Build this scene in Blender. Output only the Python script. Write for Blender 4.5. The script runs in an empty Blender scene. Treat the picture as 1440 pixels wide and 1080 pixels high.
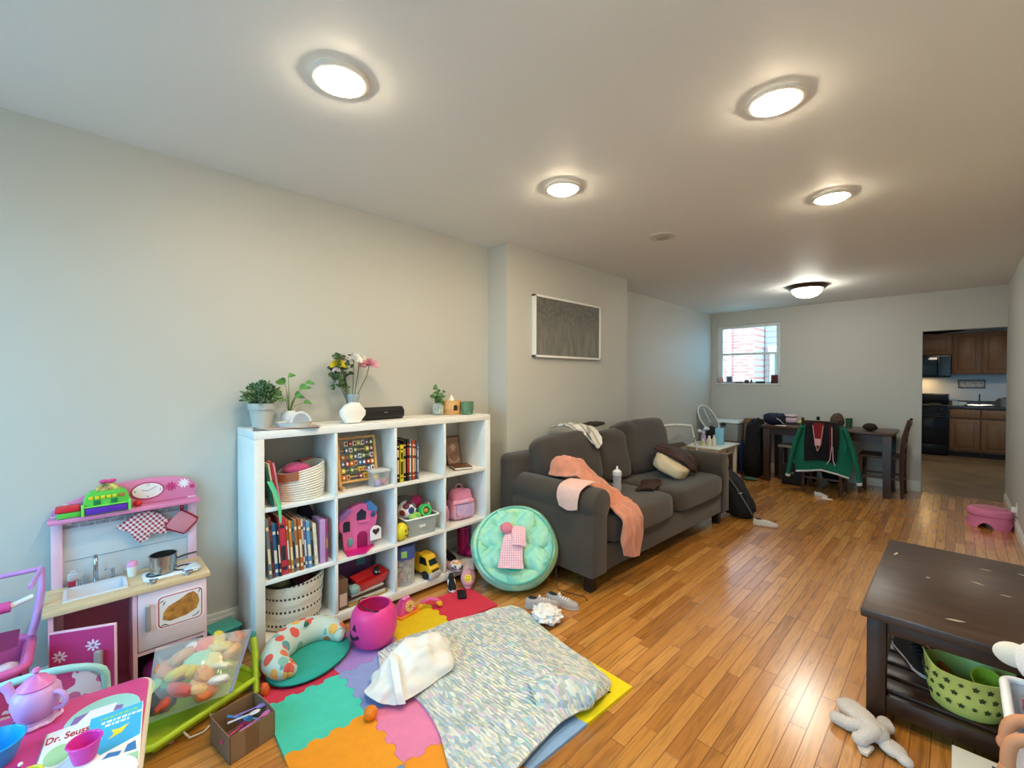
import bpy, bmesh, math, random
from math import sin, cos, pi, radians as R
from mathutils import Vector as V, Matrix as MX, noise as NZ
random.seed(7)
SC = bpy.context.scene
COL = SC.collection

# ------------------------------------------------------------------ materials
def lin(h):
    h = h.lstrip('#')
    c = [int(h[i:i+2], 16)/255 for i in (0, 2, 4)]
    return tuple(x/12.92 if x <= .04045 else ((x+.055)/1.055)**2.4 for x in c) + (1,)
_mats = {}
def m(h, rough=.5, metal=0, var=0, vs=8, bump=0, bs=60, trans=0, alpha=1, sheen=0, coat=0, ior=1.45, stretch=None, spec=None):
    key = (h, rough, metal, var, vs, bump, bs, trans, alpha, sheen, coat, ior, stretch, spec)
    if key in _mats: return _mats[key]
    mt = bpy.data.materials.new('mat_'+h.strip('#')); mt.use_nodes = True
    nt = mt.node_tree; p = nt.nodes['Principled BSDF']
    p.inputs['Base Color'].default_value = lin(h)
    p.inputs['Roughness'].default_value = rough
    p.inputs['Metallic'].default_value = metal
    p.inputs['IOR'].default_value = ior
    p.inputs['Transmission Weight'].default_value = trans
    p.inputs['Alpha'].default_value = alpha
    p.inputs['Coat Weight'].default_value = coat
    if spec is not None: p.inputs['Specular IOR Level'].default_value = spec
    if sheen:
        p.inputs['Sheen Weight'].default_value = sheen
        p.inputs['Sheen Roughness'].default_value = .5
    tc = nt.nodes.new('ShaderNodeTexCoord')
    src = tc.outputs['Object']
    if stretch:
        mp = nt.nodes.new('ShaderNodeMapping'); mp.inputs['Scale'].default_value = stretch
        nt.links.new(src, mp.inputs['Vector']); src = mp.outputs['Vector']
    n = nt.nodes.new('ShaderNodeTexNoise'); n.inputs['Scale'].default_value = vs; n.inputs['Detail'].default_value = 4
    nt.links.new(src, n.inputs['Vector'])
    hs = nt.nodes.new('ShaderNodeHueSaturation'); hs.inputs['Color'].default_value = lin(h)
    mr = nt.nodes.new('ShaderNodeMapRange')
    v = var if var else .03
    mr.inputs['From Min'].default_value = .3; mr.inputs['From Max'].default_value = .7
    mr.inputs['To Min'].default_value = 1-v; mr.inputs['To Max'].default_value = 1+v
    nt.links.new(n.outputs['Fac'], mr.inputs['Value']); nt.links.new(mr.outputs['Result'], hs.inputs['Value'])
    nt.links.new(hs.outputs['Color'], p.inputs['Base Color'])
    if bump:
        n2 = nt.nodes.new('ShaderNodeTexNoise'); n2.inputs['Scale'].default_value = bs; n2.inputs['Detail'].default_value = 3
        nt.links.new(src, n2.inputs['Vector'])
        bp = nt.nodes.new('ShaderNodeBump'); bp.inputs['Strength'].default_value = bump; bp.inputs['Distance'].default_value = .01
        nt.links.new(n2.outputs['Fac'], bp.inputs['Height']); nt.links.new(bp.outputs['Normal'], p.inputs['Normal'])
    _mats[key] = mt
    return mt
def emit(h, s):
    key = ('emit', h, s)
    if key in _mats: return _mats[key]
    mt = bpy.data.materials.new('glow_'+h.strip('#')); mt.use_nodes = True
    p = mt.node_tree.nodes['Principled BSDF']
    p.inputs['Base Color'].default_value = lin(h); p.inputs['Emission Color'].default_value = lin(h); p.inputs['Emission Strength'].default_value = s
    _mats[key] = mt; return mt
def nodes(name):
    mt = bpy.data.materials.new(name); mt.use_nodes = True
    nt = mt.node_tree
    return mt, nt, nt.nodes['Principled BSDF'], nt.nodes.new, nt.links.new
def ramp(nt, stops, interp='LINEAR'):
    r = nt.nodes.new('ShaderNodeValToRGB'); r.color_ramp.interpolation = interp
    e = r.color_ramp.elements
    while len(e) < len(stops): e.new(.5)
    for i, (p, c) in enumerate(stops): e[i].position = p; e[i].color = lin(c)
    return r
def math_node(nt, op, a, b=None):
    n = nt.nodes.new('ShaderNodeMath'); n.operation = op
    for i, x in enumerate((a, b)):
        if x is None: continue
        if hasattr(x, 'is_linked') or hasattr(x, 'links'): nt.links.new(x, n.inputs[i])
        else: n.inputs[i].default_value = x
    return n.outputs[0]

def wood_floor():
    mt, nt, p, N, L = nodes('oak_strip_floor')
    tc = N('ShaderNodeTexCoord'); sx = N('ShaderNodeSeparateXYZ'); L(tc.outputs['Object'], sx.inputs[0])
    W, LEN = .057, .62
    rx = math_node(nt, 'DIVIDE', sx.outputs[0], W); row = math_node(nt, 'FLOOR', rx); fx = math_node(nt, 'FRACT', rx)
    wn = N('ShaderNodeTexWhiteNoise'); wn.noise_dimensions = '1D'; L(row, wn.inputs['W'])
    off = math_node(nt, 'MULTIPLY', wn.outputs['Value'], 9.7)
    ry = math_node(nt, 'ADD', math_node(nt, 'DIVIDE', sx.outputs[1], LEN), off)
    colm = math_node(nt, 'FLOOR', ry); fy = math_node(nt, 'FRACT', ry)
    cb = N('ShaderNodeCombineXYZ'); L(row, cb.inputs[0]); L(colm, cb.inputs[1])
    w2 = N('ShaderNodeTexWhiteNoise'); w2.noise_dimensions = '2D'; L(cb.outputs[0], w2.inputs['Vector'])
    r = ramp(nt, [(0, '#b5742e'), (.3, '#cb873b'), (.6, '#d69446'), (.85, '#e2a154'), (1, '#c07c34')]); L(w2.outputs['Value'], r.inputs[0])
    # grain
    mp = N('ShaderNodeMapping'); mp.inputs['Scale'].default_value = (34, 2.2, 1); 
    ad = N('ShaderNodeVectorMath'); ad.operation = 'ADD'; L(tc.outputs['Object'], ad.inputs[0])
    sc = N('ShaderNodeVectorMath'); sc.operation = 'SCALE'; L(w2.outputs['Color'], sc.inputs[0]); sc.inputs['Scale'].default_value = 7
    L(sc.outputs[0], ad.inputs[1]); L(ad.outputs[0], mp.inputs['Vector'])
    ng = N('ShaderNodeTexNoise'); ng.inputs['Scale'].default_value = 1.6; ng.inputs['Detail'].default_value = 5; ng.inputs['Distortion'].default_value = 1.2
    L(mp.outputs[0], ng.inputs['Vector'])
    g = ramp(nt, [(.3, '#a4a4a4'), (.5, '#ececec'), (.7, '#ffffff')]); L(ng.outputs['Fac'], g.inputs[0])
    mx = N('ShaderNodeMixRGB'); mx.blend_type = 'MULTIPLY'; mx.inputs[0].default_value = .65
    L(r.outputs[0], mx.inputs[1]); L(g.outputs[0], mx.inputs[2])
    # seams
    ex = math_node(nt, 'MINIMUM', fx, math_node(nt, 'SUBTRACT', 1.0, fx)); ex = math_node(nt, 'MULTIPLY', ex, W)
    ey = math_node(nt, 'MINIMUM', fy, math_node(nt, 'SUBTRACT', 1.0, fy)); ey = math_node(nt, 'MULTIPLY', ey, LEN)
    d = math_node(nt, 'MINIMUM', ex, ey)
    se = N('ShaderNodeMapRange'); se.inputs['From Min'].default_value = .0005; se.inputs['From Max'].default_value = .0022; L(d, se.inputs['Value'])
    m2 = N('ShaderNodeMixRGB'); L(se.outputs[0], m2.inputs[0]); m2.inputs[1].default_value = lin('#74451c'); L(mx.outputs[0], m2.inputs[2])
    # slow tone drift towards the worn far end
    nb = N('ShaderNodeTexNoise'); nb.inputs['Scale'].default_value = .9; L(tc.outputs['Object'], nb.inputs['Vector'])
    rr = N('ShaderNodeMapRange'); rr.inputs['To Min'].default_value = .20; rr.inputs['To Max'].default_value = .30; L(nb.outputs['Fac'], rr.inputs['Value'])
    L(rr.outputs[0], p.inputs['Roughness'])
    L(m2.outputs[0], p.inputs['Base Color'])
    bp = N('ShaderNodeBump'); bp.inputs['Strength'].default_value = .35; bp.inputs['Distance'].default_value = .002
    L(se.outputs[0], bp.inputs['Height']); L(bp.outputs[0], p.inputs['Normal'])
    p.inputs['Specular IOR Level'].default_value = .6; p.inputs['Coat Weight'].default_value = .8; p.inputs['Coat Roughness'].default_value = .21
    return mt
def paint(h, rough=.55, bump=.06):
    mt, nt, p, N, L = nodes('paint_'+h.strip('#'))
    tc = N('ShaderNodeTexCoord')
    n = N('ShaderNodeTexNoise'); n.inputs['Scale'].default_value = 1.3; n.inputs['Detail'].default_value = 5; L(tc.outputs['Object'], n.inputs['Vector'])
    hs = N('ShaderNodeHueSaturation'); hs.inputs['Color'].default_value = lin(h)
    mr = N('ShaderNodeMapRange'); mr.inputs['To Min'].default_value = .975; mr.inputs['To Max'].default_value = 1.025
    L(n.outputs['Fac'], mr.inputs['Value']); L(mr.outputs[0], hs.inputs['Value']); L(hs.outputs[0], p.inputs['Base Color'])
    n2 = N('ShaderNodeTexNoise'); n2.inputs['Scale'].default_value = 120; L(tc.outputs['Object'], n2.inputs['Vector'])
    b = N('ShaderNodeBump'); b.inputs['Strength'].default_value = bump; b.inputs['Distance'].default_value = .004
    L(n2.outputs['Fac'], b.inputs['Height']); L(b.outputs[0], p.inputs['Normal'])
    p.inputs['Roughness'].default_value = rough
    return mt
def ramp_noise(name, stops, scale=6, stretch=(1, 1, 1), rough=.8, interp='LINEAR', detail=3, bump=0, bscale=None, sheen=0, dist=0, vor=False, alpha=1):
    mt, nt, p, N, L = nodes(name)
    tc = N('ShaderNodeTexCoord'); mp = N('ShaderNodeMapping'); mp.inputs['Scale'].default_value = stretch
    L(tc.outputs['Object'], mp.inputs['Vector'])
    if vor:
        n = N('ShaderNodeTexVoronoi'); n.inputs['Scale'].default_value = scale; L(mp.outputs[0], n.inputs['Vector'])
        s = N('ShaderNodeSeparateColor'); L(n.outputs['Color'], s.inputs[0]); o = s.outputs[0]
    else:
        n = N('ShaderNodeTexNoise'); n.inputs['Scale'].default_value = scale; n.inputs['Detail'].default_value = detail; n.inputs['Distortion'].default_value = dist
        L(mp.outputs[0], n.inputs['Vector']); o = n.outputs['Fac']
    r = ramp(nt, stops, interp); L(o, r.inputs[0]); L(r.outputs[0], p.inputs['Base Color'])
    p.inputs['Roughness'].default_value = rough; p.inputs['Alpha'].default_value = alpha
    if sheen: p.inputs['Sheen Weight'].default_value = sheen
    if bump:
        n2 = N('ShaderNodeTexNoise'); n2.inputs['Scale'].default_value = bscale or scale*3; L(mp.outputs[0], n2.inputs['Vector'])
        b = N('ShaderNodeBump'); b.inputs['Strength'].default_value = bump; b.inputs['Distance'].default_value = .01
        L(n2.outputs['Fac'], b.inputs['Height']); L(b.outputs[0], p.inputs['Normal'])
    return mt
def stripes(name, a, bcol, freq, axis=(1, 0, 0), duty=.5, rough=.85, second=None, cut2=.5):
    """square stripes along an axis; second=axis adds crossing stripes (gingham)"""
    mt, nt, p, N, L = nodes(name)
    tc = N('ShaderNodeTexCoord')
    def band(ax):
        d = N('ShaderNodeVectorMath'); d.operation = 'DOT_PRODUCT'; L(tc.outputs['Object'], d.inputs[0]); d.inputs[1].default_value = ax
        f = math_node(nt, 'FRACT', math_node(nt, 'MULTIPLY', d.outputs['Value'], freq))
        return math_node(nt, 'GREATER_THAN', f, duty)
    t = band(axis)
    if second: t = math_node(nt, 'MULTIPLY', math_node(nt, 'ADD', t, band(second)), .5)
    mx = N('ShaderNodeMixRGB'); L(t, mx.inputs[0]); mx.inputs[1].default_value = lin(a); mx.inputs[2].default_value = lin(bcol)
    L(mx.outputs[0], p.inputs['Base Color']); p.inputs['Roughness'].default_value = rough
    return mt
def film(h, clear=.7, rough=.15):
    """thin clear plastic: see-through mixed with gloss and a little body"""
    mt, nt, p, N, L = nodes('clear_plastic_'+h.strip('#'))
    p.inputs['Base Color'].default_value = lin(h); p.inputs['Roughness'].default_value = rough
    tr = N('ShaderNodeBsdfTransparent'); mx = N('ShaderNodeMixShader')
    fr = N('ShaderNodeLayerWeight'); fr.inputs['Blend'].default_value = .35
    f2 = math_node(nt, 'MULTIPLY_ADD', fr.outputs['Facing'], .5); 
    ma = f2.node; ma.inputs[2].default_value = 1-clear
    L(f2, mx.inputs[0]); L(tr.outputs[0], mx.inputs[1]); L(p.outputs[0], mx.inputs[2])
    L(mx.outputs[0], nt.nodes['Material Output'].inputs['Surface'])
    return mt

# ------------------------------------------------------------------ mesh builder
class B:
    def __init__(s): s.bm = bmesh.new(); s.mi = 0
    def _done(s, n0, M=None):
        s.bm.faces.ensure_lookup_table()
        for f in s.bm.faces[n0:]: f.material_index = s.mi; f.smooth = True
    def _t(s, vs, M):
        if M is not None:
            for v in vs: v.co = M @ v.co
    def box(s, x0, y0, z0, x1, y1, z1, bev=0, seg=2, M=None):
        n0 = len(s.bm.faces)
        t = bmesh.new()
        bmesh.ops.create_cube(t, size=1)
        for v in t.verts: v.co = V(((x0+x1)/2+v.co.x*(x1-x0), (y0+y1)/2+v.co.y*(y1-y0), (z0+z1)/2+v.co.z*(z1-z0)))
        if bev: bmesh.ops.bevel(t, geom=t.edges[:], offset=min(bev, .49*min(abs(x1-x0), abs(y1-y0), abs(z1-z0))), segments=seg, profile=.5, affect='EDGES')
        s._merge(t, M); s._done(n0); return s
    def cbox(s, c, d, bev=0, M=None, seg=2):
        return s.box(c[0]-d[0]/2, c[1]-d[1]/2, c[2]-d[2]/2, c[0]+d[0]/2, c[1]+d[1]/2, c[2]+d[2]/2, bev, seg, M)
    def _merge(s, t, M=None):
        mp = {}
        for v in t.verts: mp[v.index if False else v] = s.bm.verts.new(M @ v.co if M is not None else v.co)
        for f in t.faces:
            try: s.bm.faces.new([mp[v] for v in f.verts])
            except ValueError: pass
        t.free()
    def lathe(s, prof, seg=24, c=(0, 0, 0), M=None, sx=1, sy=1):
        n0 = len(s.bm.faces); rings = []; vs = []
        for r, z in prof:
            if r < 1e-6: ring = [s.bm.verts.new((c[0], c[1], c[2]+z))]
            else: ring = [s.bm.verts.new((c[0]+r*sx*cos(2*pi*i/seg), c[1]+r*sy*sin(2*pi*i/seg), c[2]+z)) for i in range(seg)]
            rings.append(ring); vs += ring
        for a, b in zip(rings, rings[1:]):
            for i in range(seg):
                j = (i+1) % seg
                if len(a) == 1 and len(b) == 1: continue
                if len(a) == 1: s.bm.faces.new((a[0], b[i], b[j])) if True else 0
                elif len(b) == 1: s.bm.faces.new((a[i], a[j], b[0]))
                else: s.bm.faces.new((a[i], a[j], b[j], b[i]))
        s._t(vs, M); s._done(n0); return s
    def tube(s, pts, r, seg=8, closed=False, flat=1):
        n0 = len(s.bm.faces); P = [V(p) for p in pts]; n = len(P)
        rs = r if isinstance(r, (list, tuple)) else [r]*n
        rings = []; up = None
        for i in range(n):
            if closed: t = (P[(i+1) % n]-P[i-1])
            else: t = P[min(i+1, n-1)]-P[max(i-1, 0)]
            if t.length < 1e-9: t = V((0, 0, 1))
            t.normalize()
            if up is None:
                up = V((0, 0, 1)) if abs(t.z) < .9 else V((1, 0, 0))
            a = t.cross(up)
            if a.length < 1e-4: a = t.orthogonal()
            a.normalize(); b = a.cross(t).normalized(); up = b
            rings.append([s.bm.verts.new(P[i]+(a*cos(2*pi*k/seg)+b*flat*sin(2*pi*k/seg))*rs[i]) for k in range(seg)])
        for i in range(n if closed else n-1):
            A, C = rings[i], rings[(i+1) % n]
            for k in range(seg):
                j = (k+1) % seg
                s.bm.faces.new((A[k], A[j], C[j], C[k]))
        if not closed:
            s.bm.faces.new(rings[0][::-1]); s.bm.faces.new(rings[-1])
        s._done(n0); return s
    def cyl(s, a, b, r0, r1=None, seg=20):
        return s.tube([a, b], [r0, r0 if r1 is None else r1], seg)
    def prism(s, poly, z0, z1, M=None, bev=0):
        n0 = len(s.bm.faces); t = bmesh.new()
        lo = [t.verts.new((x, y, z0)) for x, y in poly]; hi = [t.verts.new((x, y, z1)) for x, y in poly]
        n = len(poly)
        t.faces.new(lo[::-1]); t.faces.new(hi)
        for i in range(n): t.faces.new((lo[i], lo[(i+1) % n], hi[(i+1) % n], hi[i]))
        bmesh.ops.recalc_face_normals(t, faces=t.faces[:])
        if bev:
            t.edges.ensure_lookup_table()
            es = [e for e in t.edges if abs(e.verts[0].co.z-e.verts[1].co.z) < 1e-6]
            bmesh.ops.bevel(t, geom=es, offset=bev, segments=2, profile=.5, affect='EDGES')
        s._merge(t, M); s._done(n0); return s
    def ball(s, c, r, seg=20, rings=12, nz=0, ns=3, e=1, M=None, seed=0):
        """ellipsoid; e<1 squares it off; nz = lumpiness"""
        n0 = len(s.bm.faces); rr = r if isinstance(r, (list, tuple)) else (r, r, r)
        sg = lambda x: math.copysign(abs(x)**e, x)
        rows = []; vs = []
        for i in range(rings+1):
            th = -pi/2+pi*i/rings; row = []
            for k in range(1 if i in (0, rings) else seg):
                ph = 2*pi*k/seg
                d = V((sg(cos(th))*sg(cos(ph)), sg(cos(th))*sg(sin(ph)), sg(sin(th))))
                f = 1+nz*NZ.noise(d*ns+V((seed*7.1, seed*3.3, seed)))
                v = s.bm.verts.new((d.x*rr[0]*f, d.y*rr[1]*f, d.z*rr[2]*f)); row.append(v); vs.append(v)
            rows.append(row)
        for a, b in zip(rows, rows[1:]):
            for k in range(seg):
                j = (k+1) % seg
                if len(a) == 1: s.bm.faces.new((a[0], b[j], b[k]))
                elif len(b) == 1: s.bm.faces.new((a[k], a[j], b[0]))
                else: s.bm.faces.new((a[k], a[j], b[j], b[k]))
        for v in vs:
            if M is not None: v.co = M @ v.co
            v.co += V(c)
        s._done(n0); return s
    def sheet(s, rows, nu=24, nv=24, th=.006, wr=0, ws=8, seed=0, zmin=None, dirw=None):
        """cloth: control rows -> Catmull-Rom grid with wrinkles and thickness"""
        n0 = len(s.bm.faces)
        def cr(P, t):
            n = len(P)-1; f = min(max(t, 0), 1)*n; i = min(int(f), n-1); u = f-i
            p0, p1, p2, p3 = P[max(i-1, 0)], P[i], P[i+1], P[min(i+2, n)]
            return .5*((2*p1)+(p2-p0)*u+(2*p0-5*p1+4*p2-p3)*u*u+(3*p1-p0-3*p2+p3)*u**3)
        rows = [[V(p) for p in r] for r in rows]
        G = [[cr([cr(r, v/nv) for r in rows], u/nu) for v in range(nv+1)] for u in range(nu+1)]
        def nrm(i, j):
            a = G[min(i+1, nu)][j]-G[max(i-1, 0)][j]; b = G[i][min(j+1, nv)]-G[i][max(j-1, 0)]
            c = a.cross(b); return c.normalized() if c.length > 1e-9 else V((0, 0, 1))
        Nn = [[nrm(i, j) for j in range(nv+1)] for i in range(nu+1)]
        top = []; bot = []
        for i in range(nu+1):
            ta = []; ba = []
            for j in range(nv+1):
                p = G[i][j]; q = p*ws
                if dirw: q = V((q.x*dirw[0], q.y*dirw[1], q.z*dirw[2]))
                w = wr*(NZ.noise(q+V((seed, 0, 0)))+.5*NZ.noise(q*2.1+V((0, seed, 0))))
                a = p+Nn[i][j]*(w+th/2); b = p+Nn[i][j]*(w-th/2)
                if zmin is not None:
                    lo = min(a.z, b.z)
                    if lo < zmin: a.z += zmin-lo; b.z += zmin-lo
                ta.append(s.bm.verts.new(a)); ba.append(s.bm.verts.new(b))
            top.append(ta); bot.append(ba)
        F = s.bm.faces.new
        for i in range(nu):
            for j in range(nv):
                F((top[i][j], top[i+1][j], top[i+1][j+1], top[i][j+1])); F((bot[i][j], bot[i][j+1], bot[i+1][j+1], bot[i+1][j]))
            F((top[i][0], bot[i][0], bot[i+1][0], top[i+1][0])); F((top[i][nv], top[i+1][nv], bot[i+1][nv], bot[i][nv]))
        for j in range(nv):
            F((top[0][j], top[0][j+1], bot[0][j+1], bot[0][j])); F((top[nu][j], bot[nu][j], bot[nu][j+1], top[nu][j+1]))
        s._done(n0); return s
    def ring(s, r0, r1, z0, z1, seg=32, c=(0, 0, 0), M=None):
        return s.lathe([(r0, z0), (r1, z0), (r1, z1), (r0, z1), (r0, z0)], seg, c, M)
    def obj(s, name, mats, parent=None, loc=(0, 0, 0), rot=(0, 0, 0), sharp=38, recalc=True):
        if recalc: bmesh.ops.recalc_face_normals(s.bm, faces=s.bm.faces[:])
        for e in s.bm.edges:
            if len(e.link_faces) == 2 and e.calc_face_angle(0) > R(sharp): e.smooth = False
        me = bpy.data.meshes.new(name); s.bm.to_mesh(me); s.bm.free()
        for k in (mats if isinstance(mats, (list, tuple)) else [mats]): me.materials.append(k)
        o = bpy.data.objects.new(name, me); COL.objects.link(o)
        o.location = loc; o.rotation_euler = rot
        if parent is not None: o.parent = parent
        return o
def T(loc=(0, 0, 0), rx=0, ry=0, rz=0, sc=None):
    M = MX.Translation(loc) @ MX.Rotation(R(rz), 4, 'Z') @ MX.Rotation(R(ry), 4, 'Y') @ MX.Rotation(R(rx), 4, 'X')
    if sc: M = M @ MX.Diagonal((sc[0], sc[1], sc[2], 1))
    return M
# matrix that maps prism polygons (x,y) to the plane facing +x:  (u,v,w)->(w,u,v)
FX = MX(((0, 0, 1, 0), (1, 0, 0, 0), (0, 1, 0, 0), (0, 0, 0, 1)))
# ... facing -y: (u,v,w)->(u,-w,v)
FY = MX(((1, 0, 0, 0), (0, 0, -1, 0), (0, 1, 0, 0), (0, 0, 0, 1)))
def tag(o, label, cat, group=None, kind=None):
    o['label'] = label; o['category'] = cat
    if group: o['group'] = group
    if kind: o['kind'] = kind
    return o
def thing(name, label, cat, loc=(0, 0, 0), rz=0, group=None):
    o = bpy.data.objects.new(name, None); COL.objects.link(o); o.empty_display_size = .05
    o.location = loc; o.rotation_euler = (0, 0, R(rz))
    return tag(o, label, cat, group)
def struct(o, label=None):
    o['kind'] = 'structure'
    if label: o['label'] = label
    return o
def dup(root, loc, rz, label, group=None):
    r = root.copy(); COL.objects.link(r); r.location = loc; r.rotation_euler = (0, 0, R(rz)); r['label'] = label
    if group: r['group'] = group
    for ch in list(root.children):
        c = ch.copy(); COL.objects.link(c); c.parent = r
        for g in list(ch.children):
            d = g.copy(); COL.objects.link(d); d.parent = c
    return r
def smooth(P, n=6):
    P = [V(p) for p in P]; o = []
    for i in range(len(P)-1):
        p0, p1, p2, p3 = P[max(i-1, 0)], P[i], P[i+1], P[min(i+2, len(P)-1)]
        for k in range(n):
            u = k/n; o.append(.5*((2*p1)+(p2-p0)*u+(2*p0-5*p1+4*p2-p3)*u*u+(3*p1-p0-3*p2+p3)*u**3))
    return o+[P[-1]]
def lerp(a, b, t): return a+(b-a)*t
def arcpts(c, r, a0, a1, n, plane='xy', r2=None):
    r2 = r2 or r; o = []
    for i in range(n+1):
        a = R(lerp(a0, a1, i/n)); u, v = r*cos(a), r2*sin(a)
        o.append({'xy': (c[0]+u, c[1]+v, c[2]), 'xz': (c[0]+u, c[1], c[2]+v), 'yz': (c[0], c[1]+u, c[2]+v)}[plane])
    return o
def rrect(x0, y0, x1, y1, r, n=5):
    o = []
    for cx, cy, a in ((x1-r, y0+r, -90), (x1-r, y1-r, 0), (x0+r, y1-r, 90), (x0+r, y0+r, 180)):
        for i in range(n+1): o.append((cx+r*cos(R(a+90*i/n)), cy+r*sin(R(a+90*i/n))))
    return o
def flower(c, r, n=8, inner=.45, k=4):
    o = []
    for i in range(n*k):
        a = 2*pi*i/(n*k); f = .5+.5*cos(n*a); rr = r*(inner+(1-inner)*f**.6); o.append((c[0]+rr*cos(a), c[1]+rr*sin(a)))
    return o
def heart(c, s):
    o = []
    for i in range(24):
        t = 2*pi*i/24; o.append((c[0]+s*.0625*16*sin(t)**3, c[1]+s*.0625*(13*cos(t)-5*cos(2*t)-2*cos(3*t)-cos(4*t))))
    return o
def star(c, r, n=5, inner=.5, a0=90):
    return [(c[0]+(r if i % 2 == 0 else r*inner)*cos(R(a0+180*i/n)), c[1]+(r if i % 2 == 0 else r*inner)*sin(R(a0+180*i/n))) for i in range(2*n)]
def textobj(name, txt, size, mat, M, parent, extrude=.0006, bold=0):
    cu = bpy.data.curves.new(name, 'FONT'); cu.body = txt; cu.size = size; cu.extrude = extrude; cu.offset = bold; cu.align_x = 'CENTER'; cu.align_y = 'CENTER'
    to = bpy.data.objects.new(name+'_src', cu); COL.objects.link(to)
    dg = bpy.context.evaluated_depsgraph_get(); dg.update()
    me = bpy.data.meshes.new_from_object(to.evaluated_get(dg)); me.name = name
    bpy.data.objects.remove(to); bpy.data.curves.remove(cu)
    me.transform(M); me.materials.clear(); me.materials.append(mat)
    o = bpy.data.objects.new(name, me); COL.objects.link(o); o.parent = parent
    return o

# ------------------------------------------------------------------ camera
H = 1.37; FPX = 614.0
yaw = math.atan2(626, 614); pit = -math.atan2(7.5, FPX)
fw = V((-sin(yaw)*cos(pit), cos(yaw)*cos(pit), sin(pit))); rt = V((cos(yaw), sin(yaw), 0)); up = rt.cross(fw)
cam = bpy.data.cameras.new('camera'); cam.sensor_width = 36; cam.lens = FPX/1440*36; cam.clip_start = .05
co = bpy.data.objects.new('camera', cam); COL.objects.link(co)
co.matrix_world = MX(((rt.x, up.x, -fw.x, 0), (rt.y, up.y, -fw.y, 0), (rt.z, up.z, -fw.z, H), (0, 0, 0, 1)))
SC.camera = co

# ------------------------------------------------------------------ the room
YF, YB, YK = -1.3, 7.214, 11.55
XR = .385
wallp = paint('#c4c2b9'); ceilp = paint('#e6e5e1', .6); trimp = m('#e6e4de', .4)
struct(B().box(-3, YF-.1, -.12, XR+1.4, YK+.2, 0).obj('floor', wood_floor()))
b = B()   # ceiling sags a little towards the back of the long room
za, zb = 2.471, 2.40
for (y0, z0, y1, z1) in ((YF-.1, za, YB+.05, zb),):
    vs = [b.bm.verts.new(p) for p in ((-3, y0, z0), (XR+.15, y0, z0), (XR+.15, y1, z1), (-3, y1, z1), (-3, y0, 2.75), (XR+.15, y0, 2.75), (XR+.15, y1, 2.75), (-3, y1, 2.75))]
    for q in ((0, 1, 2, 3), (4, 7, 6, 5), (0, 4, 5, 1), (1, 5, 6, 2), (2, 6, 7, 3), (3, 7, 4, 0)): b.bm.faces.new([vs[i] for i in q])
struct(b.obj('ceiling', ceilp))
def ceil_z(y): return za+(zb-za)*(y-(YF-.1))/(YB+.05-(YF-.1))
XL, XC, XF = -2.70, -2.475, -2.77
struct(B().prism([(XL, YF), (XL, 2.37), (XC, 2.37), (XC, 4.15), (XF, 4.15), (XF, YB), (-3, YB), (-3, YF)], 0, 2.6).obj('wall_left', wallp))
def holed(axis_boxes, name, mat):
    bb = B()
    for a in axis_boxes: bb.box(*a)
    return struct(bb.obj(name, mat))
WX0, WX1, WZ0, WZ1 = -2.69, -1.79, 1.30, 2.20
DX0, DZ = -.299, 1.94
t = .12
holed([(-3, YB, 0, WX0, YB+t, 2.6), (WX0, YB, 0, WX1, YB+t, WZ0), (WX0, YB, WZ1, WX1, YB+t, 2.6), (WX1, YB, 0, DX0, YB+t, 2.6), (DX0, YB, DZ, XR, YB+t, 2.6)], 'wall_back', wallp)
struct(B().box(XR, YF, 0, XR+.12, YB+t, 2.6).obj('wall_right', wallp))
FW = [(-2.45, -1.5), (-1.15, -.2)]
fz0, fz1 = .55, 2.15
holed([(-3, YF-t, 0, -2.45, YF, 2.6), (-1.5, YF-t, 0, -1.15, YF, 2.6), (-.2, YF-t, 0, XR+.12, YF, 2.6)] +
      [(a, YF-t, 0, c, YF, fz0) for a, c in FW] + [(a, YF-t, fz1, c, YF, 2.6) for a, c in FW], 'wall_front', wallp)
# baseboards
def baseboard(name, pts, h=.14):
    bb = B()
    for (x0, y0), (x1, y1), (nx, ny) in pts:
        d = .016
        a0, a1 = sorted((x0, x0+nx*d)) if nx else (min(x0, x1), max(x0, x1)); c0, c1 = sorted((y0, y0+ny*d)) if ny else (min(y0, y1), max(y0, y1))
        bb.box(a0, c0, 0, a1, c1, h-.025, .003)
        d = .011
        a0, a1 = sorted((x0, x0+nx*d)) if nx else (a0, a1); c0, c1 = sorted((y0, y0+ny*d)) if ny else (c0, c1)
        bb.box(a0, c0, h-.03, a1, c1, h, .004)
    return struct(bb.obj(name, trimp))
baseboard('baseboard_left', [((XL, YF), (XL, 2.37), (1, 0)), ((XF, 4.15), (XF, YB), (1, 0)), ((XC, 2.37), (XC, 4.15), (1, 0))], .15)
baseboard('baseboard_back', [((XF+.02, YB), (DX0, YB), (0, -1))], .13)
baseboard('baseboard_right', [((XR, YF), (XR, YB), (-1, 0))], .12)

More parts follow.
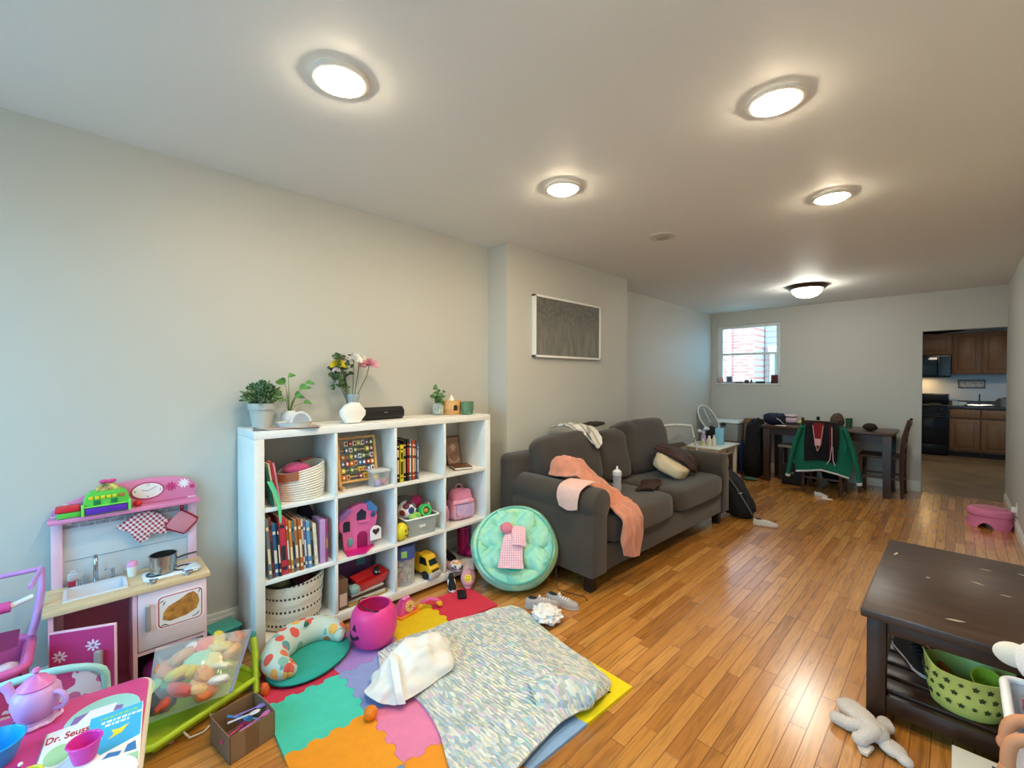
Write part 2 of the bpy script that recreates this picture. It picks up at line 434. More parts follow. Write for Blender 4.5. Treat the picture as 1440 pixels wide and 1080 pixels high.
def sash_window(name, x0, x1, z0, z1, y, inner, frame=.05):
    """double-hung window set into a wall that runs along x; inner = +1/-1 side the room lies on"""
    s = inner; root = B()
    d = .06
    for a in ((x0, z0, x0+frame, z1), (x1-frame, z0, x1, z1), (x0+frame, z1-frame, x1-frame, z1), (x0+frame, z0, x1-frame, z0+frame*.5)):
        root.box(a[0], y-.03, a[1], a[2], y+.03, a[3], .003)
    zm = (z0+z1)/2
    root.box(x0+frame, y-.02, zm-.016, x1-frame, y+.02, zm+.016, .003)
    root.box(x0+frame, y-.018, z0+frame*.5, x0+frame+.022, y+.018, z1-frame, .002); root.box(x1-frame-.022, y-.018, z0+frame*.5, x1-frame, y+.018, z1-frame, .002)
    o = struct(root.obj(name, trimp))
    return o
sash_window('window_1', WX0, WX1, WZ0, WZ1, YB+.07, -1)
struct(B().box(WX0-.0, YB-.012, WZ0-.02, WX1, YB+.05, WZ0, .004).obj('trim_1', trimp))
for i, (a, c) in enumerate(FW): sash_window('window_%d' % (i+2), a, c, fz0, fz1, YF-.06, 1)
glassm = film('#f4fbff', .97, .02)
struct(B().box(WX0+.05, YB+.066, WZ0+.02, WX1-.05, YB+.07, WZ1-.05).obj('window_1_pane', glassm))

# kitchen beyond the doorway
kw = paint('#bfc0c2')
holed([(-1.75, YB+t, 0, -1.65, YK, 2.4)], 'wall_kitchen_left', kw)
holed([(1.5, YB, 0, 1.62, 8.6, 2.4), (1.5, 9.9, 0, 1.62, YK, 2.4), (1.5, 8.6, 0, 1.62, 9.9, 1.2), (1.5, 8.6, 1.75, 1.62, 9.9, 2.4)], 'wall_kitchen_right', kw)
holed([(-1.75, YK, 0, 1.62, YK+.12, 2.4), (XR+.12, YB, 0, 1.5, YB+t, 2.4)], 'wall_kitchen', kw)
struct(B().box(-1.75, YB+t, 2.32, 1.62, YK+.1, 2.45).obj('ceiling_kitchen', ceilp))
struct(B().box(-1.65, YB+.04, 0.0002, 1.5, YK, .004).obj('floor_kitchen', ramp_noise('brown_vinyl', [(.35, '#6b5136'), (.55, '#7d6142'), (.7, '#8a6e4c')], 3, rough=.3)))
# ------------------------------------------------------------------ light
w = bpy.data.worlds.new('daylight'); SC.world = w; w.use_nodes = True
wn = w.node_tree; bg = wn.nodes['Background']
tc = wn.nodes.new('ShaderNodeTexCoord'); sp = wn.nodes.new('ShaderNodeSeparateXYZ'); wn.links.new(tc.outputs['Generated'], sp.inputs[0])
rp = ramp(wn, [(.45, '#808080'), (.52, '#ffffff'), (1, '#ffffff')])
for e_, c_ in zip(rp.color_ramp.elements, ((.10, .22, .30), (.23, .67, 1.0), (.20, .62, 1.0))): e_.color = c_+(1,)
mr = wn.nodes.new('ShaderNodeMapRange'); mr.inputs['From Min'].default_value = -1; wn.links.new(sp.outputs[2], mr.inputs['Value'])
wn.links.new(mr.outputs[0], rp.inputs[0]); wn.links.new(rp.outputs[0], bg.inputs['Color'])
bg.inputs['Strength'].default_value = 5.5
def area(name, loc, rot, sx, sy, power=0, color=(1, 1, 1), portal=False):
    l = bpy.data.lights.new(name, 'AREA'); l.shape = 'RECTANGLE'; l.size = sx; l.size_y = sy; l.energy = power; l.color = color
    l.cycles.is_portal = portal
    o = bpy.data.objects.new(name, l); COL.objects.link(o); o.location = loc; o.rotation_euler = rot; return o
for a, c in FW: area('window_daylight', ((a+c)/2, YF-.13, (fz0+fz1)/2), (R(90), 0, 0), c-a, fz1-fz0, portal=True)
area('window_daylight', ((WX0+WX1)/2, YB+.13, (WZ0+WZ1)/2), (R(-90), 0, 0), WX1-WX0, WZ1-WZ0, portal=True)
area('window_daylight', (1.63, 9.25, 1.5), (0, R(90), 0), 1.0, 1.3, portal=True)

lampm = emit('#ffecca', 98); trimw = m('#efeae0', .35)
def downlight(loc, label):
    t = thing('ceiling_downlight', label, 'ceiling light', (loc[0], loc[1], ceil_z(loc[1])-.001), 0, 'lit recessed ceiling lights')
    B().lathe([(.078, 0), (.100, 0), (.102, -.008), (.095, -.013), (.084, -.014), (.079, -.009), (.078, 0)], 40).obj('trim_ring', trimw, t)
    B().lathe([(.0, -.001), (.077, -.001), (.076, -.017), (.066, -.024), (.04, -.028), (0, -.030)], 40).obj('lens', lampm, t)
    return t
downlight((-1.57, .67), 'lit ceiling light above the bookcase and nearest to the left wall')
downlight((-.50, 1.91), 'lit ceiling light nearest the front on the right side of the room')
downlight((-1.56, 1.93), 'smallest lit ceiling light on the left, second along the row from the front')
downlight((-.52, 3.12), 'lit ceiling light farther along the right row, towards the doorway')
downlight((-.50, .69), 'added unseen ceiling light overhead at the front right, beside the one above the bookcase')  # out of view; added on the lamp grid to warm the foreground
t = thing('ceiling_vent', 'small unlit white round fitting on the ceiling before the framed picture', 'smoke alarm', (-1.55, 3.09, ceil_z(3.09)-.001))
B().lathe([(0, 0), (.095, 0), (.095, -.006), (.075, -.012), (.05, -.006), (0, -.004)], 32).obj('rim', m('#cfcabf', .5), t)
B().lathe([(0, -.005), (.045, -.005), (.04, -.018), (0, -.022)], 24).obj('lens', m('#a9a49a', .5), t)
t = thing('flush_ceiling_lamp', 'domed frosted glass ceiling lamp with dark metal rim near the back wall', 'ceiling lamp', (-1.19, 5.81, ceil_z(5.81)-.001))
B().lathe([(0, 0), (.19, 0), (.195, -.012), (.175, -.035), (.15, -.04), (.15, -.03), (0, -.03)], 40).obj('metal_rim', m('#5a5148', .35, .8), t)
B().lathe([(.148, -.036), (.135, -.075), (.10, -.11), (.05, -.128), (0, -.132)], 40).obj('glass_dome', emit('#fffdf0', 29), t)

# ------------------------------------------------------------------ houses beyond the back window
def brickm():
    mt, nt, p, N, L = nodes('red_brick')
    tc = N('ShaderNodeTexCoord'); mp = N('ShaderNodeMapping'); mp.inputs['Rotation'].default_value = (R(90), 0, 0); L(tc.outputs['Object'], mp.inputs[0])
    bt = N('ShaderNodeTexBrick'); bt.inputs['Scale'].default_value = 1; bt.inputs['Brick Width'].default_value = .21; bt.inputs['Row Height'].default_value = .075; bt.inputs['Mortar Size'].default_value = .009
    bt.inputs['Color1'].default_value = lin('#e26f5b'); bt.inputs['Color2'].default_value = lin('#ea8672'); bt.inputs['Mortar'].default_value = lin('#dcaea3')
    L(mp.outputs[0], bt.inputs['Vector']); L(bt.outputs['Color'], p.inputs['Base Color']); p.inputs['Roughness'].default_value = .9
    return mt
t = thing('brick_house_outside', 'red brick house wall with white drainpipe seen through the back window', 'house', (-4.4, 11.6, 0))
B().box(-1.6, 0, 0, .95, 2, 5.5).obj('wall', brickm(), t)
f = B(); f.box(.04-.46, -.05, 1.2, .14-.46, .0, 2.15, .005).box(-.1, -.05, 1.2, 0, 0, 2.15, .005).box(-.46, -.06, 1.1, 0, 0, 1.2, .005).box(-.46, -.05, 2.1, 0, 0, 2.2, .005).box(-.46, -.04, 1.62, 0, -.01, 1.66)
f = f.obj('window', m('#f2f4f2', .5), t); B().box(-.36, -.02, 1.2, -.1, -.012, 2.1).obj('pane', m('#b08a80', .1), f)
B().tube([(.40, -.06, 0), (.40, -.06, 5.4)], .05, 12).obj('drainpipe', m('#f4f4f2', .5), t)
t = thing('grey_house_outside', 'pale house with white framed bay windows seen through the back window', 'house', (-2.53, 12.4, 0))
B().box(-.9, 0, 0, .5, 2, 5.5).obj('wall', stripes('siding', '#c79b90', '#a57f77', 7, (0, 0, 1), .85), t)
f = B()
for x in (-.72, -.36, 0, .36): f.box(x-.05, -.1, .6, x+.05, 0, 2.05, .01)
f.box(-.8, -.16, 2.02, .45, 0, 2.2, .01).box(-.78, -.1, 1.2, .4, 0, 1.28, .01).box(-.8, -.14, .5, .45, 0, .62, .01)
f = f.obj('window', m('#eef2f0', .5), t); B().box(-.72, -.04, .6, .36, -.03, 2.04).obj('pane', m('#7a6560', .15), f)

# ------------------------------------------------------------------ sofa
sofam = m('#40372f', .9, var=.12, vs=5, bump=.25, bs=350, sheen=.25)
footm = m('#21150f', .4)
SX, SY, SR = -1.985, 3.32, -1.7
sofa = thing('sofa', 'brown-grey fabric sofa with rolled arms along the left wall', 'sofa', (SX, SY, 0), SR)
B().box(-.44, -.95, .12, .43, .95, .30, .02).obj('base', sofam, sofa)
B().box(-.45, -1.07, .12, -.27, 1.07, .80, .05, 3).obj('back_frame', sofam, sofa)
def armprof():
    P = [(-.075, .12), (.075, .12), (.075, .48)]
    P += [(.02+.095*cos(R(a)), .575+.095*sin(R(a))) for a in (-35, -10, 15, 40, 65, 90, 115, 140, 165, 190, 215)]
    P += [(-.075, .48)]
    return P
for s in (-1, 1):
    B().prism([(p[0]*s*-1, p[1]) for p in armprof()], -.44, .45, M=MX.Translation((0, s*.985, 0)) @ FX, bev=.018).obj('arm', sofam, sofa)
B().ball((.135, -.455, .385), (.345, .465, .10), 40, 20, e=.32, nz=.015, seed=2).obj('seat_cushion', sofam, sofa)
B().ball((.135, .475, .390), (.345, .46, .10), 40, 20, e=.32, nz=.015, seed=3).obj('seat_cushion', sofam, sofa)
backm = m('#3e352e', .9, var=.12, vs=5, bump=.3, bs=300, sheen=.25)
for i, (y, wd, h, tilt) in enumerate(((-.56, .345, .235, 14), (-.02, .23, .225, 16), (.56, .40, .255, 15))):
    bb = B(); bb.ball((0, 0, 0), (.12, wd, h), 44, 26, nz=.05, ns=2.6, e=.42, seed=i+4)
    for v in bb.bm.verts:   # pulled, wrinkled cover
        v.co += V((1, 0, .3))*.016*NZ.noise(V((v.co.x*6, v.co.y*3.2+v.co.z*5+i*9, v.co.z*11)))
    bb.obj('back_cushion', backm, sofa, (-.19, y, .485+h-.03+.01), (0, R(-tilt), 0))
for x in (-.38, .36):
    for y in (-.98, .98): B().prism([(x-.03, y-.03), (x+.03, y-.03), (x+.03, y+.03), (x-.03, y+.03)], 0, .125).obj('foot', footm, sofa)
def on_sofa(x, y, z=0):
    v = MX.Rotation(R(SR), 3, 'Z') @ V((x, y, z)); return (v.x+SX, v.y+SY, v.z)

# ------------------------------------------------------------------ bookcase
BX0, BX1, BY0, BY1, BH = -2.685, -2.365, .582, 2.10, 1.112
whitem = m('#ecebe6', .45)
bc = thing('cube_bookcase', 'white open cube bookcase, four cubes wide and three high', 'bookcase', (0, 0, 0))
PT = .045; TH = .017
B().box(BX0, BY0, 0, BX1, BY0+PT, BH-.038, .002).obj('side_panel', whitem, bc)
B().box(BX0, BY1-PT, 0, BX1, BY1, BH-.038, .002).obj('side_panel', whitem, bc)
B().box(BX0, BY0, BH-.038, BX1, BY1, BH, .002).obj('top_panel', whitem, bc)
B().box(BX0, BY0+PT, .03, BX1, BY1-PT, .075, .002).obj('bottom_panel', whitem, bc)
cw = (BY1-BY0-2*PT-3*TH)/4
DIV = [BY0+PT+cw*(i+1)+TH*i for i in range(3)]
SHZ = [.352, .712]
for z in SHZ: B().box(BX0+.003, BY0+PT, z, BX1-.003, BY1-PT, z+.018, .001).obj('shelf', whitem, bc)
for y in DIV:
    for z0, z1 in ((.075, SHZ[0]), (SHZ[0]+.018, SHZ[1]), (SHZ[1]+.018, BH-.038)): B().box(BX0+.003, y, z0, BX1-.003, y+TH, z1, .001).obj('divider', whitem, bc)
CELL_Y = [BY0+PT]+[d+TH for d in DIV]           # left edge of each cube
CELL_Z = [SHZ[1]+.018, SHZ[0]+.018, .075]       # floor of each row (top, middle, bottom)

# ------------------------------------------------------------------ coffee table
espm = m('#3a2418', .33, var=.18, vs=14, bump=.06, bs=40, stretch=(1, 6, 1))
topm = ramp_noise('worn_espresso', [(.3, '#352319'), (.55, '#402b20'), (.72, '#4d382c')], 5, (1.2, 4, 1), .36, bump=.05)
ct = thing('coffee_table', 'dark brown wooden coffee table with a slatted lower shelf', 'coffee table', (.053, 2.76, 0))
B().box(-.318, -.535, .415, .318, .535, .45, .006).obj('tabletop', topm, ct)
for (x, y, l, wd, a) in ((-.05, -.40, .03, .008, 20), (.02, .1, .025, .006, -30), (-.27, .28, .03, .006, 80), (.1, .02, .02, .005, 10), (.05, .33, .02, .006, 0), (-.14, .02, .008, .008, 0), (.2, .36, .05, .01, -20)):
    B().prism([(x+u*cos(R(a))-v*sin(R(a)), y+u*sin(R(a))+v*cos(R(a))) for u, v in ((-l, 0), (-l*.3, wd), (l*.6, wd*.7), (l, 0), (l*.2, -wd), (-l*.6, -wd*.5))], .4495, .4506).obj('scuff', m('#b9a793', .7), ct)
for x in (-.27, .27):
    for y in (-.485, .485): B().box(x-.03, y-.03, 0, x+.03, y+.03, .415, .004).obj('leg', espm, ct)
for y in (-.49, .49): B().box(-.245, y-.012, .362, .245, y+.012, .415, .002).obj('apron', espm, ct)
for x in (-.275, .275): B().box(x-.012, -.46, .362, x+.012, .46, .415, .002).obj('apron', espm, ct)
for y in (-.49, .49): B().box(-.245, y-.014, .05, .245, y+.014, .115, .002).obj('shelf_rail', espm, ct)
for x in (-.275, .275): B().box(x-.014, -.46, .05, x+.014, .46, .115, .002).obj('shelf_rail', espm, ct)
for i in range(8):
    y = -.42+i*.12; B().box(-.262, y-.045, .105, .262, y+.045, .122, .003).obj('shelf_slat', espm, ct)

# ------------------------------------------------------------------ framed picture on the chimney breast
pic = thing('framed_picture', 'grey abstract picture in a thin white frame on the chimney breast', 'picture', (XC, 3.13, 1.81))
PW, PH = .475, .26
bb = B()
for a in ((-PW, -PH, PW, -PH+.018), (-PW, PH-.018, PW, PH), (-PW, -PH, -PW+.018, PH), (PW-.018, -PH, PW, PH)): bb.box(.002, a[0], a[1], .04, a[2], a[3], .002)
bb.obj('frame', m('#f0eee8', .4), pic)
def artm():
    mt, nt, p, N, L = nodes('grey_abstract_print')
    tc = N('ShaderNodeTexCoord'); s = N('ShaderNodeSeparateXYZ'); L(tc.outputs['Object'], s.inputs[0])
    v = N('ShaderNodeTexVoronoi'); v.inputs['Scale'].default_value = 34; L(tc.outputs['Object'], v.inputs['Vector'])
    n = N('ShaderNodeTexNoise'); n.inputs['Scale'].default_value = 9; mp = N('ShaderNodeMapping'); mp.inputs['Scale'].default_value = (1, 3, .7); L(tc.outputs['Object'], mp.inputs[0]); L(mp.outputs[0], n.inputs['Vector'])
    zz = N('ShaderNodeMapRange'); zz.inputs['From Min'].default_value = -.05; zz.inputs['From Max'].default_value = .12; L(s.outputs[2], zz.inputs['Value'])
    bl = ramp(nt, [(0, '#918f86'), (.3, '#6f6d66'), (1, '#605e58')]); L(v.outputs['Distance'], bl.inputs[0])
    st = ramp(nt, [(.3, '#6b6962'), (.7, '#86847b')]); L(n.outputs['Fac'], st.inputs[0])
    mx = N('ShaderNodeMixRGB'); L(zz.outputs[0], mx.inputs[0]); L(st.outputs[0], mx.inputs[1]); L(bl.outputs[0], mx.inputs[2])
    L(mx.outputs[0], p.inputs['Base Color']); p.inputs['Roughness'].default_value = .6
    return mt
B().box(.004, -PW+.017, -PH+.017, .028, PW-.017, PH-.017).obj('print', artm(), pic)
# ------------------------------------------------------------------ books
pagem = m('#e9e2d2', .9)
def book(loc, wd, h, d, col, label, rz=0, lean=0, tilt=0, spine=None, group=None, name='book', open_side=True):
    """upright book, spine towards +x; loc = lower front spine corner nearest the left; wd along y"""
    t = thing(name, label, 'book', loc, rz, group); t.rotation_euler = (R(lean), R(tilt), R(rz))
    c = .002; bb = B()
    bb.box(-d, 0, 0, 0, c, h).box(-d, wd-c, 0, 0, wd, h).box(-c, 0, 0, 0, wd, h, min(.0015, wd*.2))
    bb.mi = 1
    if spine:
        for z0, z1 in spine[1]: bb.box(-.001, wd*.18, z0*h, .0006, wd*.82, z1*h)
    bb.obj('cover', [m(col, .4), m(spine[0] if spine else '#ffffff', .4)], t)
    B().box(-d+.004, c, .003, -c, wd-c, h-.003).obj('pages', pagem, t)
    return t
FR = BX1-.02
# top-left cube: thin books slumped to the left, leaning on one another
for i, (h, col, wd, lb) in enumerate(((.27, '#4b2730', .008, 'thin maroon picture book slumped against the left side of the top left cube'),
        (.262, '#b9b2a6', .008, 'thin pale grey picture book leaning behind the rope basket'),
        (.256, '#3a3c3e', .008, 'thin charcoal picture book leaning nearest the rope basket'))):
    book((FR-.12, .692+i*.0088, CELL_Z[0]+.001), wd, h, .17, col, lb, lean=12.5)
for i, (h, col, wd, lb) in enumerate(((.21, '#1f6f63', .009, 'thin dark green paperback at the far left of the top left cube'),
        (.22, '#d9c6a8', .010, 'thin cream paperback between the green one and the red one in the top left cube'),
        (.228, '#b3303c', .011, 'thin red board book in the slumped row of the top left cube'),
        (.218, '#e88fa3', .010, 'thin pink paperback at the right end of the front slumped row'))):
    book((FR, .665+i*.0115, CELL_Z[0]+.001), wd, h, .065, col, lb, lean=8.5)
bb = B(); bb.sheet([[(0, -.012, 0), (0, .012, 0)], [(.006, .012, -.06), (.006, .034, -.06)], [(.012, .03, -.12), (.012, .048, -.12)], [(.013, .036, -.16), (.013, .05, -.165)], [(.010, .042, -.215), (.010, .05, -.215)]], 14, 3, .004)
tag(bb.obj('ribbon', ramp_noise('green_ribbon', [(.35, '#2fae9a'), (.6, '#6fd68a')], 12, (1, 1, .4)), None, (BX1+.0, .648, .865)), 'teal to green ribbon bookmark hanging over the edge of the top left cube', 'ribbon')
# rope basket
def ropeprof(r, h, n, flare):
    P = [(0, .004), (r*.7, 0)]
    for i in range(n):
        z0 = h*i/n; rr = r*(1+flare*sin(pi*(.12+.8*i/n)))
        P += [(rr-.001, z0+.001), (rr+.004, z0+h/n*.5), (rr-.001, z0+h/n-.0005)]
    P += [(P[-1][0]-.008, h-.002), (r*.8, .02), (0, .015)]
    return P
rb = thing('rope_basket', 'cream coiled rope basket with tan leather handles in the top left cube', 'basket', (-2.50, .838, CELL_Z[0]+.001))
ropem = m('#e6e0d3', .95, var=.06, vs=90, bump=.4, bs=160)
bb = B().lathe(ropeprof(.113, .165, 13, .06), 36)
for v in bb.bm.verts: v.co.z *= 1+.16*(v.co.y/.12); v.co.y += v.co.z*.02; v.co.x *= .92
bb.obj('body', ropem, rb)
leam = m('#a9653f', .5)
for s in (-1, 1):
    P = [(.117*cos(R(a))*.93*1.03, .117*sin(R(a))*1.03) for a in (range(-75, -20, 6) if s > 0 else range(105, 165, 6))]
    bb = B(); bb.sheet([[(x*1.02, y*1.02, (.118 if s > 0 else .122)*(1+.16*y/.12)), (x*1.02, y*1.02, (.166)*(1+.16*y/.12))] for x, y in P], 16, 3, .006)
    bb.obj('handle', leam, rb)
tag(B().ball((0, 0, 0), (.06, .07, .035), 20, 12, nz=.1).obj('plush_toy', m('#c2477c', .8, sheen=.3), None, (-2.49, .815, CELL_Z[0]+.155)), 'raspberry pink soft toy lying in the rope basket', 'toy')
tag(B().cbox((0, 0, 0), (.07, .065, .014), .003).obj('board_book', m('#7a3324', .5), None, (-2.51, .855, CELL_Z[0]+.195), (R(8), R(-14), R(12))), 'brown red card on top of the pink toy in the rope basket', 'book')
# bead frame
pinem = m('#cfa061', .5, var=.1, vs=20, stretch=(4, 4, .6))
ab = thing('abacus', 'wooden bead frame with rows of coloured alphabet blocks', 'abacus', (-2.455, 1.15, CELL_Z[0]+.009)); ab.rotation_euler = (0, R(-9), 0)
AH, AW = .292, .112
for s in (-1, 1): B().box(-.011, s*AW-.008, 0, .011, s*AW+.008, AH, .003).obj('frame_post', pinem, ab)
B().box(-.009, -AW, AH-.014, .009, AW, AH, .003).obj('frame_rail', pinem, ab); B().box(-.009, -AW, .028, .009, AW, .042, .003).obj('frame_rail', pinem, ab)
for s in (-1, 1): B().box(-.03, s*AW-.008, 0, .045, s*AW+.008, .014, .003).obj('foot', pinem, ab)
cols = ['#b03a34', '#e8e0cf', '#d9b23a', '#c9c23f', '#3f6fa0', '#5b8f4c', '#dfe3e6', '#8a3f5d', '#d8732f', '#caa477']
rnd = random.Random(3)
for r in range(6):
    z = .060+r*.0385
    B().cyl((0, -AW+.008, z), (0, AW-.008, z), .0025, seg=8).obj('rod', m('#d6b27a', .5), ab)
    for k in range(8):
        if rnd.random() < .12: continue
        y = -AW+.022+k*.0255+rnd.uniform(-.001, .001)
        c = cols[[0, 8, 2, 1, 9, 3, 4, 6, 7, 5][(r*3+k*2+rnd.randrange(3)) % 10]]
        bb = B().cbox((0, y, z), (.022, .0215, .028), .003); bb.mi = 1
        bb.prism(rrect(-.006, -.008, .006, .008, .004, 2) if k % 2 else star((0, 0), .008, 4, .6), .011, .0116, M=MX.Translation((0, y, z)) @ FX)
        bb.obj('bead', [m(c, .45), m('#7a2a22' if c in ('#e8e0cf', '#caa477', '#d9b23a', '#dfe3e6') else '#f2ead8', .5)], ab)
# clear tub of small toys
tubm = film('#e9eef0', .78, .08)
tb = thing('clear_tub', 'small clear plastic tub with a lid in front of the bead frame', 'tub', (-2.425, 1.256, CELL_Z[0]+.001))
bb = B().box(-.042, -.05, 0, .042, .05, .082, .01)
bb.bm.faces.ensure_lookup_table(); bb.obj('body', tubm, tb)
B().box(-.048, -.057, .083, .048, .057, .098, .005).obj('lid', film('#eef2f4', .6, .15), tb)
for (x, y, z, r, c, lb) in ((.005, -.022, .055, .017, '#e3bb55', 'yellow toy piece in the clear tub'), (.018, -.012, .021, .019, '#b893cf', 'lilac toy piece low in the clear tub'), (.016, .026, .021, .019, '#c2416f', 'dark pink toy piece low in the clear tub'), (.0, .024, .058, .016, '#3e6f6b', 'dark teal toy piece high in the clear tub'), (-.02, .0, .03, .018, '#e8e0d0', 'cream toy piece at the back of the clear tub')):
    tag(B().ball((0, 0, 0), (r, r*1.05, r*.95), 14, 10, nz=.15).obj('toy_piece', m(c, .4), None, (-2.425+x, 1.256+y, CELL_Z[0]+.001+z)), lb, 'toy')
# third cube: standing books
y = 1.352
for i, (wd, h, c, sp, lb) in enumerate(((.014, .205, '#8d9a3c', '#d9dba0', 'olive green book at the left end of the standing row'), (.021, .245, '#17130f', '#d9c9a0', 'thick black book beside the olive green one'),
        (.024, .225, '#e0cf2c', '#4a4312', 'bright yellow book between two black books in the standing row'), (.022, .25, '#15110f', '#c0a869', 'black book just right of the yellow book'), (.020, .255, '#201416', '#b93a34', 'black book with red spine marks'),
        (.018, .25, '#5d7f86', '#e3e6e4', 'grey blue book in the middle of the standing row'), (.021, .245, '#a8402c', '#e7c98a', 'rust red book in the standing row'), (.015, .24, '#3b3f49', '#9aa2b3', 'slate grey book near the right end of the standing row'), (.013, .225, '#64667a', '#c9cbd6', 'thin grey violet book at the right end of the standing row'))):
    book((FR-.012-.006*(i % 2), y, CELL_Z[0]+.001), wd-.001, h*1.02, .19, c, lb, spine=(sp, ((.1, .13), (.2, .55), (.62, .8), (.86, .9))))
    y += wd
# fourth cube: leaning frame and flat book
t = thing('picture_book_propped', 'brown pink framed card propped at the back of the top right cube', 'picture', (-2.60, 1.955, CELL_Z[0]+.001)); t.rotation_euler = (0, R(-12), 0)
B().box(-.006, -.065, 0, .006, .065, .215, .002).obj('frame', m('#4c3d31', .5), t)
bb = B().box(.0055, -.056, .01, .0072, .056, .205)
bb.mi = 1; bb.prism(arcpts((0, 0, 0), .05, 200, 380, 14) and [(p[0], p[1]) for p in arcpts((0, .06, 0), .045, 190, 350, 14)]+[(p[0], p[1]) for p in arcpts((0, .06, 0), .035, 350, 190, 14)], .0072, .0078, M=FX)
bb.prism(flower((0, .13), .03, 6), .0072, .0078, M=FX)
bb.obj('card', [ramp_noise('card_print', [(.35, '#8d6a58'), (.6, '#a98573'), (.75, '#6d6f5a')], 18), m('#c9a58f', .6)], t)
t = thing('flat_book', 'brown book lying flat at the front of the top right cube', 'book', (-2.475, 1.915, CELL_Z[0]+.001), -20)
B().box(-.07, -.065, 0, .07, .065, .004, .001).box(-.07, -.065, .018, .07, .065, .022, .001).box(-.07, -.065, 0, -.067, .065, .022).obj('cover', m('#6b4227', .45), t)
B().box(-.066, -.06, .004, .066, .06, .018).obj('pages', pagem, t)
# middle-left cube: row of children's books
y = .629
row = [(.018, .305, '#6f7f8c', 'grey blue picture book at the left end of the middle shelf row'), (.012, .31, '#8d3a33', 'brick red picture book second in the middle shelf row'), (.020, .27, '#33689b', 'blue picture book in the middle shelf row, left part'), (.010, .27, '#26343f', 'thin navy book between the blue and the red picture books'),
       (.034, .30, '#c4344b', 'thick crimson picture book, widest of the row'), (.012, .285, '#cf6a33', 'orange picture book right of the crimson one'), (.014, .27, '#d98a3a', 'amber book with yellow foot on the middle shelf row'), (.012, .265, '#4d87a8', 'sky blue thin book in the middle of the shelf row'),
       (.018, .27, '#b87f4a', 'tan patterned picture book in the shelf row'), (.016, .272, '#c25f2e', 'burnt orange picture book near the white ones'), (.011, .265, '#e9e4da', 'white picture book left of the violet edged one'), (.013, .255, '#7a6f9d', 'violet edged picture book in the shelf row'), (.020, .25, '#5f9fc7', 'light blue book on the middle shelf row, right part'), (.013, .24, '#6d7176', 'grey book before the cream one on the middle shelf'), (.022, .225, '#dcdcc8', 'cream book with a black mark at its foot')]
for i, (wd, h, c, lb) in enumerate(row):
    book((FR-.004*(i % 3), y+.020, CELL_Z[1]+.001), wd-.001, h, .18, c, lb, lean=3.5, spine=(('#f0e2b8', '#22303a', '#f4f0e6')[i % 3], ((.08, .14), (.25, .6 if i % 2 else .5), (.8, .86))))
    y += wd
t = thing('toy_box', 'lilac toy box with dark pink end beside the row of picture books', 'box', (FR-.01, y+.028, CELL_Z[1]+.001))
bb = B().box(-.12, 0, 0, 0, .028, .235, .002); bb.mi = 1; bb.box(-.12, .028, 0, 0, .043, .235, .002); bb.mi = 2; bb.box(-.002, .031, .16, .0008, .041, .2).box(-.002, .031, .03, .0008, .041, .06); bb.mi = 3; bb.box(-.002, .031, .08, .0008, .041, .13)
bb.obj('carton', [m('#c49ad0', .5), m('#8f4a72', .5), m('#b0286b', .5), m('#c0803f', .5)], t)
tag(B().ball((0, 0, 0), (.045, .055, .13), 20, 14, nz=.15, ns=3).obj('cloth_bag', m('#2b1c2c', .9), None, (-2.605, .895, CELL_Z[1]+.155)), 'dark plum cloth bag standing behind the picture books', 'bag')
# pink toy castle
pk = m('#e66fae', .35); mg = m('#d81f7e', .35); dkb = m('#1d2740', .5)
cs = thing('toy_castle', 'pink plastic toy castle with arched windows and a white heart door', 'toy castle', (-2.44, 1.135, CELL_Z[1]+.001)); cs.rotation_euler = (0, 0, R(-8))
out = [(-.075, 0), (.075, 0), (.08, .05), (.085, .10), (.105, .13), (.115, .175), (.108, .205), (.10, .235), (.06, .262), (.015, .268), (-.03, .255), (-.058, .23), (-.075, .205), (-.098, .19), (-.108, .165), (-.104, .13), (-.088, .105), (-.083, .05)]
B().prism(out, -.055, .0, M=FX, bev=.006).obj('body', pk, cs)
def arch(cx, z0, w2, h, n=8): return [(cx-w2, z0), (cx+w2, z0)]+[(cx+w2*cos(R(a)), z0+h-w2+w2*sin(R(a))) for a in range(0, 181, 180//n)]
bb = B(); bb.prism(arch(.024, .0, .03, .105), -.002, .0025, M=FX); bb.obj('doorway', m('#96145a', .4), cs)
bb = B(); bb.prism([(-.085, .118), (-.046, .118), (-.046, .175), (-.075, .178), (-.085, .165)], -.002, .003, M=FX); bb.obj('window', dkb, cs)
bb = B(); bb.prism([(-.008, .175), (.044, .172), (.048, .215), (.02, .238), (-.006, .215)], -.002, .003, M=FX); bb.obj('window', dkb, cs)
bb = B(); bb.ball((.004, -.045, .055), (.004, .016, .026), 16, 10); bb.obj('emblem', m('#6aa7a8', .4), cs)
bb = B(); bb.prism([(-.112, .178), (-.07, .195), (-.035, .232), (-.055, .25), (-.1, .215)], -.05, .007, M=FX, bev=.004); bb.obj('roof', m('#a273c9', .4), cs)
bb = B(); bb.prism([(.055, .225), (.112, .205), (.112, .235), (.07, .277), (.05, .27)], -.05, .007, M=FX, bev=.004); bb.obj('roof', m('#4f86c6', .4), cs)
bb = B(); bb.ball((.006, .088, .195), (.006, .014, .016), 14, 8); bb.obj('emblem', m('#2c4d7c', .3), cs)
bb = B(); bb.box(-.01, -.002, .158, .012, .062, .168, .003); bb.obj('ledge', pk, cs)
B().prism([(-.08, -.04), (.02, -.05), (.062, .0), (.095, .035), (.09, .05), (-.075, .05)], .0, .012, M=MX(((0, -1, 0, .03), (1, 0, 0, 0), (0, 0, 1, -.0005), (0, 0, 0, 1)))).obj('base', mg, cs)
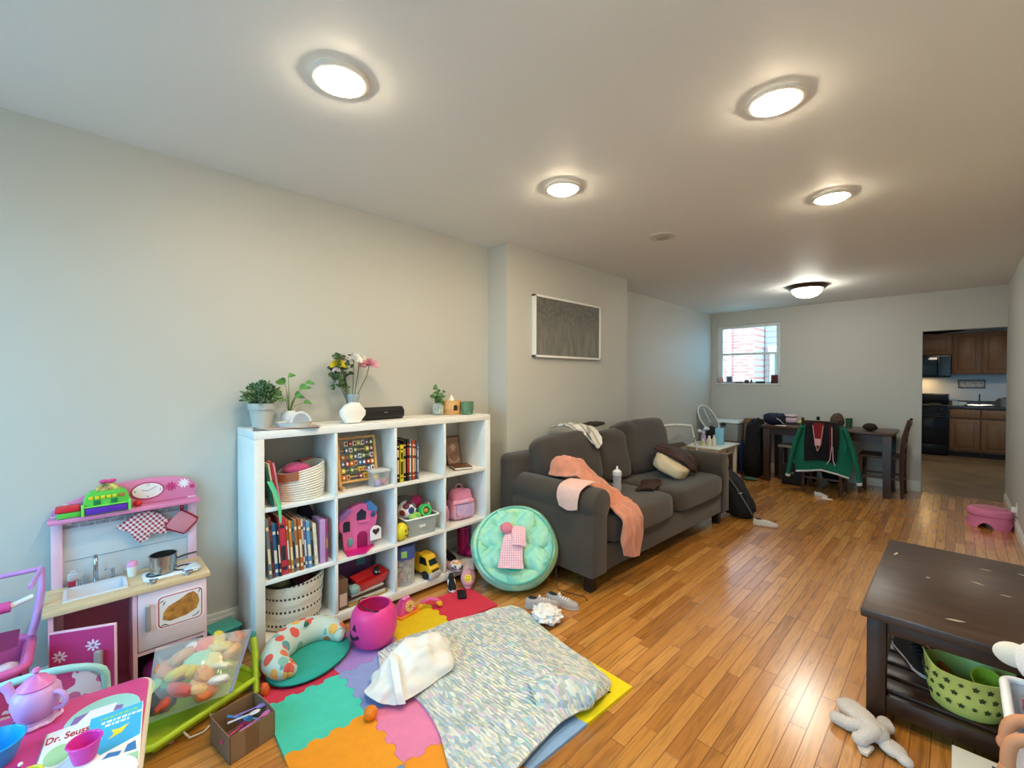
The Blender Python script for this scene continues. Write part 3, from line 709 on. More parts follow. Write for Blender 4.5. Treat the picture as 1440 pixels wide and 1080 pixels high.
bb = B(); bb.prism(arch(0, 0, .034, .082), -.004, .004, M=FX); bb.mi = 1; bb.prism(heart((0, .048), .022), .004, .0052, M=FX)
bb.obj('door', [m('#f3f0f4', .4), m('#3a2c3a', .5)], cs, (.028, .094, .05), (0, 0, R(8)))
book((FR-.07, .998, CELL_Z[1]+.001), .024, .2, .17, '#1b2f66', 'navy blue book standing left of the pink toy castle', lean=0)
# grey bin of toys
greyp = film('#c8ccca', .35, .25)
bn = thing('toy_bin', 'translucent grey plastic bin with white rim full of small toys', 'bin', (-2.475, 1.545, CELL_Z[1]+.001), -4)
bb = B(); hx, hy, hz = .095, .115, .115
def frust(bb, hx, hy, z0, z1, k0, k1, th):
    n0 = len(bb.bm.faces); rr = []
    for (z, k, o) in ((z0, k0, 0), (z1, k1, 0), (z1, k1, th), (z0+th, k0, th)):
        rr.append([bb.bm.verts.new((x, y, z)) for x, y in rrect(-hx*k+o, -hy*k+o, hx*k-o, hy*k-o, .018, 4)])
    for a, c in zip(rr, rr[1:]):
        n = len(a)
        for i in range(n): bb.bm.faces.new((a[i], a[(i+1) % n], c[(i+1) % n], c[i]))
    bb.bm.faces.new(rr[0][::-1]); bb.bm.faces.new(rr[-1]); bb._done(n0)
frust(bb, hx, hy, 0, hz, .88, 1, .003); bb.obj('body', m('#b3b8b4', .3, alpha=.8), bn)
bb = B()
P = rrect(-hx-.004, -hy-.004, hx+.004, hy+.004, .02, 4)
bb.tube([(x, y, hz) for x, y in P], .006, 8, closed=True); bb.obj('rim', m('#eef0ec', .4), bn)
B().box(-.002+hx*.94, -.022, .05, hx*.95+.001, .022, .068, .0005).obj('label_tag', m('#dfe3e0', .5), bn)
bz = CELL_Z[1]+.001
def lump(name, loc, r, c, label, cat='toy', nz=.1, e=1, rot=(0, 0, 0), rough=.5, seed=0, ns=3, group=None):
    return tag(B().ball((0, 0, 0), r, 20, 12, nz=nz, e=e, seed=seed, ns=ns).obj(name, c if not isinstance(c, str) else m(c, rough), None, loc, rot), label, cat, group)
dotm = None
def spotball(name, loc, r, base, spots, label, parent=None):
    t = thing(name, label, 'ball', loc)
    B().ball((0, 0, 0), r, 24, 14).obj('shell', m(base, .5), t)
    for i, (a, e, c) in enumerate(spots):
        d = V((cos(R(a))*cos(R(e)), sin(R(a))*cos(R(e)), sin(R(e)))); q = d.to_track_quat('Z', 'Y').to_matrix().to_4x4()
        B().ball((0, 0, 0), (r*.36, r*.36, r*.1), 14, 8, M=MX.Translation(d*r*.95) @ q).obj('spot', m(c, .5), t)
    return t
spotball('spotted_ball', (-2.47, 1.475, bz+.155), .060, '#e8e6ee', [(0, 10, '#2f3f7d'), (-35, 40, '#5a2340'), (45, 35, '#6e6a72'), (-60, -5, '#7a2d2a'), (60, -10, '#2d4a7a'), (10, 65, '#6b2b46')], 'white ball with dark spots at the left of the grey toy bin')
def gecko(loc, rz, lb):
    t = thing('green_toy', lb, 'toy', loc, rz)
    g = m('#4cc06a', .35)
    bb = B().ring(.024, .04, -.02, .02, 24, M=T((0, 0, 0), ry=80)); bb.obj('ring', g, t)
    B().ball((.012, 0, 0), (.012, .017, .017), 12, 8).obj('center', m('#d98a3c', .4), t)
    return t
gecko((-2.415, 1.575, bz+.145), 0, 'green ring toy with orange middle standing out of the grey bin')
lump('green_toy', (-2.415, 1.500, bz+.118), (.03, .045, .030), ramp_noise('frog_green', [(.4, '#4fb45f'), (.6, '#a9cf5a'), (.75, '#d9a35a')], 25), 'green and yellow toy lying at the front left of the grey bin')
lump('foil_pouch', (-2.47, 1.625, bz+.13), (.04, .03, .055), m('#8f8780', .3, .5, bump=.5, bs=30), 'crumpled grey foil pouch at the right of the grey bin', 'pouch', nz=.2)
lump('pink_cloth', (-2.545, 1.585, bz+.17), (.02, .05, .045), '#c7306f', 'dark pink cloth behind the toys of the grey bin', 'cloth', nz=.25)
lump('grey_plush', (-2.55, 1.50, bz+.2), (.03, .06, .03), '#6d6a66', 'grey soft toy at the back of the grey bin', 'toy', nz=.2)
t = thing('smiley_ball', 'yellow smiley ball in front of the grey bin', 'ball', (-2.395, 1.392, bz+.055), 30)
B().ball((0, 0, 0), (.042, .042, .055), 24, 14).obj('shell', m('#e3cf25', .4), t)
for y in (-.013, .013): B().ball((.039, y, .012), (.004, .005, .009), 10, 6).obj('eye', m('#26211a', .4), t)
B().tube([(.037+.004*cos(R(a*2)), .022*sin(R(a)), -.006-.012*cos(R(a))) for a in range(-60, 61, 15)], .0025, 6).obj('mouth', m('#26211a', .4), t)
# pink backpack
bpm = ramp_noise('pink_sequin', [(.35, '#d9799b'), (.5, '#e9a3bd'), (.7, '#d4b7d6')], 9, rough=.3)
bp = thing('small_backpack', 'small shiny pink backpack in the second row of the bookcase', 'backpack', (-2.495, 1.925, CELL_Z[1]+.001), -5)
bb = B(); bb.ball((0, 0, .075), (.065, .10, .075), 28, 16, e=.45, nz=.03); bb.obj('body', bpm, bp)
bb = B(); bb.ball((-.005, 0, .155), (.058, .088, .055), 24, 14, e=.7, nz=.12); bb.obj('flap', m('#e88fae', .45), bp)
bb = B(); bb.ball((.06, 0, .07), (.018, .075, .05), 22, 12, e=.5); bb.obj('pocket', ramp_noise('pink_pocket', [(.4, '#c9a9d6'), (.55, '#dcb3cf'), (.7, '#d05f8d')], 14, rough=.3), bp)
B().tube([(.062, -.095, .118), (.077, -.04, .122), (.078, .04, .122), (.062, .095, .118)], .003, 6).obj('zip', m('#8d5a78', .4), bp)
B().tube(arcpts((-.02, 0, .2), .03, 10, 170, 8, 'yz', .04), .005, 8).obj('handle', m('#dca0bd', .5), bp)
lump('pink_pouch', (-2.46, 1.762, CELL_Z[1]+.075), (.045, .026, .06), '#d98fb4', 'narrow pink pouch squeezed left of the small backpack', 'pouch', nz=.25, rough=.4)
lump('red_pouch', (-2.60, 1.80, CELL_Z[1]+.125), (.035, .04, .10), '#7d2038', 'dark red pouch at the back of the backpack cube', 'pouch', nz=.2)
# big basket bottom-left
wbm, nt, p, N, L = nodes('woven_dashes')
tcn = N('ShaderNodeTexCoord'); s = N('ShaderNodeSeparateXYZ'); L(tcn.outputs['Object'], s.inputs[0])
ang = math_node(nt, 'ARCTAN2', s.outputs[1], s.outputs[0])
da = math_node(nt, 'GREATER_THAN', math_node(nt, 'FRACT', math_node(nt, 'MULTIPLY', ang, 7.0)), .45)
dz = math_node(nt, 'LESS_THAN', math_node(nt, 'ABSOLUTE', math_node(nt, 'SUBTRACT', math_node(nt, 'FRACT', math_node(nt, 'MULTIPLY', s.outputs[2], 15.5)), .5)), .085)
k = math_node(nt, 'MULTIPLY', da, dz); mxn = N('ShaderNodeMixRGB'); L(k, mxn.inputs[0]); mxn.inputs[1].default_value = lin('#d3cbbb'); mxn.inputs[2].default_value = lin('#4c4640')
L(mxn.outputs[0], p.inputs['Base Color']); p.inputs['Roughness'].default_value = .95
wvn = N('ShaderNodeTexNoise'); wvn.inputs['Scale'].default_value = 120; L(tcn.outputs['Object'], wvn.inputs['Vector']); bpn = N('ShaderNodeBump'); bpn.inputs['Strength'].default_value = .5; bpn.inputs['Distance'].default_value = .006; L(wvn.outputs['Fac'], bpn.inputs['Height']); L(bpn.outputs[0], p.inputs['Normal'])
bk = thing('woven_basket', 'large cream woven basket with dark dashed stripes in the bottom left cube', 'basket', (-2.522, .790, CELL_Z[2]+.001))
bb = B(); prof = [(0, .003), (.135, 0), (.150, .012)]+[(.148+.0022*sin(i*1.57)+.003, .012+i*.0137) for i in range(1, 17)]+[(.146, .2312), (.14, .03), (0, .02)]
bb.lathe(prof, 44)
for v in bb.bm.verts: v.co.z *= 1+.09*v.co.y/.15; v.co.y += .02*v.co.z/.25
bb.obj('body', wbm, bk)
lump('plush_toy', (-2.54, .74, CELL_Z[2]+.205), (.06, .05, .03), '#8b8f6a', 'olive soft toy in the large woven basket', 'toy', nz=.2, rough=.9)
lump('cloth', (-2.53, .85, CELL_Z[2]+.20), (.08, .055, .045), '#5a1f22', 'dark maroon cloth in the large woven basket', 'cloth', nz=.2, rough=.9)
# bottom second cube
z2 = CELL_Z[2]+.001
for i, (c, th, dx, w2, lb, rz) in enumerate((('#a8893f', .012, .0, .125, 'mustard board at the bottom of the stack in the bottom second cube', 4), ('#c9c3b4', .016, -.01, .115, 'pale game box in the low stack under the red tray', -3), ('#47322a', .014, -.012, .12, 'dark brown book on top of the low stack under the red tray', 2), ('#d9d5cb', .016, -.018, .105, 'off white box under the red tray', 5))):
    zz = z2+sum((.012, .016, .014, .016)[:i])+.0005*i
    t = thing('flat_box', lb, 'box', (-2.485+dx, 1.178, zz), rz)
    B().box(-.085, -w2, 0, .085, w2, th-.0005, .002).obj('carton', m(c, .5), t)
t = thing('red_toy_tray', 'red plastic toy tray on top of the stack of flat boxes', 'toy tray', (-2.465, 1.215, z2+.062), 6); t.rotation_euler = (R(5), R(6), R(6))
bb = B(); P = []
bb.lathe([(0, 0), (.06, 0), (.075, .012), (.082, .055), (.086, .058), (.086, .062), (.078, .06), (.07, .018), (0, .012)], 4, M=MX.Rotation(R(45), 4, 'Z'))
for v in bb.bm.verts: v.co.y *= 1.6; v.co.x *= .95
bmesh.ops.bevel(bb.bm, geom=bb.bm.edges[:], offset=.006, segments=2, affect='EDGES', profile=.5)
for f in bb.bm.faces: f.smooth = True
bb.obj('tray', m('#d6262a', .35), t)
t = thing('brown_box', 'brown cardboard box standing at the left of the bottom second cube', 'box', (-2.465, 1.022, z2), 3)
B().box(-.07, -.03, 0, .07, .03, .165, .002).obj('carton', m('#6f5440', .8), t); B().box(.0702, -.02, .02, .0712, .022, .09).obj('label_tag', m('#cdb8aa', .7), t)
t = thing('purple_box', 'purple box at the back of the bottom second cube', 'box', (-2.61, 1.16, z2+.0), 0)
B().box(-.05, -.10, 0, .05, .11, .235, .003).obj('carton', m('#5d3568', .6), t); B().box(.0502, .02, .15, .0514, .075, .2).obj('sticker', m('#3f7f86', .5), t)
lump('dark_toy', (-2.51, 1.29, z2+.17), (.03, .03, .03), ramp_noise('speckled', [(.45, '#1d1c24'), (.6, '#1d1c24'), (.62, '#d8d4dc')], 60, rough=.5, interp='CONSTANT'), 'black speckled toy standing behind the red tray', 'toy', nz=.2)
bpy.data.objects['dark_toy'].location.z = z2+.1
lump('teal_piece', (-2.415, 1.10, z2+.085), (.03, .03, .022), '#8fb0a8', 'pale teal plastic piece left of the red tray', 'toy', nz=.15, e=.6)
# clear jar with blocks
JX, JY = -2.46, 1.440
jr = thing('block_jar', 'clear plastic tub with blue lid holding pastel toy blocks', 'tub', (JX, JY, z2))
B().lathe([(0, .001), (.07, 0), (.076, .006), (.072, .02), (.073, .165), (.071, .165), (.070, .02), (0, .008)], 32).obj('body', film('#dfe6ea', .82, .05), jr)
B().lathe([(.074, .165), (.081, .168), (.078, .178), (.076, .23), (.068, .242), (0, .245), (0, .238), (.065, .235), (.072, .2), (.072, .168), (.074, .165)], 32).obj('lid', m('#4a5aa0', .25, alpha=.75), jr)
B().box(.074, -.018, .182, .079, .018, .222, .001, M=MX.Rotation(R(-25), 4, 'Z')).obj('sticker', m('#8fc46a', .5), jr)
bcol = [('#d9a3b0', 'pink'), ('#b5c79a', 'sage green'), ('#d9cf9e', 'pale yellow'), ('#a9b9c9', 'pale blue'), ('#c98f86', 'salmon'), ('#cdb7a0', 'beige')]
i = 0
for lay in range(4):
    for k in range(5):
        a = 2*pi*k/5+lay*.6; r = .043 if k else .0
        cc, nm = bcol[(lay*2+k) % 6]
        if not k: r = .012
        t = B().cbox((0, 0, 0), (.027, .027, .027), .003).obj('toy_block', m(cc, .6), None, (JX+r*cos(a), JY+r*sin(a), z2+.026+lay*.0355), (.0, 0, a))
        tag(t, nm+' toy block inside the clear tub with the blue lid', 'toy block', nm+' blocks in the clear tub'); i += 1
# toy truck
tk = thing('toy_truck', 'yellow toy truck with black windows and grey bumper', 'toy truck', (-2.455, 1.595, z2+.0), 10)
ym = m('#e8b51f', .35)
bb = B(); bb.prism([(-.10, .03), (.10, .03), (.105, .07), (.09, .08), (.062, .14), (.02, .15), (-.02, .15), (-.03, .12), (-.10, .12)], -.04, .04, M=MX(((1, 0, 0, 0), (0, 0, 1, 0), (0, 1, 0, 0), (0, 0, 0, 1))), bev=.008); bb.obj('cab', ym, tk)
bb = B(); bb.prism([(-.032, .006), (.032, .006), (.03, .042), (-.03, .042)], 0, .004, M=MX.Translation((.0885, 0, .082)) @ MX.Rotation(R(-26), 4, 'Y') @ FX); bb.obj('windshield', m('#14161c', .1), tk)
for s in (-1, 1): B().prism([(.0, .09), (.07, .09), (.055, .132), (.005, .138)], s*.041-.002, s*.041+.002, M=MX(((1, 0, 0, 0), (0, 0, 1, 0), (0, 1, 0, 0), (0, 0, 0, 1)))).obj('window', m('#14161c', .1), tk)
B().box(.085, -.044, .012, .114, .044, .045, .005).obj('bumper', m('#b9bbbd', .3), tk)
B().box(.1045, -.028, .052, .1075, .028, .062).obj('grille', m('#1a1a1c', .4), tk)
for x in (-.06, .055):
    for s in (-1, 1): B().lathe([(0, -.009), (.02, -.009), (.026, -.006), (.026, .006), (.02, .009), (0, .009)], 20, M=T((x, s*.043, .026), rx=90)).obj('wheel', m('#17171a', .6), tk)
# boots, slippers and trainers bottom right
def boot(loc, rz, lean, label):
    t = thing('rain_boot', label, 'boot', loc, rz, 'magenta rain boots'); t.rotation_euler = (R(lean), 0, R(rz))
    bb = B(); bb.tube([(0, 0, .012), (0, 0, .06), (0, 0, .12), (0, 0, .20), (0, 0, .205)], [.036, .040, .042, .044, .042], 18); bb.ball((.05, 0, .035), (.062, .036, .034), 18, 10)
    bb.obj('shaft', m('#b01657', .25), t); bb = B(); bb.ball((.03, 0, .010), (.085, .038, .010), 20, 8); bb.obj('sole', m('#7c0f3c', .4), t)
    bb = B(); bb.ring(.034, .045, .198, .212, 20); bb.obj('cuff', m('#c51f66', .3), t)
    return t
boot((-2.60, 1.775, z2), 0, 0, 'magenta rain boot standing on the left in the bottom right cube')
boot((-2.535, 1.985, z2), 15, 0, 'magenta rain boot standing on the right, behind the pink slipper')
def trainer(name, loc, rz, L_, upper, sole, label, cat='shoe', stripe=None, laces=None, group=None, tilt=(0, 0), tongue=None):
    """low shoe pointing to local +x"""
    t = thing(name, label, cat, loc, rz, group); t.rotation_euler = (R(tilt[0]), R(tilt[1]), R(rz))
    k = L_/.28
    def outl(sc): return [(k*x, k*y*sc) for x, y in ((-.13, -.028), (-.06, -.033), (.0, -.032), (.07, -.045), (.12, -.035), (.145, -.005), (.14, .02), (.11, .04), (.06, .046), (.0, .035), (-.06, .034), (-.13, .03), (-.142, 0))]
    B().prism(outl(1), 0, .024*k, bev=.006*k).obj('sole', m(sole, .6), t)
    bb = B(); rows = []
    xs = [-.135, -.115, -.07, -.02, .03, .08, .12, .14]; hs = [.066, .095, .086, .082, .075, .062, .053, .042]; ws = [.018, .03, .034, .034, .038, .042, .032, .010]
    for x, h, wd in zip(xs, hs, ws): rows.append([(k*x, k*wd*cos(R(a))*(1.0 if a in (0, 180) else .95), k*(.018+(h-.018)*sin(R(a))**.8 if 0 < a < 180 else .018)) for a in range(0, 181, 20)])
    bb.sheet(rows, 20, 14, .004*k); bb.obj('upper', upper if not isinstance(upper, str) else m(upper, .8), t)
    bb = B(); bb.ball((-.082*k, 0, .088*k), (.042*k, .023*k, .008*k), 16, 8, M=MX.Rotation(R(6), 4, 'Y')); bb.obj('opening', m('#2a2527', .9), t)
    if stripe:
        for s in (-1, 1):
            for j in range(3):
                x = k*(-.035+j*.024); B().tube([(x, s*.0375*k, .025*k), (x-.006*k, s*.0375*k, .045*k), (x-.012*k, s*.030*k, .062*k)], .0042*k, 6).obj('stripe', m(stripe, .6), t)
    if laces:
        for j in range(4):
            x = k*(-.012+j*.022); h = .0855-.0042*j; B().tube([(x, -.022*k, h*k*.88), (x+.004*k, 0, h*k), (x, .022*k, h*k*.88)], .0035*k, 6).obj('lace', m(laces, .7), t)
    if tongue: B().ball((-.022*k, 0, .088*k), (.012*k, .02*k, .02*k), 12, 8).obj('tongue', m(tongue, .8), t)
    return t
trainer('sneaker', (-2.295, 1.700, .016), -32, .17, '#17161a', '#eeeeee', 'black trainer with white stripes leaning out of the bottom right cube', 'shoe', stripe='#f0f0f0')
trainer('sneaker', (-2.56, 1.868, z2), -4, .17, '#1c1a20', '#2a2a2e', 'black trainer standing between the magenta boots', 'shoe', stripe='#d9d9de')
tag(B().prism(rrect(-.05, -.028, .05, .028, .01), 0, .012, bev=.002).obj('phone_case', m('#121214', .4), None, (-2.160, 1.680, .0145), (0, 0, R(-35))), 'flat black case lying on the red foam tile by the trainer', 'case')
t = thing('smiley_slipper', 'pink fluffy slipper with a yellow smiley face', 'slipper', (-2.275, 1.822, .062), -40); t.rotation_euler = (0, R(24), R(-40))
slm = m('#e79aa6', .95, sheen=.6, bump=.5, bs=200)
B().ball((0, 0, .0), (.115, .045, .014), 24, 10).obj('sole', m('#dba0a6', .8), t); B().ball((.045, 0, .026), (.065, .048, .034), 22, 12).obj('upper', slm, t)
bb = B(); bb.ball((-.045, 0, .014), (.06, .042, .016), 20, 10); bb.obj('lining', m('#e9c7bf', .95, sheen=.5), t)
f = B().lathe([(0, 0), (.024, 0), (.024, .004), (0, .007)], 24, M=T((.078, 0, .053), ry=32)).obj('face', m('#e6c92c', .5), t)
for y in (-.008, .008): B().ball((0, 0, 0), (.003, .003, .003), 8, 6, M=T((.074, y, .063))).obj('eye', m('#2a2418', .5), f)
B().tube([T((.078, 0, .058), ry=32) @ V((.005+.009*cos(R(a)), .014*sin(R(a)), .003)) for a in range(-65, 66, 26)], .0015, 6).obj('mouth', m('#2a2418', .5), f)
t = thing('smiley_slipper', 'pink slipper with orange lining lying under the smiley one', 'slipper', (-2.385, 1.785, z2+.008), -10)
B().ball((0, 0, .012), (.09, .04, .014), 24, 10).obj('sole', m('#dba0a6', .8), t); B().ball((.04, 0, .034), (.055, .044, .03), 22, 12).obj('upper', ramp_noise('slipper_print', [(.4, '#e7a06a'), (.5, '#efe6e2'), (.62, '#4c4a52')], 22, rough=.9), t)
# ------------------------------------------------------------------ things on top of the bookcase
TZ = BH+.001
def leafpoly(n=6): return None
def leaf(bb, base, d, L_, wd, curl=.3, upv=V((0, 0, 1)), fold=.15):
    d = d.normalized(); sd = d.cross(upv)
    if sd.length < 1e-3: sd = V((1, 0, 0))
    sd.normalize(); nm = sd.cross(d).normalized()
    rows = []
    for i in range(6):
        t_ = i/5; c = base+d*L_*t_-V((0, 0, 1))*curl*L_*t_*t_; w_ = wd*sin(pi*min(1, .06+.94*t_))**.8
        rows.append([c-sd*w_+nm*w_*fold*2, c, c+sd*w_+nm*w_*fold*2])
    n0 = len(bb.bm.faces); vs = [[bb.bm.verts.new(p) for p in r] for r in rows]
    for i in range(5):
        for j in range(2): bb.bm.faces.new((vs[i][j], vs[i+1][j], vs[i+1][j+1], vs[i][j+1]))
    bb._done(n0)
pl = thing('potted_shrub', 'small bushy green plant in a grey pot at the left end of the bookcase', 'potted plant', (-2.575, .672, TZ))
B().lathe([(0, 0), (.045, 0), (.058, .095), (.066, .096), (.067, .128), (.060, .128), (.057, .10), (0, .10)], 32).obj('pot', m('#b9b9b2', .6), pl)
bb = B(); rnd = random.Random(11)
for i in range(520):
    th = rnd.uniform(0, 2*pi); ph = rnd.uniform(.0, 1.0); d = V((cos(th)*cos(ph*1.5), sin(th)*cos(ph*1.5), sin(ph*1.5)+.1))
    r = rnd.uniform(.35, 1); p0 = V((d.x*.085*r, d.y*.085*r, .125+d.z*.095*r)); leaf(bb, p0, d+V((rnd.uniform(-.5, .5), rnd.uniform(-.5, .5), rnd.uniform(-.2, .4))), rnd.uniform(.022, .038), .0062, .2, V((.7, -.6, .6)))
bb.obj('foliage', ramp_noise('shrub_leaf', [(.35, '#2f4a2a'), (.5, '#50703f'), (.62, '#7f9468'), (.75, '#b9c4a8')], 60, rough=.6), pl, recalc=False)
pt = thing('pothos', 'leafy green cutting in a small white vase beside the grey pot', 'potted plant', (-2.60, .815, TZ))
B().lathe([(0, 0), (.032, 0), (.044, .03), (.040, .065), (.026, .08), (.022, .08), (.036, .06), (.03, .01), (0, .008)], 28).obj('vase', m('#dfe3e6', .2), pt)
bb = B(); bl = B(); rnd = random.Random(5)
for (dx, dy, h, lx, ly, L_) in ((.01, -.025, .20, .2, -.5, .07), (.02, -.01, .235, .0, .5, .05), (.02, .05, .17, .3, .6, .065), (.01, .085, .2, .2, 1, .05), (.03, -.02, .11, .7, -.5, .07), (.03, .02, .13, .8, .3, .065), (-.01, .04, .12, .1, 1, .05), (.02, -.045, .14, .5, -.8, .07), (.02, .07, .09, .4, .9, .045)):
    bb.tube([(0, 0, .06), (dx*.4, dy*.4, .06+h*.5), (dx, dy, .03+h)], [.0025, .002, .0015], 6)
    leaf(bl, V((dx, dy, .03+h)), V((lx, ly, .45)), L_*1.1, L_*.36, .5, V((.75, -.5, .55)))
bb.obj('stems', m('#6d8a4f', .5), pt, recalc=False); bl.obj('leaves', ramp_noise('pothos_leaf', [(.4, '#3f7036'), (.55, '#5a9448'), (.7, '#8dbb6c')], 16, rough=.4), pt, recalc=False)
t = thing('white_dish', 'oval white tray with an upright grey arch on the bookcase', 'tray', (-2.465, .800, TZ+.006), 0)
bb = B().lathe([(0, 0), (.055, 0), (.066, .022), (.068, .024), (.062, .022), (.05, .006), (0, .006)], 32, sy=1.35); bb.obj('dish', m('#dbdedb', .25), t)
bb = B(); A = arcpts((0, .03, .007), .05, 0, 180, 14, 'yz', .062); bb.tube(A, .008, 10); bb.obj('arch', m('#d7d9dc', .3), t); B().prism([(p[1], p[2]) for p in arcpts((0, .03, .007), .045, 0, 180, 14, 'yz', .056)], -.003, .003, M=FX).obj('panel', m('#a9afb9', .35), t)
for i, (x, y, sx, sy, rz, c, lb) in enumerate(((-2.455, .755, .085, .15, -14, '#3a2a2c', 'dark magazine under the white dish on the bookcase'), (-2.465, .77, .08, .135, 4, '#d9d4cc', 'white magazine on top of the dark one on the bookcase'))):
    tag(B().box(-sx, -sy, 0, sx, sy, .0025).obj('magazine', ramp_noise('cover_print_%d' % i, [(.4, c), (.6, '#b8938c' if i else '#7c6a64')], 9, rough=.3), None, (x, y, TZ+i*.003), (0, 0, R(rz))), lb, 'magazine')
# bouquet
bq = thing('flower_vase', 'fluted glass vase with yellow, white and pink flowers', 'vase of flowers', (-2.575, 1.165, TZ))
bb = B(); n0 = 0; seg = 36
prof = [(0, .004), (.034, 0), (.036, .02), (.033, .08), (.040, .15), (.046, .165), (.043, .165), (.030, .08), (.03, .02), (0, .016)]
bb.lathe(prof, seg)
for i, v in enumerate(bb.bm.verts):
    a = math.atan2(v.co.y, v.co.x); f = 1+.045*cos(12*a); v.co.x *= f; v.co.y *= f
bb.obj('vase', film('#c3d0da', .62, .05), bq)
st = B(); lf = B(); rnd = random.Random(2)
def bloom(parent, name, c, r, n, col, col2, flat=.5):
    bb = B()
    for k in range(n):
        ring_ = k/n; th = k*2.399; el = lerp(-.25, 1.4, 1-ring_)
        d = V((cos(th)*cos(el), sin(th)*cos(el), sin(el)*.75)); leaf(bb, V(c)+d*r*.1, d, r*lerp(.8, 1, ring_), r*.17, .12, V((.7, -.6, .6)))
    o = bb.obj(name, ramp_noise('petal_'+col.strip('#'), [(.35, col), (.7, col2)], 30, rough=.7), parent, recalc=False); return o
heads = [('flower', (.0, -.085, .335), .05, '#e0c81c', '#f0dc4a'), ('flower', (.01, .005, .37), .055, '#efeae0', '#faf7f0'), ('flower', (.01, .105, .34), .06, '#e594a8', '#f2c3cb'), ('flower', (-.02, .055, .375), .05, '#f4efe6', '#e9e2d8'), ('flower', (.02, -.105, .305), .025, '#e8dfe6', '#d8b9c9'), ('flower', (-.03, -.05, .375), .04, '#b7a3b3', '#d9c3cf')]
for nm, c, r, c1, c2 in heads:
    st.tube([(c[0]*.1, c[1]*.12, .03), (c[0]*.3, c[1]*.35, .17), (c[0]*.8, c[1]*.85, c[2]*.8), (c[0], c[1], c[2])], .0026, 6); bloom(bq, nm, c, r, 60, c1, c2)
for i in range(60):
    t_ = rnd.uniform(.0, 1); c = V((rnd.uniform(-.03, .035), lerp(-.02, -.12, rnd.random()), .19+.21*t_)); leaf(lf, c, V((rnd.uniform(-.6, 1), rnd.uniform(-1, .5), rnd.uniform(-.2, .7))), rnd.uniform(.03, .048), .015, .3, V((.7+rnd.uniform(-.3, .3), -.6, .6)))
for i in range(6): st.tube([(0, 0, .03), (.01*i-.02, -.02-.012*i, .2), (.012*i-.02, -.04-.015*i, .30+.02*i)], .002, 5)
st.obj('stems', m('#5d6b3c', .6), bq, recalc=False); lf.obj('leaves', ramp_noise('bouquet_leaf', [(.4, '#2f4526'), (.6, '#4d6a35')], 20, rough=.5), bq, recalc=False)
t = thing('white_night_light', 'white faceted eight-sided ornament in front of the flower vase', 'ornament', (-2.44, 1.105, TZ))
oc = [(-.04, .002), (.035, .0), (.072, .045), (.074, .072), (.035, .118), (-.005, .122), (-.045, .105), (-.072, .07), (-.07, .045)]
bb = B(); bb.prism(oc, -.03, .03, M=FX, bev=.018); bb.obj('body', m('#efece4', .45), t)
t = thing('tube_speaker', 'black tube shaped speaker on top of the bookcase', 'speaker', (-2.545, 1.350, TZ+.001), 2)
bb = B(); bb.prism([(.042*cos(R(a)), .042+.042*sin(R(a))) for a in range(22, 382, 45)], -.135, .135, M=FY, bev=.006)
for v in bb.bm.verts: v.co = V((v.co.x, v.co.y, v.co.z))
bb.obj('body', m('#121113', .45), t, (0, 0, -.003)); B().box(.039, -.012, .043, .0425, .012, .048, .0005).obj('badge', m('#8c8c8c', .3), t)
# plant in a jar
t = thing('herb_jar', 'green sprig growing in a small clear glass jar', 'potted plant', (-2.585, 1.80, TZ))
B().lathe([(0, .003), (.036, 0), (.04, .01), (.04, .06), (.033, .078), (.036, .085), (.033, .085), (.030, .076), (.037, .058), (.036, .012), (0, .01)], 28).obj('jar', film('#dde6e0', .8, .04), t)
B().lathe([(0, .011), (.034, .011), (.034, .042), (0, .042)], 20).obj('pebbles', ramp_noise('pebbles', [(.4, '#7a8a6a'), (.6, '#c9ccb8')], 60, rough=.7, vor=True), t)
bl = B(); bs = B(); rnd = random.Random(9)
for (dx, dy, h) in ((0, -.01, .20), (.01, .03, .16), (.0, -.03, .13), (.02, .01, .12), (-.02, .02, .15)):
    bs.tube([(0, 0, .04), (dx*.5, dy*.5, h*.6), (dx, dy, h)], .002, 6)
    for k in range(8):
        a = rnd.uniform(0, 2*pi); z = lerp(.07, h, (k+1)/8); leaf(bl, V((dx*z/h, dy*z/h, z)), V((cos(a), sin(a), .45)), rnd.uniform(.03, .046), .014, .3, V((.7, -.6, .5)))
bs.obj('stems', m('#4f6b38', .5), t, recalc=False); bl.obj('leaves', ramp_noise('herb_leaf', [(.4, '#35582c'), (.6, '#5b8444'), (.75, '#88a86a')], 24, rough=.5), t, recalc=False)
t = thing('wooden_candle_house', 'light wooden round candle holder with a pale pointed top', 'candle holder', (-2.57, 1.905, TZ))
B().lathe([(0, 0), (.066, 0), (.069, .004), (.069, .092), (.064, .1), (0, .1)], 36).obj('body', ramp_noise('pine_wrap', [(.3, '#c08a4c'), (.6, '#d9a566'), (.75, '#b57d42')], 5, (1, 1, 9), .5), t)
B().lathe([(0, .10), (.022, .10), (.019, .112), (.008, .125), (.004, .138), (0, .143)], 20).obj('flame_cap', m('#f0ead9', .4), t)
bb = B(); bb.prism(arch(0, .03, .014, .04), .066, .0705, M=MX.Rotation(R(-12), 4, 'Z') @ FX); bb.obj('opening', m('#2c1c10', .6), t)
t = thing('green_cup', 'small green ceramic cup at the right end of the bookcase', 'cup', (-2.475, 1.975, TZ))
B().lathe([(0, 0), (.032, 0), (.040, .004), (.041, .03), (.046, .032), (.046, .09), (.042, .09), (.040, .02), (0, .015)], 32).obj('body', m('#5d7f5e', .35, var=.1), t)
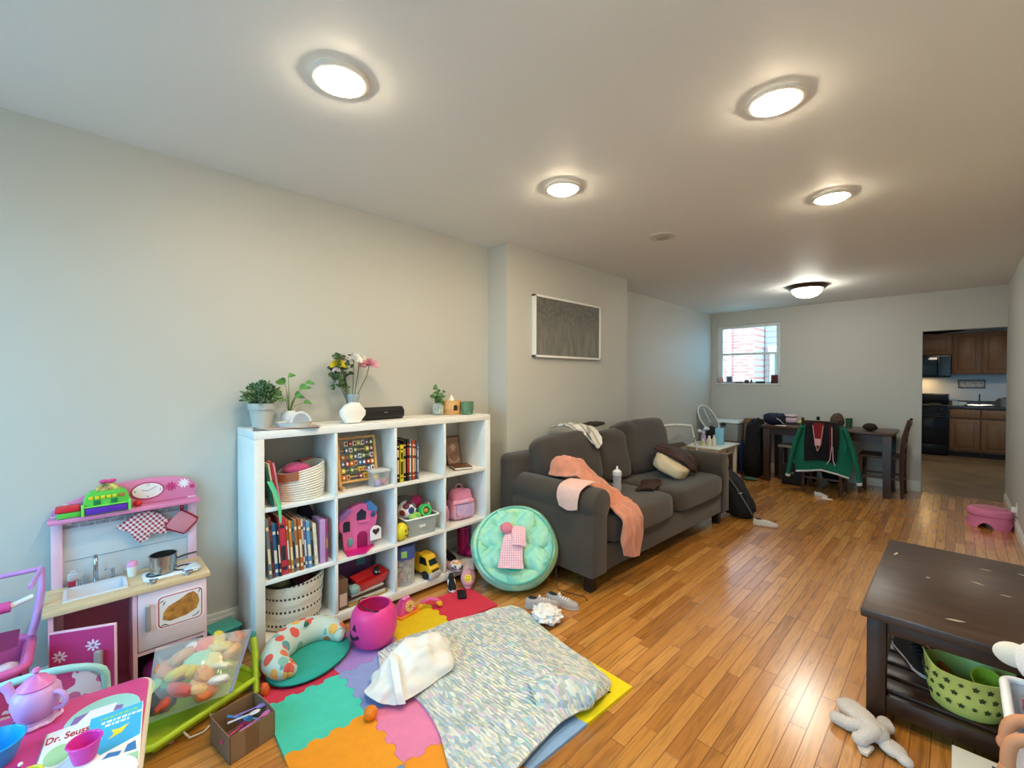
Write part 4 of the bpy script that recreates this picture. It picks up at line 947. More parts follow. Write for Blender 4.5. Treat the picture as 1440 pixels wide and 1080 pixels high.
# ------------------------------------------------------------------ play kitchen
KX, KY0, KY1 = -2.675, -.105, .395
lp = m('#e9bccb', .5); pk2 = m('#dd84ad', .5); mag = m('#c43a78', .45); wal = m('#d9bd93', .5, var=.08, vs=14, stretch=(5, 1, 1))
pkit = thing('play_kitchen', 'pink wooden toy kitchen with sink and oven against the left wall', 'toy kitchen', (0, 0, 0))
for y in (KY0, KY1-.035): B().box(KX, y, 0, KX+.028, y+.035, .79, .003).obj('back_post', lp, pkit)
B().box(KX, KY0+.035, .475, KX+.008, KY1-.035, .77).obj('back_panel', m('#c9ced1', .5), pkit)
bb = B()
for r_ in range(3):
    for k in range(9):
        y0 = KY0+.037+k*.05+(.025 if r_ % 2 else 0); y1 = min(y0+.046, KY1-.037)
        if y1 > y0: bb.box(KX+.008, y0, .725+r_*.017, KX+.0095, y1, .739+r_*.017)
bb.obj('brick_strip', ramp_noise('grey_bricks', [(.4, '#8d8b90'), (.6, '#a9a7ab')], 30), pkit)
B().box(KX+.008, KY0+.04, .585, KX+.010, KY1-.04, .587).obj('panel_seam', m('#8f9aa3', .5), pkit)
B().box(KX, KY0-.008, .765, KX+.085, KY1+.008, .785, .006).obj('top_shelf', pk2, pkit)
hd = [(KY0, .785), (KY1, .785), (KY1, .835), (KY1-.008, .858), (KY1-.035, .880), (KY1-.09, .896), (KY1-.19, .903), (KY1-.29, .895), (KY1-.37, .872), (KY1-.44, .842), (KY0+.004, .815)]
B().prism(hd, KX+.002, KX+.018, M=FX, bev=.004).obj('header_board', pk2, pkit)
HXF = KX+.018
ck = B(); ck.prism([(.21+.062*cos(R(a)), .845+.040*sin(R(a))) for a in range(0, 360, 15)], 0, .004, M=MX.Translation((HXF, 0, 0)) @ FX)
ck.mi = 1; ck.prism([(.21+.056*cos(R(a)), .845+.035*sin(R(a))) for a in range(0, 360, 15)], .004, .0048, M=MX.Translation((HXF, 0, 0)) @ FX)
ck.mi = 2
for a0, a1, w_ in (((.21, .845), (.243, .861), .0022), ((.21, .845), (.187, .850), .0022)):
    d = V((a1[0]-a0[0], a1[1]-a0[1])).normalized(); nx, ny = -d.y*w_/2, d.x*w_/2
    ck.prism([(a0[0]+nx, a0[1]+ny), (a0[0]-nx, a0[1]-ny), (a1[0]-nx, a1[1]-ny), (a1[0]+nx, a1[1]+ny)], .0048, .0056, M=MX.Translation((HXF, 0, 0)) @ FX)
ck = ck.obj('clock_face', [m('#c03f74', .5), m('#f3eef0', .5), m('#7c7c84', .5)], pkit)
for tx, y, z in (('12', .21, .872), ('3', .256, .845), ('6', .21, .818), ('9', .164, .845)): textobj('clock_numeral', tx, .014, m('#8c7480', .5), MX.Translation((HXF+.0052, y, z)) @ FX, ck)
for y, z, r, c in ((.297, .85, .024, '#c63a7c'), (.347, .858, .024, '#f6eef2'), (.380, .838, .013, '#d2417f')):
    bb = B(); bb.prism(flower((y, z), r, 9), 0, .0022, M=MX.Translation((HXF, 0, 0)) @ FX); bb.obj('painted_flower', m(c, .5), pkit)
bb = B(); bb.prism(flower((-.06, .825), .012, 9), 0, .0022, M=MX.Translation((HXF, 0, 0)) @ FX); bb.obj('painted_flower', m('#f6eef2', .5), pkit)
KF = -2.405
CT = .485
SK = (-2.60, -2.465, -.06, .12)   # sink cut-out
bb = B()
for a in ((KX+.028, KY0-.015, SK[0], KY1+.012), (SK[1], KY0-.015, KF+.015, KY1+.012), (SK[0], KY0-.015, SK[1], SK[2]), (SK[0], SK[3], SK[1], KY1+.012)): bb.box(a[0], a[1], CT-.02, a[2], a[3], CT, .002)
bb.obj('counter', wal, pkit)
bb = B(); bb.box(SK[0]-.008, SK[2]-.008, CT, SK[0]+.004, SK[3]+.008, CT+.004).box(SK[1]-.004, SK[2]-.008, CT, SK[1]+.008, SK[3]+.008, CT+.004).box(SK[0], SK[2]-.008, CT, SK[1], SK[2]+.004, CT+.004).box(SK[0], SK[3]-.004, CT, SK[1], SK[3]+.008, CT+.004)
bb.box(SK[0]+.001, SK[2]+.001, CT-.045, SK[0]+.004, SK[3]-.001, CT+.001).box(SK[1]-.004, SK[2]+.001, CT-.045, SK[1]-.001, SK[3]-.001, CT+.001).box(SK[0]+.004, SK[2]+.001, CT-.045, SK[1]-.004, SK[2]+.004, CT+.001).box(SK[0]+.004, SK[3]-.004, CT-.045, SK[1]-.004, SK[3]-.001, CT+.001).box(SK[0]+.001, SK[2]+.001, CT-.049, SK[1]-.001, SK[3]-.001, CT-.045)
bb.obj('sink', m('#dfe0e6', .35), pkit)
chm = m('#c4c6ca', .18, 1)
bb = B(); bb.box(-2.625, -.055, CT+.0005, -2.605, .115, CT+.008, .002); fc = bb.obj('tap_base', chm, pkit)
bb = B(); bb.tube([(-2.62, .03, CT+.006), (-2.62, .03, CT+.09)]+[(-2.62+.026*(1-cos(R(a))), .03, CT+.09+.030*sin(R(a))) for a in range(20, 181, 20)]+[(-2.568, .03, CT+.07)], .008, 12); bb.obj('tap', chm, pkit)
bb = B(); bb.tube([(-2.615, .085, CT+.01), (-2.615, .085, CT+.045)], .007, 10); bb.tube([(-2.615, .085, CT+.042), (-2.60, .06, CT+.05)], .004, 8); bb.tube([(-2.615, -.025, CT+.008), (-2.615, -.025, CT+.028)], .009, 10); bb.obj('tap_handle', chm, pkit)
# cabinet body
bb = B(); bb.box(KX, KY0, .02, KF, KY0+.014, CT-.02).obj('side_panel', lp, pkit)
B().box(KX, KY1-.014, .02, KF, KY1, CT-.02).obj('side_panel', lp, pkit)
B().box(KX, .138, .02, KF, .152, CT-.02).obj('divider_panel', lp, pkit)
B().box(KX, KY0+.014, .02, KX+.008, .138, CT-.07).obj('inner_back', m('#c9778f', .6), pkit)
B().box(KX, .152, .02, KX+.008, KY1-.014, CT-.02).obj('inner_back', m('#6b3f63', .6), pkit)
B().box(KX+.008, KY0+.014, .02, KF-.004, .138, .034).obj('inner_floor', m('#c9778f', .6), pkit)
B().box(KX+.008, .152, .02, KF-.004, KY1-.014, .034).obj('inner_floor', m('#8c5a7c', .6), pkit)
# oven door with a painted roast
od = B().box(KF-.012, .154, .215, KF+.003, KY1-.002, CT-.022, .003).obj('oven_door', m('#ecd3dc', .45), pkit)
B().box(KF-.10, .152, .196, KF-.002, KY1-.014, .21).obj('oven_shelf', lp, pkit)
O = MX.Translation((KF+.003, 0, 0)) @ FX
bb = B(); bb.prism(rrect(.215, .285, .382, .43, .02), 0, .0015, M=O); bb.mi = 1; bb.prism(rrect(.220, .29, .377, .425, .017), .0015, .002, M=O); bb.mi = 2; bb.prism(rrect(.224, .294, .373, .421, .015), .002, .0026, M=O)
bb.obj('oven_window', [m('#f4f0f0', .4), m('#c2364f', .5), m('#efe9ea', .4)], od)
bb = B(); bb.prism([(.235+.0, .325), (.262, .312), (.32, .318), (.356, .335), (.366, .365), (.36, .395), (.345, .415), (.325, .412), (.29, .392), (.255, .378), (.238, .355)], .0026, .0034, M=O)
bb.obj('painted_roast', ramp_noise('roast', [(.3, '#7c4a1c'), (.5, '#b5772f'), (.7, '#d29a4c')], 30, rough=.5), od)
bb = B()
for (y, z, a) in ((.232, .405, 30), (.240, .395, 60), (.236, .302, 20), (.247, .300, -20), (.360, .312, 40), (.348, .305, 10), (.366, .41, 70)):
    bb.prism([(y+.012*cos(R(a)), z+.012*sin(R(a))), (y-.002*sin(R(a)), z+.002*cos(R(a))), (y-.012*cos(R(a)), z-.012*sin(R(a))), (y+.002*sin(R(a)), z-.002*cos(R(a)))], .0026, .0034, M=O)
bb.obj('painted_herbs', m('#20201e', .5), od)
def pull(parent, y, z0, z1, x): 
    bb = B(); bb.box(x+.012, y-.009, z0, x+.026, y+.009, z1, .006, 3).box(x-.002, y-.005, z0+.008, x+.014, y+.005, z0+.02).box(x-.002, y-.005, z1-.02, x+.014, y+.005, z1-.008); return bb.obj('handle', m('#b4b2ae', .3, .6), parent)
pull(od, .185, .30, .415, KF+.003)
# open magenta cupboard door, hinged at its left edge
dr = B(); dr.box(-.006, 0, 0, .006, .205, .335, .003); dr = dr.obj('cupboard_door', lp, pkit, (KF+.012, KY0+.002, .075), (0, 0, R(-24)))
B().box(.0062, .006, .006, .0078, .199, .329).obj('door_face', mag, dr)
for y, z, r in ((.035, .24, .024), (.085, .185, .02), (.04, .13, .017), (.135, .265, .025), (.135, .13, .02), (.1, .06, .018)):
    bb = B(); bb.prism(flower((y, z), r, 8, .35), .0078, .0086, M=FX); bb.mi = 1; bb.prism([(y+r*.25*cos(R(a)), z+r*.25*sin(R(a))) for a in range(0, 360, 45)], .0086, .009, M=FX); bb.obj('painted_flower', [m('#ecd7e6', .5), m('#b06a9a', .5)], dr)
bb = B(); bb.box(.02, .148, .125, .04, .172, .25, .004).box(.006, .153, .135, .022, .166, .15).box(.006, .153, .225, .022, .166, .24); bb.obj('handle', m('#b0aba4', .35, .5), dr)
# cooker plate, knobs
bb = B(); bb.prism(rrect(-2.575, .178, -2.455, .378, .02), CT, CT+.006, bev=.002); bb.obj('hob', m('#e8e8ea', .3), pkit)
bb = B()
for y in (.225, .325): bb.ring(.028, .036, CT+.006, CT+.010, 28, c=(-2.515, y, 0))
bb.obj('burner', m('#3a3a3e', .4), pkit)
for y in (.205, .33): B().lathe([(0, 0), (.016, 0), (.014, .012), (0, .016)], 18, c=(-2.428, y, CT)).lathe([(0, .012), (.02, .012), (.018, .018), (0, .02)], 12, c=(-2.428, y, CT), sx=.4).obj('knob', chm, pkit)
# things on / in the kitchen
pot = thing('toy_pot', 'small metal toy saucepan on the toy hob', 'saucepan', (-2.525, .252, CT+.0105), 0)
B().lathe([(0, .002), (.046, 0), (.05, .004), (.05, .075), (.053, .077), (.047, .077), (.046, .008), (0, .008)], 32).obj('body', m('#b5b2ad', .22, 1), pot)
B().tube([(.0, .049, .045), (.0, .075, .05), (.0, .125, .052)], [.006, .008, .009], 10, flat=.5).obj('handle', m('#4a4a4e', .3, .5), pot)
lid = thing('pan_cover', 'clear toy saucepan lid lying on the hob beside the pot handle', 'lid', (-2.47, .352, CT+.0065), 0)
B().lathe([(0, .02), (.018, .018), (.03, .006), (.034, 0), (.034, .004), (.03, .01), (0, .024)], 28).obj('dome', film('#e6ecf0', .6, .05), lid); B().tube(arcpts((0, 0, .001), .034, 0, 360, 28)[:-1], .0028, 6, closed=True).obj('rim', chm, lid)
sh = thing('salt_shaker', 'pink topped cream toy shaker by the toy tap', 'shaker', (-2.585, .148, CT+.001)); B().lathe([(0, 0), (.016, 0), (.019, .045), (0, .045)], 20).obj('body', m('#efe7dc', .5), sh); B().lathe([(.020, .045), (.019, .058), (.014, .064), (0, .065), (0, .045), (.02, .045)], 20).obj('cap', m('#e49ac3', .5), sh)
sh = thing('soap_bottle', 'clear and red toy soap bottle left of the toy tap', 'bottle', (-2.625, -.04, CT+.009)); B().lathe([(0, 0), (.017, 0), (.017, .02), (0, .02)], 20).obj('liquid', m('#b3263c', .3), sh); B().lathe([(.0175, .0205), (.017, .045), (.01, .05), (.01, .058), (0, .058)], 20).obj('bottle_neck', film('#dfe4e8', .6), sh)
# fabric mitt and pot holder hang from the shelf
gmat = stripes('red_gingham', '#f0e4e4', '#b01836', 62, (0, .8, .6), .5, .9, (0, -.6, .8))
mt_ = thing('oven_mitt', 'red and white gingham cloth hanging under the toy kitchen shelf', 'oven mitt', (KX+.035, .165, .7515))
bb = B(); bb.prism([(.055, .0), (.10, -.03), (.14, -.085), (.105, -.12), (.055, -.105), (.045, -.13), (.015, -.14), (-.005, -.12), (-.02, -.085), (-.07, -.05), (-.055, -.04), (.0, -.004), (.03, .0)], -.005, .005, M=FX, bev=.003); bb.obj('cloth', gmat, mt_)
B().tube([(0, .045, -.003), (-.006, .048, .004)], .006, 8).obj('hook', chm, mt_)
ph = thing('pot_holder', 'square red pot holder hanging by its loop', 'pot holder', (KX+.04, .335, .756))
bb = B(); bb.prism([(0, -.025), (.06, -.075), (.055, -.09), (.01, -.135), (0, -.138), (-.055, -.1), (-.062, -.085), (-.01, -.027)], -.006, .006, M=FX, bev=.003); bb.obj('cloth', stripes('red_weave', '#c0304c', '#e9b9c0', 190, (0, .7, .7), .55, .9, (0, .7, -.7)), ph)
Pp = [(0, -.024), (.062, -.078), (.055, -.092), (.008, -.138), (-.058, -.1), (-.064, -.085)]
B().tube([(0, y, z) for y, z in Pp], .0065, 8, closed=True).obj('binding', m('#a0142e', .9), ph); B().tube([(0, 0, -.026), (0, -.006, -.01), (0, 0, .003), (0, .006, -.01), (0, .001, -.026)], .0035, 6).obj('loop', m('#a0142e', .9), ph)
# toy cash register on the shelf
cr = thing('toy_cash_register', 'green and purple toy cash register on the toy kitchen shelf', 'toy cash register', (KX+.062, .065, .786))
gm = m('#5fc24a', .35)
bb = B(); bb.prism([(-.072, 0), (.078, 0), (.078, .055), (.068, .085), (.05, .098), (-.045, .098), (-.062, .085), (-.072, .055)], -.035, .028, M=FX, bev=.005); bb.obj('body', gm, cr)
bb = B(); bb.box(.0282, -.066, .004, .036, .07, .032, .003); bb.obj('drawer', m('#5a2aa8', .4), cr)
bb = B(); bb.box(.028, -.078, .0, .039, -.068, .05, .003).box(.028, .072, .0, .039, .082, .05, .003).box(.028, -.074, .034, .038, .078, .040, .002); bb.obj('trim', m('#7fd85f', .4), cr)
for k in range(5): B().box(.028, -.055+k*.019, .066, .033, -.041+k*.019, .079, .002).obj('key', m('#e6d423', .4), cr)
B().box(.028, .042, .066, .033, .06, .08, .002).obj('key', m('#c07038', .4), cr)
for y in (-.03, .025): B().box(.028, y-.01, .042, .0305, y+.012, .061, .001).obj('key', m('#1f7d44', .4), cr)
bb = B(); bb.prism([(-.035, .098), (.045, .098), (.032, .118), (.02, .124), (-.012, .124), (-.024, .118)], -.02, .024, M=FX, bev=.003); bb.obj('screen', ramp_noise('screen_print', [(.35, '#4a6b3a'), (.5, '#b58a5c'), (.65, '#d9d56a')], 60), cr)
bb = B(); bb.ball((0, -.006, .134), (.008, .016, .009), 12, 8).ball((0, .02, .134), (.008, .016, .009), 12, 8); bb.obj('bow', m('#d9478c', .4), cr)
B().box(-.03, -.15, .0, .02, -.078, .024, .004).obj('side_tray', gm, cr); B().box(-.03, -.155, .0245, .024, -.08, .048, .006).obj('scanner', m('#d42a35', .4), cr)
lump('toy_apple', (KX+.05, .172, .80), (.016, .016, .014), '#d3242c', 'small red toy piece in front of the toy kitchen clock', 'toy')
# toys in the oven compartment
lump('purple_toy', (-2.47, .215, .085), (.05, .045, .05), '#8a2a7c', 'shiny purple toy in the compartment under the toy oven', 'toy', rough=.25)
lump('blue_toy', (-2.49, .315, .083), (.045, .04, .042), '#22307c', 'dark blue toy in the compartment under the toy oven', 'toy', rough=.3, nz=.2)
lump('red_cloth', (-2.50, .02, .062), (.06, .05, .02), '#a8261f', 'red cloth lying inside the open toy cupboard', 'cloth', nz=.3, rough=.9)
# teal tub between the kitchen and the bookcase
t = thing('teal_tub', 'teal plastic tub on the floor between the toy kitchen and the bookcase', 'tub', (-2.585, .49, 0), 12)
bb = B(); frust(bb, .06, .062, 0, .115, .8, 1, .003); bb.obj('body', m('#3f9c8f', .35, alpha=.85), t)
bb = B(); bb.box(-.066, -.066, .1155, .066, .066, .125, .005); bb.obj('lid', m('#4fae9f', .35), t)
# ------------------------------------------------------------------ foam puzzle mat
MO = V((-1.975, .83, 0)); MA = R(-3); PI_ = .312
MXM = MX.Translation(MO) @ MX.Rotation(MA, 4, 'Z')
have = {(c, r) for c in range(4) for r in range(4)}-{(1, 2), (1, 3), (2, 2), (2, 3)}
def seam(p, q, flip):
    """puzzle teeth between two corners"""
    p, q = V(p), V(q); d = (q-p); n = V((-d.y, d.x)).normalized()*(1 if flip else -1); o = []; N_ = 7; a = .0085
    for i in range(N_):
        t0 = (i+.5)/(N_+.5)*.96+.0; s = 1 if i % 2 else -1
        for tt in (t0-.042, t0+.042): o.append(p+d*min(max(tt, .012), .988)+n*a*s)
    return [(v.x, v.y) for v in o]
foam = {}
def foam_tile(c, r, col, label):
    x0, x1, y0, y1 = (c-1)*PI_, c*PI_, (r-1)*PI_, r*PI_
    P = []
    def edge(a, b, nb, lo, hi, flip):
        P.append(a)
        if nb in have:
            s = seam(lo, hi, flip); P.extend(s if a == lo else s[::-1])
    edge((x0, y0), (x1, y0), (c, r-1), (x0, y0), (x1, y0), True)
    edge((x1, y0), (x1, y1), (c+1, r), (x1, y0), (x1, y1), False)
    edge((x1, y1), (x0, y1), (c, r+1), (x0, y1), (x1, y1), True)
    edge((x0, y1), (x0, y0), (c-1, r), (x0, y0), (x0, y1), False)
    cx, cy = (x0+x1)/2, (y0+y1)/2
    P = [((x-cx)*.996, (y-cy)*.996) for x, y in P]
    w_ = MXM @ V((cx, cy, 0))
    return tag(B().prism(P, 0, .0125).obj('foam_tile', m(col, .75, var=.04, vs=30, bump=.12, bs=400), None, w_, (0, 0, MA)), label, 'foam tile')
foam_tile(0, 0, '#d2344f', 'red foam puzzle tile under the patterned infant seat, at the left corner of the mat')
foam_tile(0, 1, '#a985c9', 'purple foam puzzle tile under the pink pumpkin bucket')
foam_tile(0, 2, '#e6c512', 'yellow foam puzzle tile under the toy telephone')
foam_tile(0, 3, '#d6334c', 'red foam puzzle tile next to the bottom right cube of the bookcase')
foam_tile(1, 0, '#48cdb5', 'teal foam puzzle tile beside the small cardboard box')
foam_tile(1, 1, '#8f9dce', 'blue violet foam puzzle tile partly under the white pillow')
foam_tile(2, 0, '#f29c1f', 'orange foam puzzle tile in the middle of the front edge of the mat')
foam_tile(2, 1, '#e884ac', 'pink foam puzzle tile in front of the white pillow')
foam_tile(3, 0, '#6f95cc', 'blue foam puzzle tile at the very front corner of the mat')
foam_tile(3, 1, '#f2951f', 'orange foam puzzle tile mostly under the front of the knitted blanket')
foam_tile(3, 2, '#8fb0d8', 'light blue foam puzzle tile at the right of the knitted blanket')
y4 = foam_tile(3, 3, '#f2dd0d', 'yellow foam puzzle tile with a small black mark at the right corner of the mat')
bb = B()
for dx in (0, .022): bb.prism([(.05+dx, .05), (.062+dx, .05), (.066+dx, .07), (.060+dx, .088), (.052+dx, .078), (.057+dx, .066)], .0125, .0131, M=MX.Rotation(R(-40), 4, 'Z') @ MX.Translation((-.03, .03, 0)))
bb.obj('printed_mark', m('#1c1a10', .6), y4)
FZ = .0135
# ------------------------------------------------------------------ infant seat
sm_, nt, p, N, L = nodes('leaf_print')
tcn = N('ShaderNodeTexCoord'); vo = N('ShaderNodeTexVoronoi'); vo.inputs['Scale'].default_value = 21; mp = N('ShaderNodeMapping'); mp.inputs['Scale'].default_value = (1, 1.0, .75); L(tcn.outputs['Object'], mp.inputs[0]); L(mp.outputs[0], vo.inputs['Vector'])
sc_ = N('ShaderNodeSeparateColor'); L(vo.outputs['Color'], sc_.inputs[0]); rr_ = ramp(nt, [(0, '#d9574a'), (.25, '#e8b257'), (.42, '#7fb2a4'), (.6, '#a9bb76'), (.75, '#e07a50'), (.88, '#5f9fa8')], 'CONSTANT'); L(sc_.outputs[0], rr_.inputs[0])
lt = math_node(nt, 'LESS_THAN', vo.outputs['Distance'], .46); mxn = N('ShaderNodeMixRGB'); L(lt, mxn.inputs[0]); mxn.inputs[1].default_value = lin('#c3d2c6'); L(rr_.outputs[0], mxn.inputs[2]); L(mxn.outputs[0], p.inputs['Base Color']); p.inputs['Roughness'].default_value = .85
isx = thing('infant_seat', 'low infant lounger with teal base and leaf patterned bolster', 'infant seat', (-2.165, .765, FZ+.004), 22)
tealm = m('#2fa394', .9, var=.08, vs=12, bump=.15, bs=200)
bb = B(); bb.ball((0, 0, .014), (.15, .20, .020), 36, 10, e=.9); bb.obj('seat_pad', tealm, isx)
bb = B(); P = []; rs = []
for i in range(25):
    a = R(lerp(66, 294, i/24)); P.append((.118*cos(a)-.008, .158*sin(a), .054+.022*sin(pi*i/24))); rs.append(.036+.030*sin(pi*i/24)**.6)
bb.tube(P, rs, 16); bb.ball(P[0], .031, 12, 8).ball(P[-1], .031, 12, 8); bb.obj('bolster', sm_, isx)
bb = B(); bb.tube([(.151*cos(R(a)), .201*sin(R(a)), .010) for a in range(0, 360, 10)], .004, 6, closed=True); bb.obj('piping', m('#17635c', .9), isx)
bb = B(); bb.sheet([[(-.075, .03, .128), (-.075, .05, .128)], [(-.07, .03, .15), (-.07, .05, .15)], [(-.065, .03, .128), (-.065, .05, .128)]], 6, 3, .002); bb.obj('tag_loop', m('#2c7a5f', .9), isx)
# ------------------------------------------------------------------ pumpkin bucket
pb = thing('pumpkin_bucket', 'bright pink pumpkin shaped bucket with a black wire handle', 'bucket', (-2.09, 1.055, FZ), -98)
pkm = m('#ee3f92', .4)
bb = B(); bb.lathe([(0, .002), (.07, 0), (.098, .02), (.115, .07), (.117, .115), (.108, .165), (.088, .195), (.080, .200), (.078, .196), (.086, .188), (.104, .16), (.112, .1), (.092, .022), (0, .012)], 72)
for v in bb.bm.verts:
    a = math.atan2(v.co.y, v.co.x); r = math.hypot(v.co.x, v.co.y); f = 1-.018*abs(cos(6*a))**6*(1 if r > .09 else 0); v.co.x *= f; v.co.y *= f
bb.obj('body', pkm, pb)
bb = B(); dk = m('#3a0b2a', .6)
for (a, z, pts) in ((-16, .125, [(-.016, -.012), (.016, -.012), (0, .018)]), (18, .125, [(-.016, -.012), (.016, -.012), (0, .018)])):
    bb.prism(pts, 0, .006, M=MX.Rotation(R(a), 4, 'Z') @ MX.Translation((.111, 0, z)) @ FX)
bb.obj('eye_holes', dk, pb)
bb = B()
for a in range(-28, 29, 8): bb.prism([(-.009, .004), (-.002, .012), (.004, .004), (.009, .010), (.009, -.008), (.003, -.002), (-.003, -.010), (-.009, -.004)], 0, .008, M=MX.Rotation(R(a), 4, 'Z') @ MX.Translation((.108, 0, .066+.00002*a*a)) @ FX)
bb.obj('mouth', dk, pb)
bb = B(); bb.tube([(0, -.083, .195), (.03, -.085, .205), (.06, -.05, .214), (.075, 0, .218), (.06, .05, .214), (.03, .085, .205), (0, .083, .195)], .003, 8); bb.obj('wire_handle', m('#26141f', .4), pb)
# ------------------------------------------------------------------ toy telephone
tp = thing('toy_telephone', 'pink toy telephone with a yellow and orange dial', 'toy telephone', (-2.215, 1.315, FZ), 8)
bb = B(); bb.prism([(-.06, .0), (.055, .0), (.06, .012), (.038, .075), (.018, .085), (-.016, .085), (-.045, .045)], -.028, .024, M=MX.Rotation(R(-10), 4, 'Y') @ FX, bev=.006); bb.obj('body', m('#df4f9f', .35), tp)
bb = B(); bb.box(-.035, -.065, 0, .04, .062, .010, .004); bb.obj('base', m('#f08a22', .4), tp)
D = MX.Rotation(R(-10), 4, 'Y') @ MX.Translation((.026, .012, .042)) @ FX
bb = B(); bb.prism([(.03*cos(R(a)), .03*sin(R(a))) for a in range(0, 360, 15)], 0, .006, M=D); bb.mi = 1
for k in range(10): bb.prism([(.022*cos(R(36*k))+.0045*cos(R(a)), .022*sin(R(36*k))+.0045*sin(R(a))) for a in range(0, 360, 45)], .006, .0068, M=D)
bb.mi = 2; bb.prism([(.013*cos(R(a)), .013*sin(R(a))) for a in range(0, 360, 20)], .006, .0075, M=D); bb.obj('dial', [m('#f2dfa0', .4), m('#d97a2e', .4), m('#b58d6a', .4)], tp)
bb = B(); bb.ball((0, -.01, .092), (.014, .018, .010), 14, 8).ball((0, .014, .092), (.012, .012, .010), 12, 8); bb.obj('cradle', m('#f080bd', .35), tp)
hs_ = thing('toy_handset', 'pink and yellow toy telephone handset lying on the yellow tile', 'toy handset', (-2.175, 1.45, FZ), 60)
bb = B(); bb.tube([(-.055, 0, .022), (-.04, 0, .042), (0, 0, .054), (.04, 0, .045), (.055, 0, .03)], [.010, .011, .011, .011, .010], 10); bb.obj('grip', m('#e0609f', .35), hs_)
for s in (-1, 1): B().lathe([(0, 0), (.022, 0), (.024, .01), (.012, .02), (0, .022)], 20, M=T((s*.06, 0, .022 if s < 0 else .026), ry=s*40) @ MX.Translation((0, 0, -.012))).obj('ear_cap', m('#f0b32a', .4), hs_)
# ------------------------------------------------------------------ knitted blanket
kb, nt, p, N, L = nodes('knitted_yarn')
tcn = N('ShaderNodeTexCoord'); mp = N('ShaderNodeMapping'); mp.inputs['Rotation'].default_value = (0, 0, R(-12)); mp.inputs['Scale'].default_value = (36, 90, 44); L(tcn.outputs['Object'], mp.inputs[0])
n1 = N('ShaderNodeTexVoronoi'); n1.inputs['Scale'].default_value = 1; L(mp.outputs[0], n1.inputs['Vector'])
s1 = N('ShaderNodeSeparateColor'); L(n1.outputs['Color'], s1.inputs[0])
r1 = ramp(nt, [(0, '#b4c3c6'), (.14, '#e6e5de'), (.30, '#f4f1e6'), (.42, '#c4cabf'), (.56, '#f0ecd2'), (.68, '#d9dad6'), (.78, '#bccbdc'), (.88, '#e8d0de'), (.95, '#b9dcd8')], 'CONSTANT'); L(s1.outputs[0], r1.inputs[0])
L(r1.outputs[0], p.inputs['Base Color']); p.inputs['Roughness'].default_value = .95; p.inputs['Sheen Weight'].default_value = .2
wv = N('ShaderNodeTexWave'); wv.inputs['Scale'].default_value = 21; wv.inputs['Distortion'].default_value = 4; wv.inputs['Detail'].default_value = 1; wv.bands_direction = 'Y'; L(tcn.outputs['Object'], wv.inputs['Vector'])
ad = math_node(nt, 'SUBTRACT', wv.outputs['Fac'], n1.outputs['Distance']); bp_ = N('ShaderNodeBump'); bp_.inputs['Strength'].default_value = .9; bp_.inputs['Distance'].default_value = .006; L(ad, bp_.inputs['Height']); L(bp_.outputs[0], p.inputs['Normal'])
rows = [[(-1.98, 1.02, .02), (-2.0, 1.15, .02), (-1.975, 1.30, .02), (-1.945, 1.47, .022), (-1.89, 1.66, .02), (-1.845, 1.80, .02)],
        [(-1.80, .96, .02), (-1.83, 1.12, .024), (-1.82, 1.34, .03), (-1.80, 1.52, .035), (-1.76, 1.68, .028), (-1.75, 1.815, .02)],
        [(-1.58, .99, .02), (-1.62, 1.14, .03), (-1.60, 1.35, .034), (-1.58, 1.50, .045), (-1.55, 1.64, .035), (-1.53, 1.755, .018)],
        [(-1.40, .965, .02), (-1.43, 1.12, .032), (-1.41, 1.33, .040), (-1.40, 1.47, .055), (-1.37, 1.60, .04), (-1.36, 1.725, .018)],
        [(-1.24, .90, .02), (-1.28, 1.06, .035), (-1.27, 1.24, .045), (-1.23, 1.42, .07), (-1.20, 1.56, .06), (-1.19, 1.70, .02)],
        [(-1.12, .86, .02), (-1.14, 1.00, .03), (-1.15, 1.14, .045), (-1.11, 1.33, .06), (-1.07, 1.50, .065), (-1.07, 1.66, .025)],
        [(-.98, .82, .02), (-1.0, .94, .03), (-1.035, 1.06, .045), (-1.06, 1.30, .04), (-1.03, 1.46, .045), (-1.045, 1.585, .025)]]
bb = B(); bb.sheet(rows, 96, 96, .011, wr=.009, ws=9, seed=4, zmin=.0145)
tag(bb.obj('knitted_blanket', kb), 'large pastel knitted blanket spread over the right half of the foam mat', 'blanket')
bb = B(); bb.sheet([[(-1.30, 1.36, .045), (-1.20, 1.44, .10), (-1.06, 1.52, .10)], [(-1.24, 1.32, .09), (-1.16, 1.40, .125), (-1.03, 1.50, .11)], [(-1.17, 1.28, .075), (-1.10, 1.36, .085), (-1.02, 1.47, .07)], [(-1.14, 1.27, .034), (-1.08, 1.33, .034), (-1.03, 1.46, .04)]], 30, 30, .011, wr=.006, ws=10, zmin=.015)
bl_fold = bb.obj('folded_corner', kb, bpy.data.objects['knitted_blanket'])
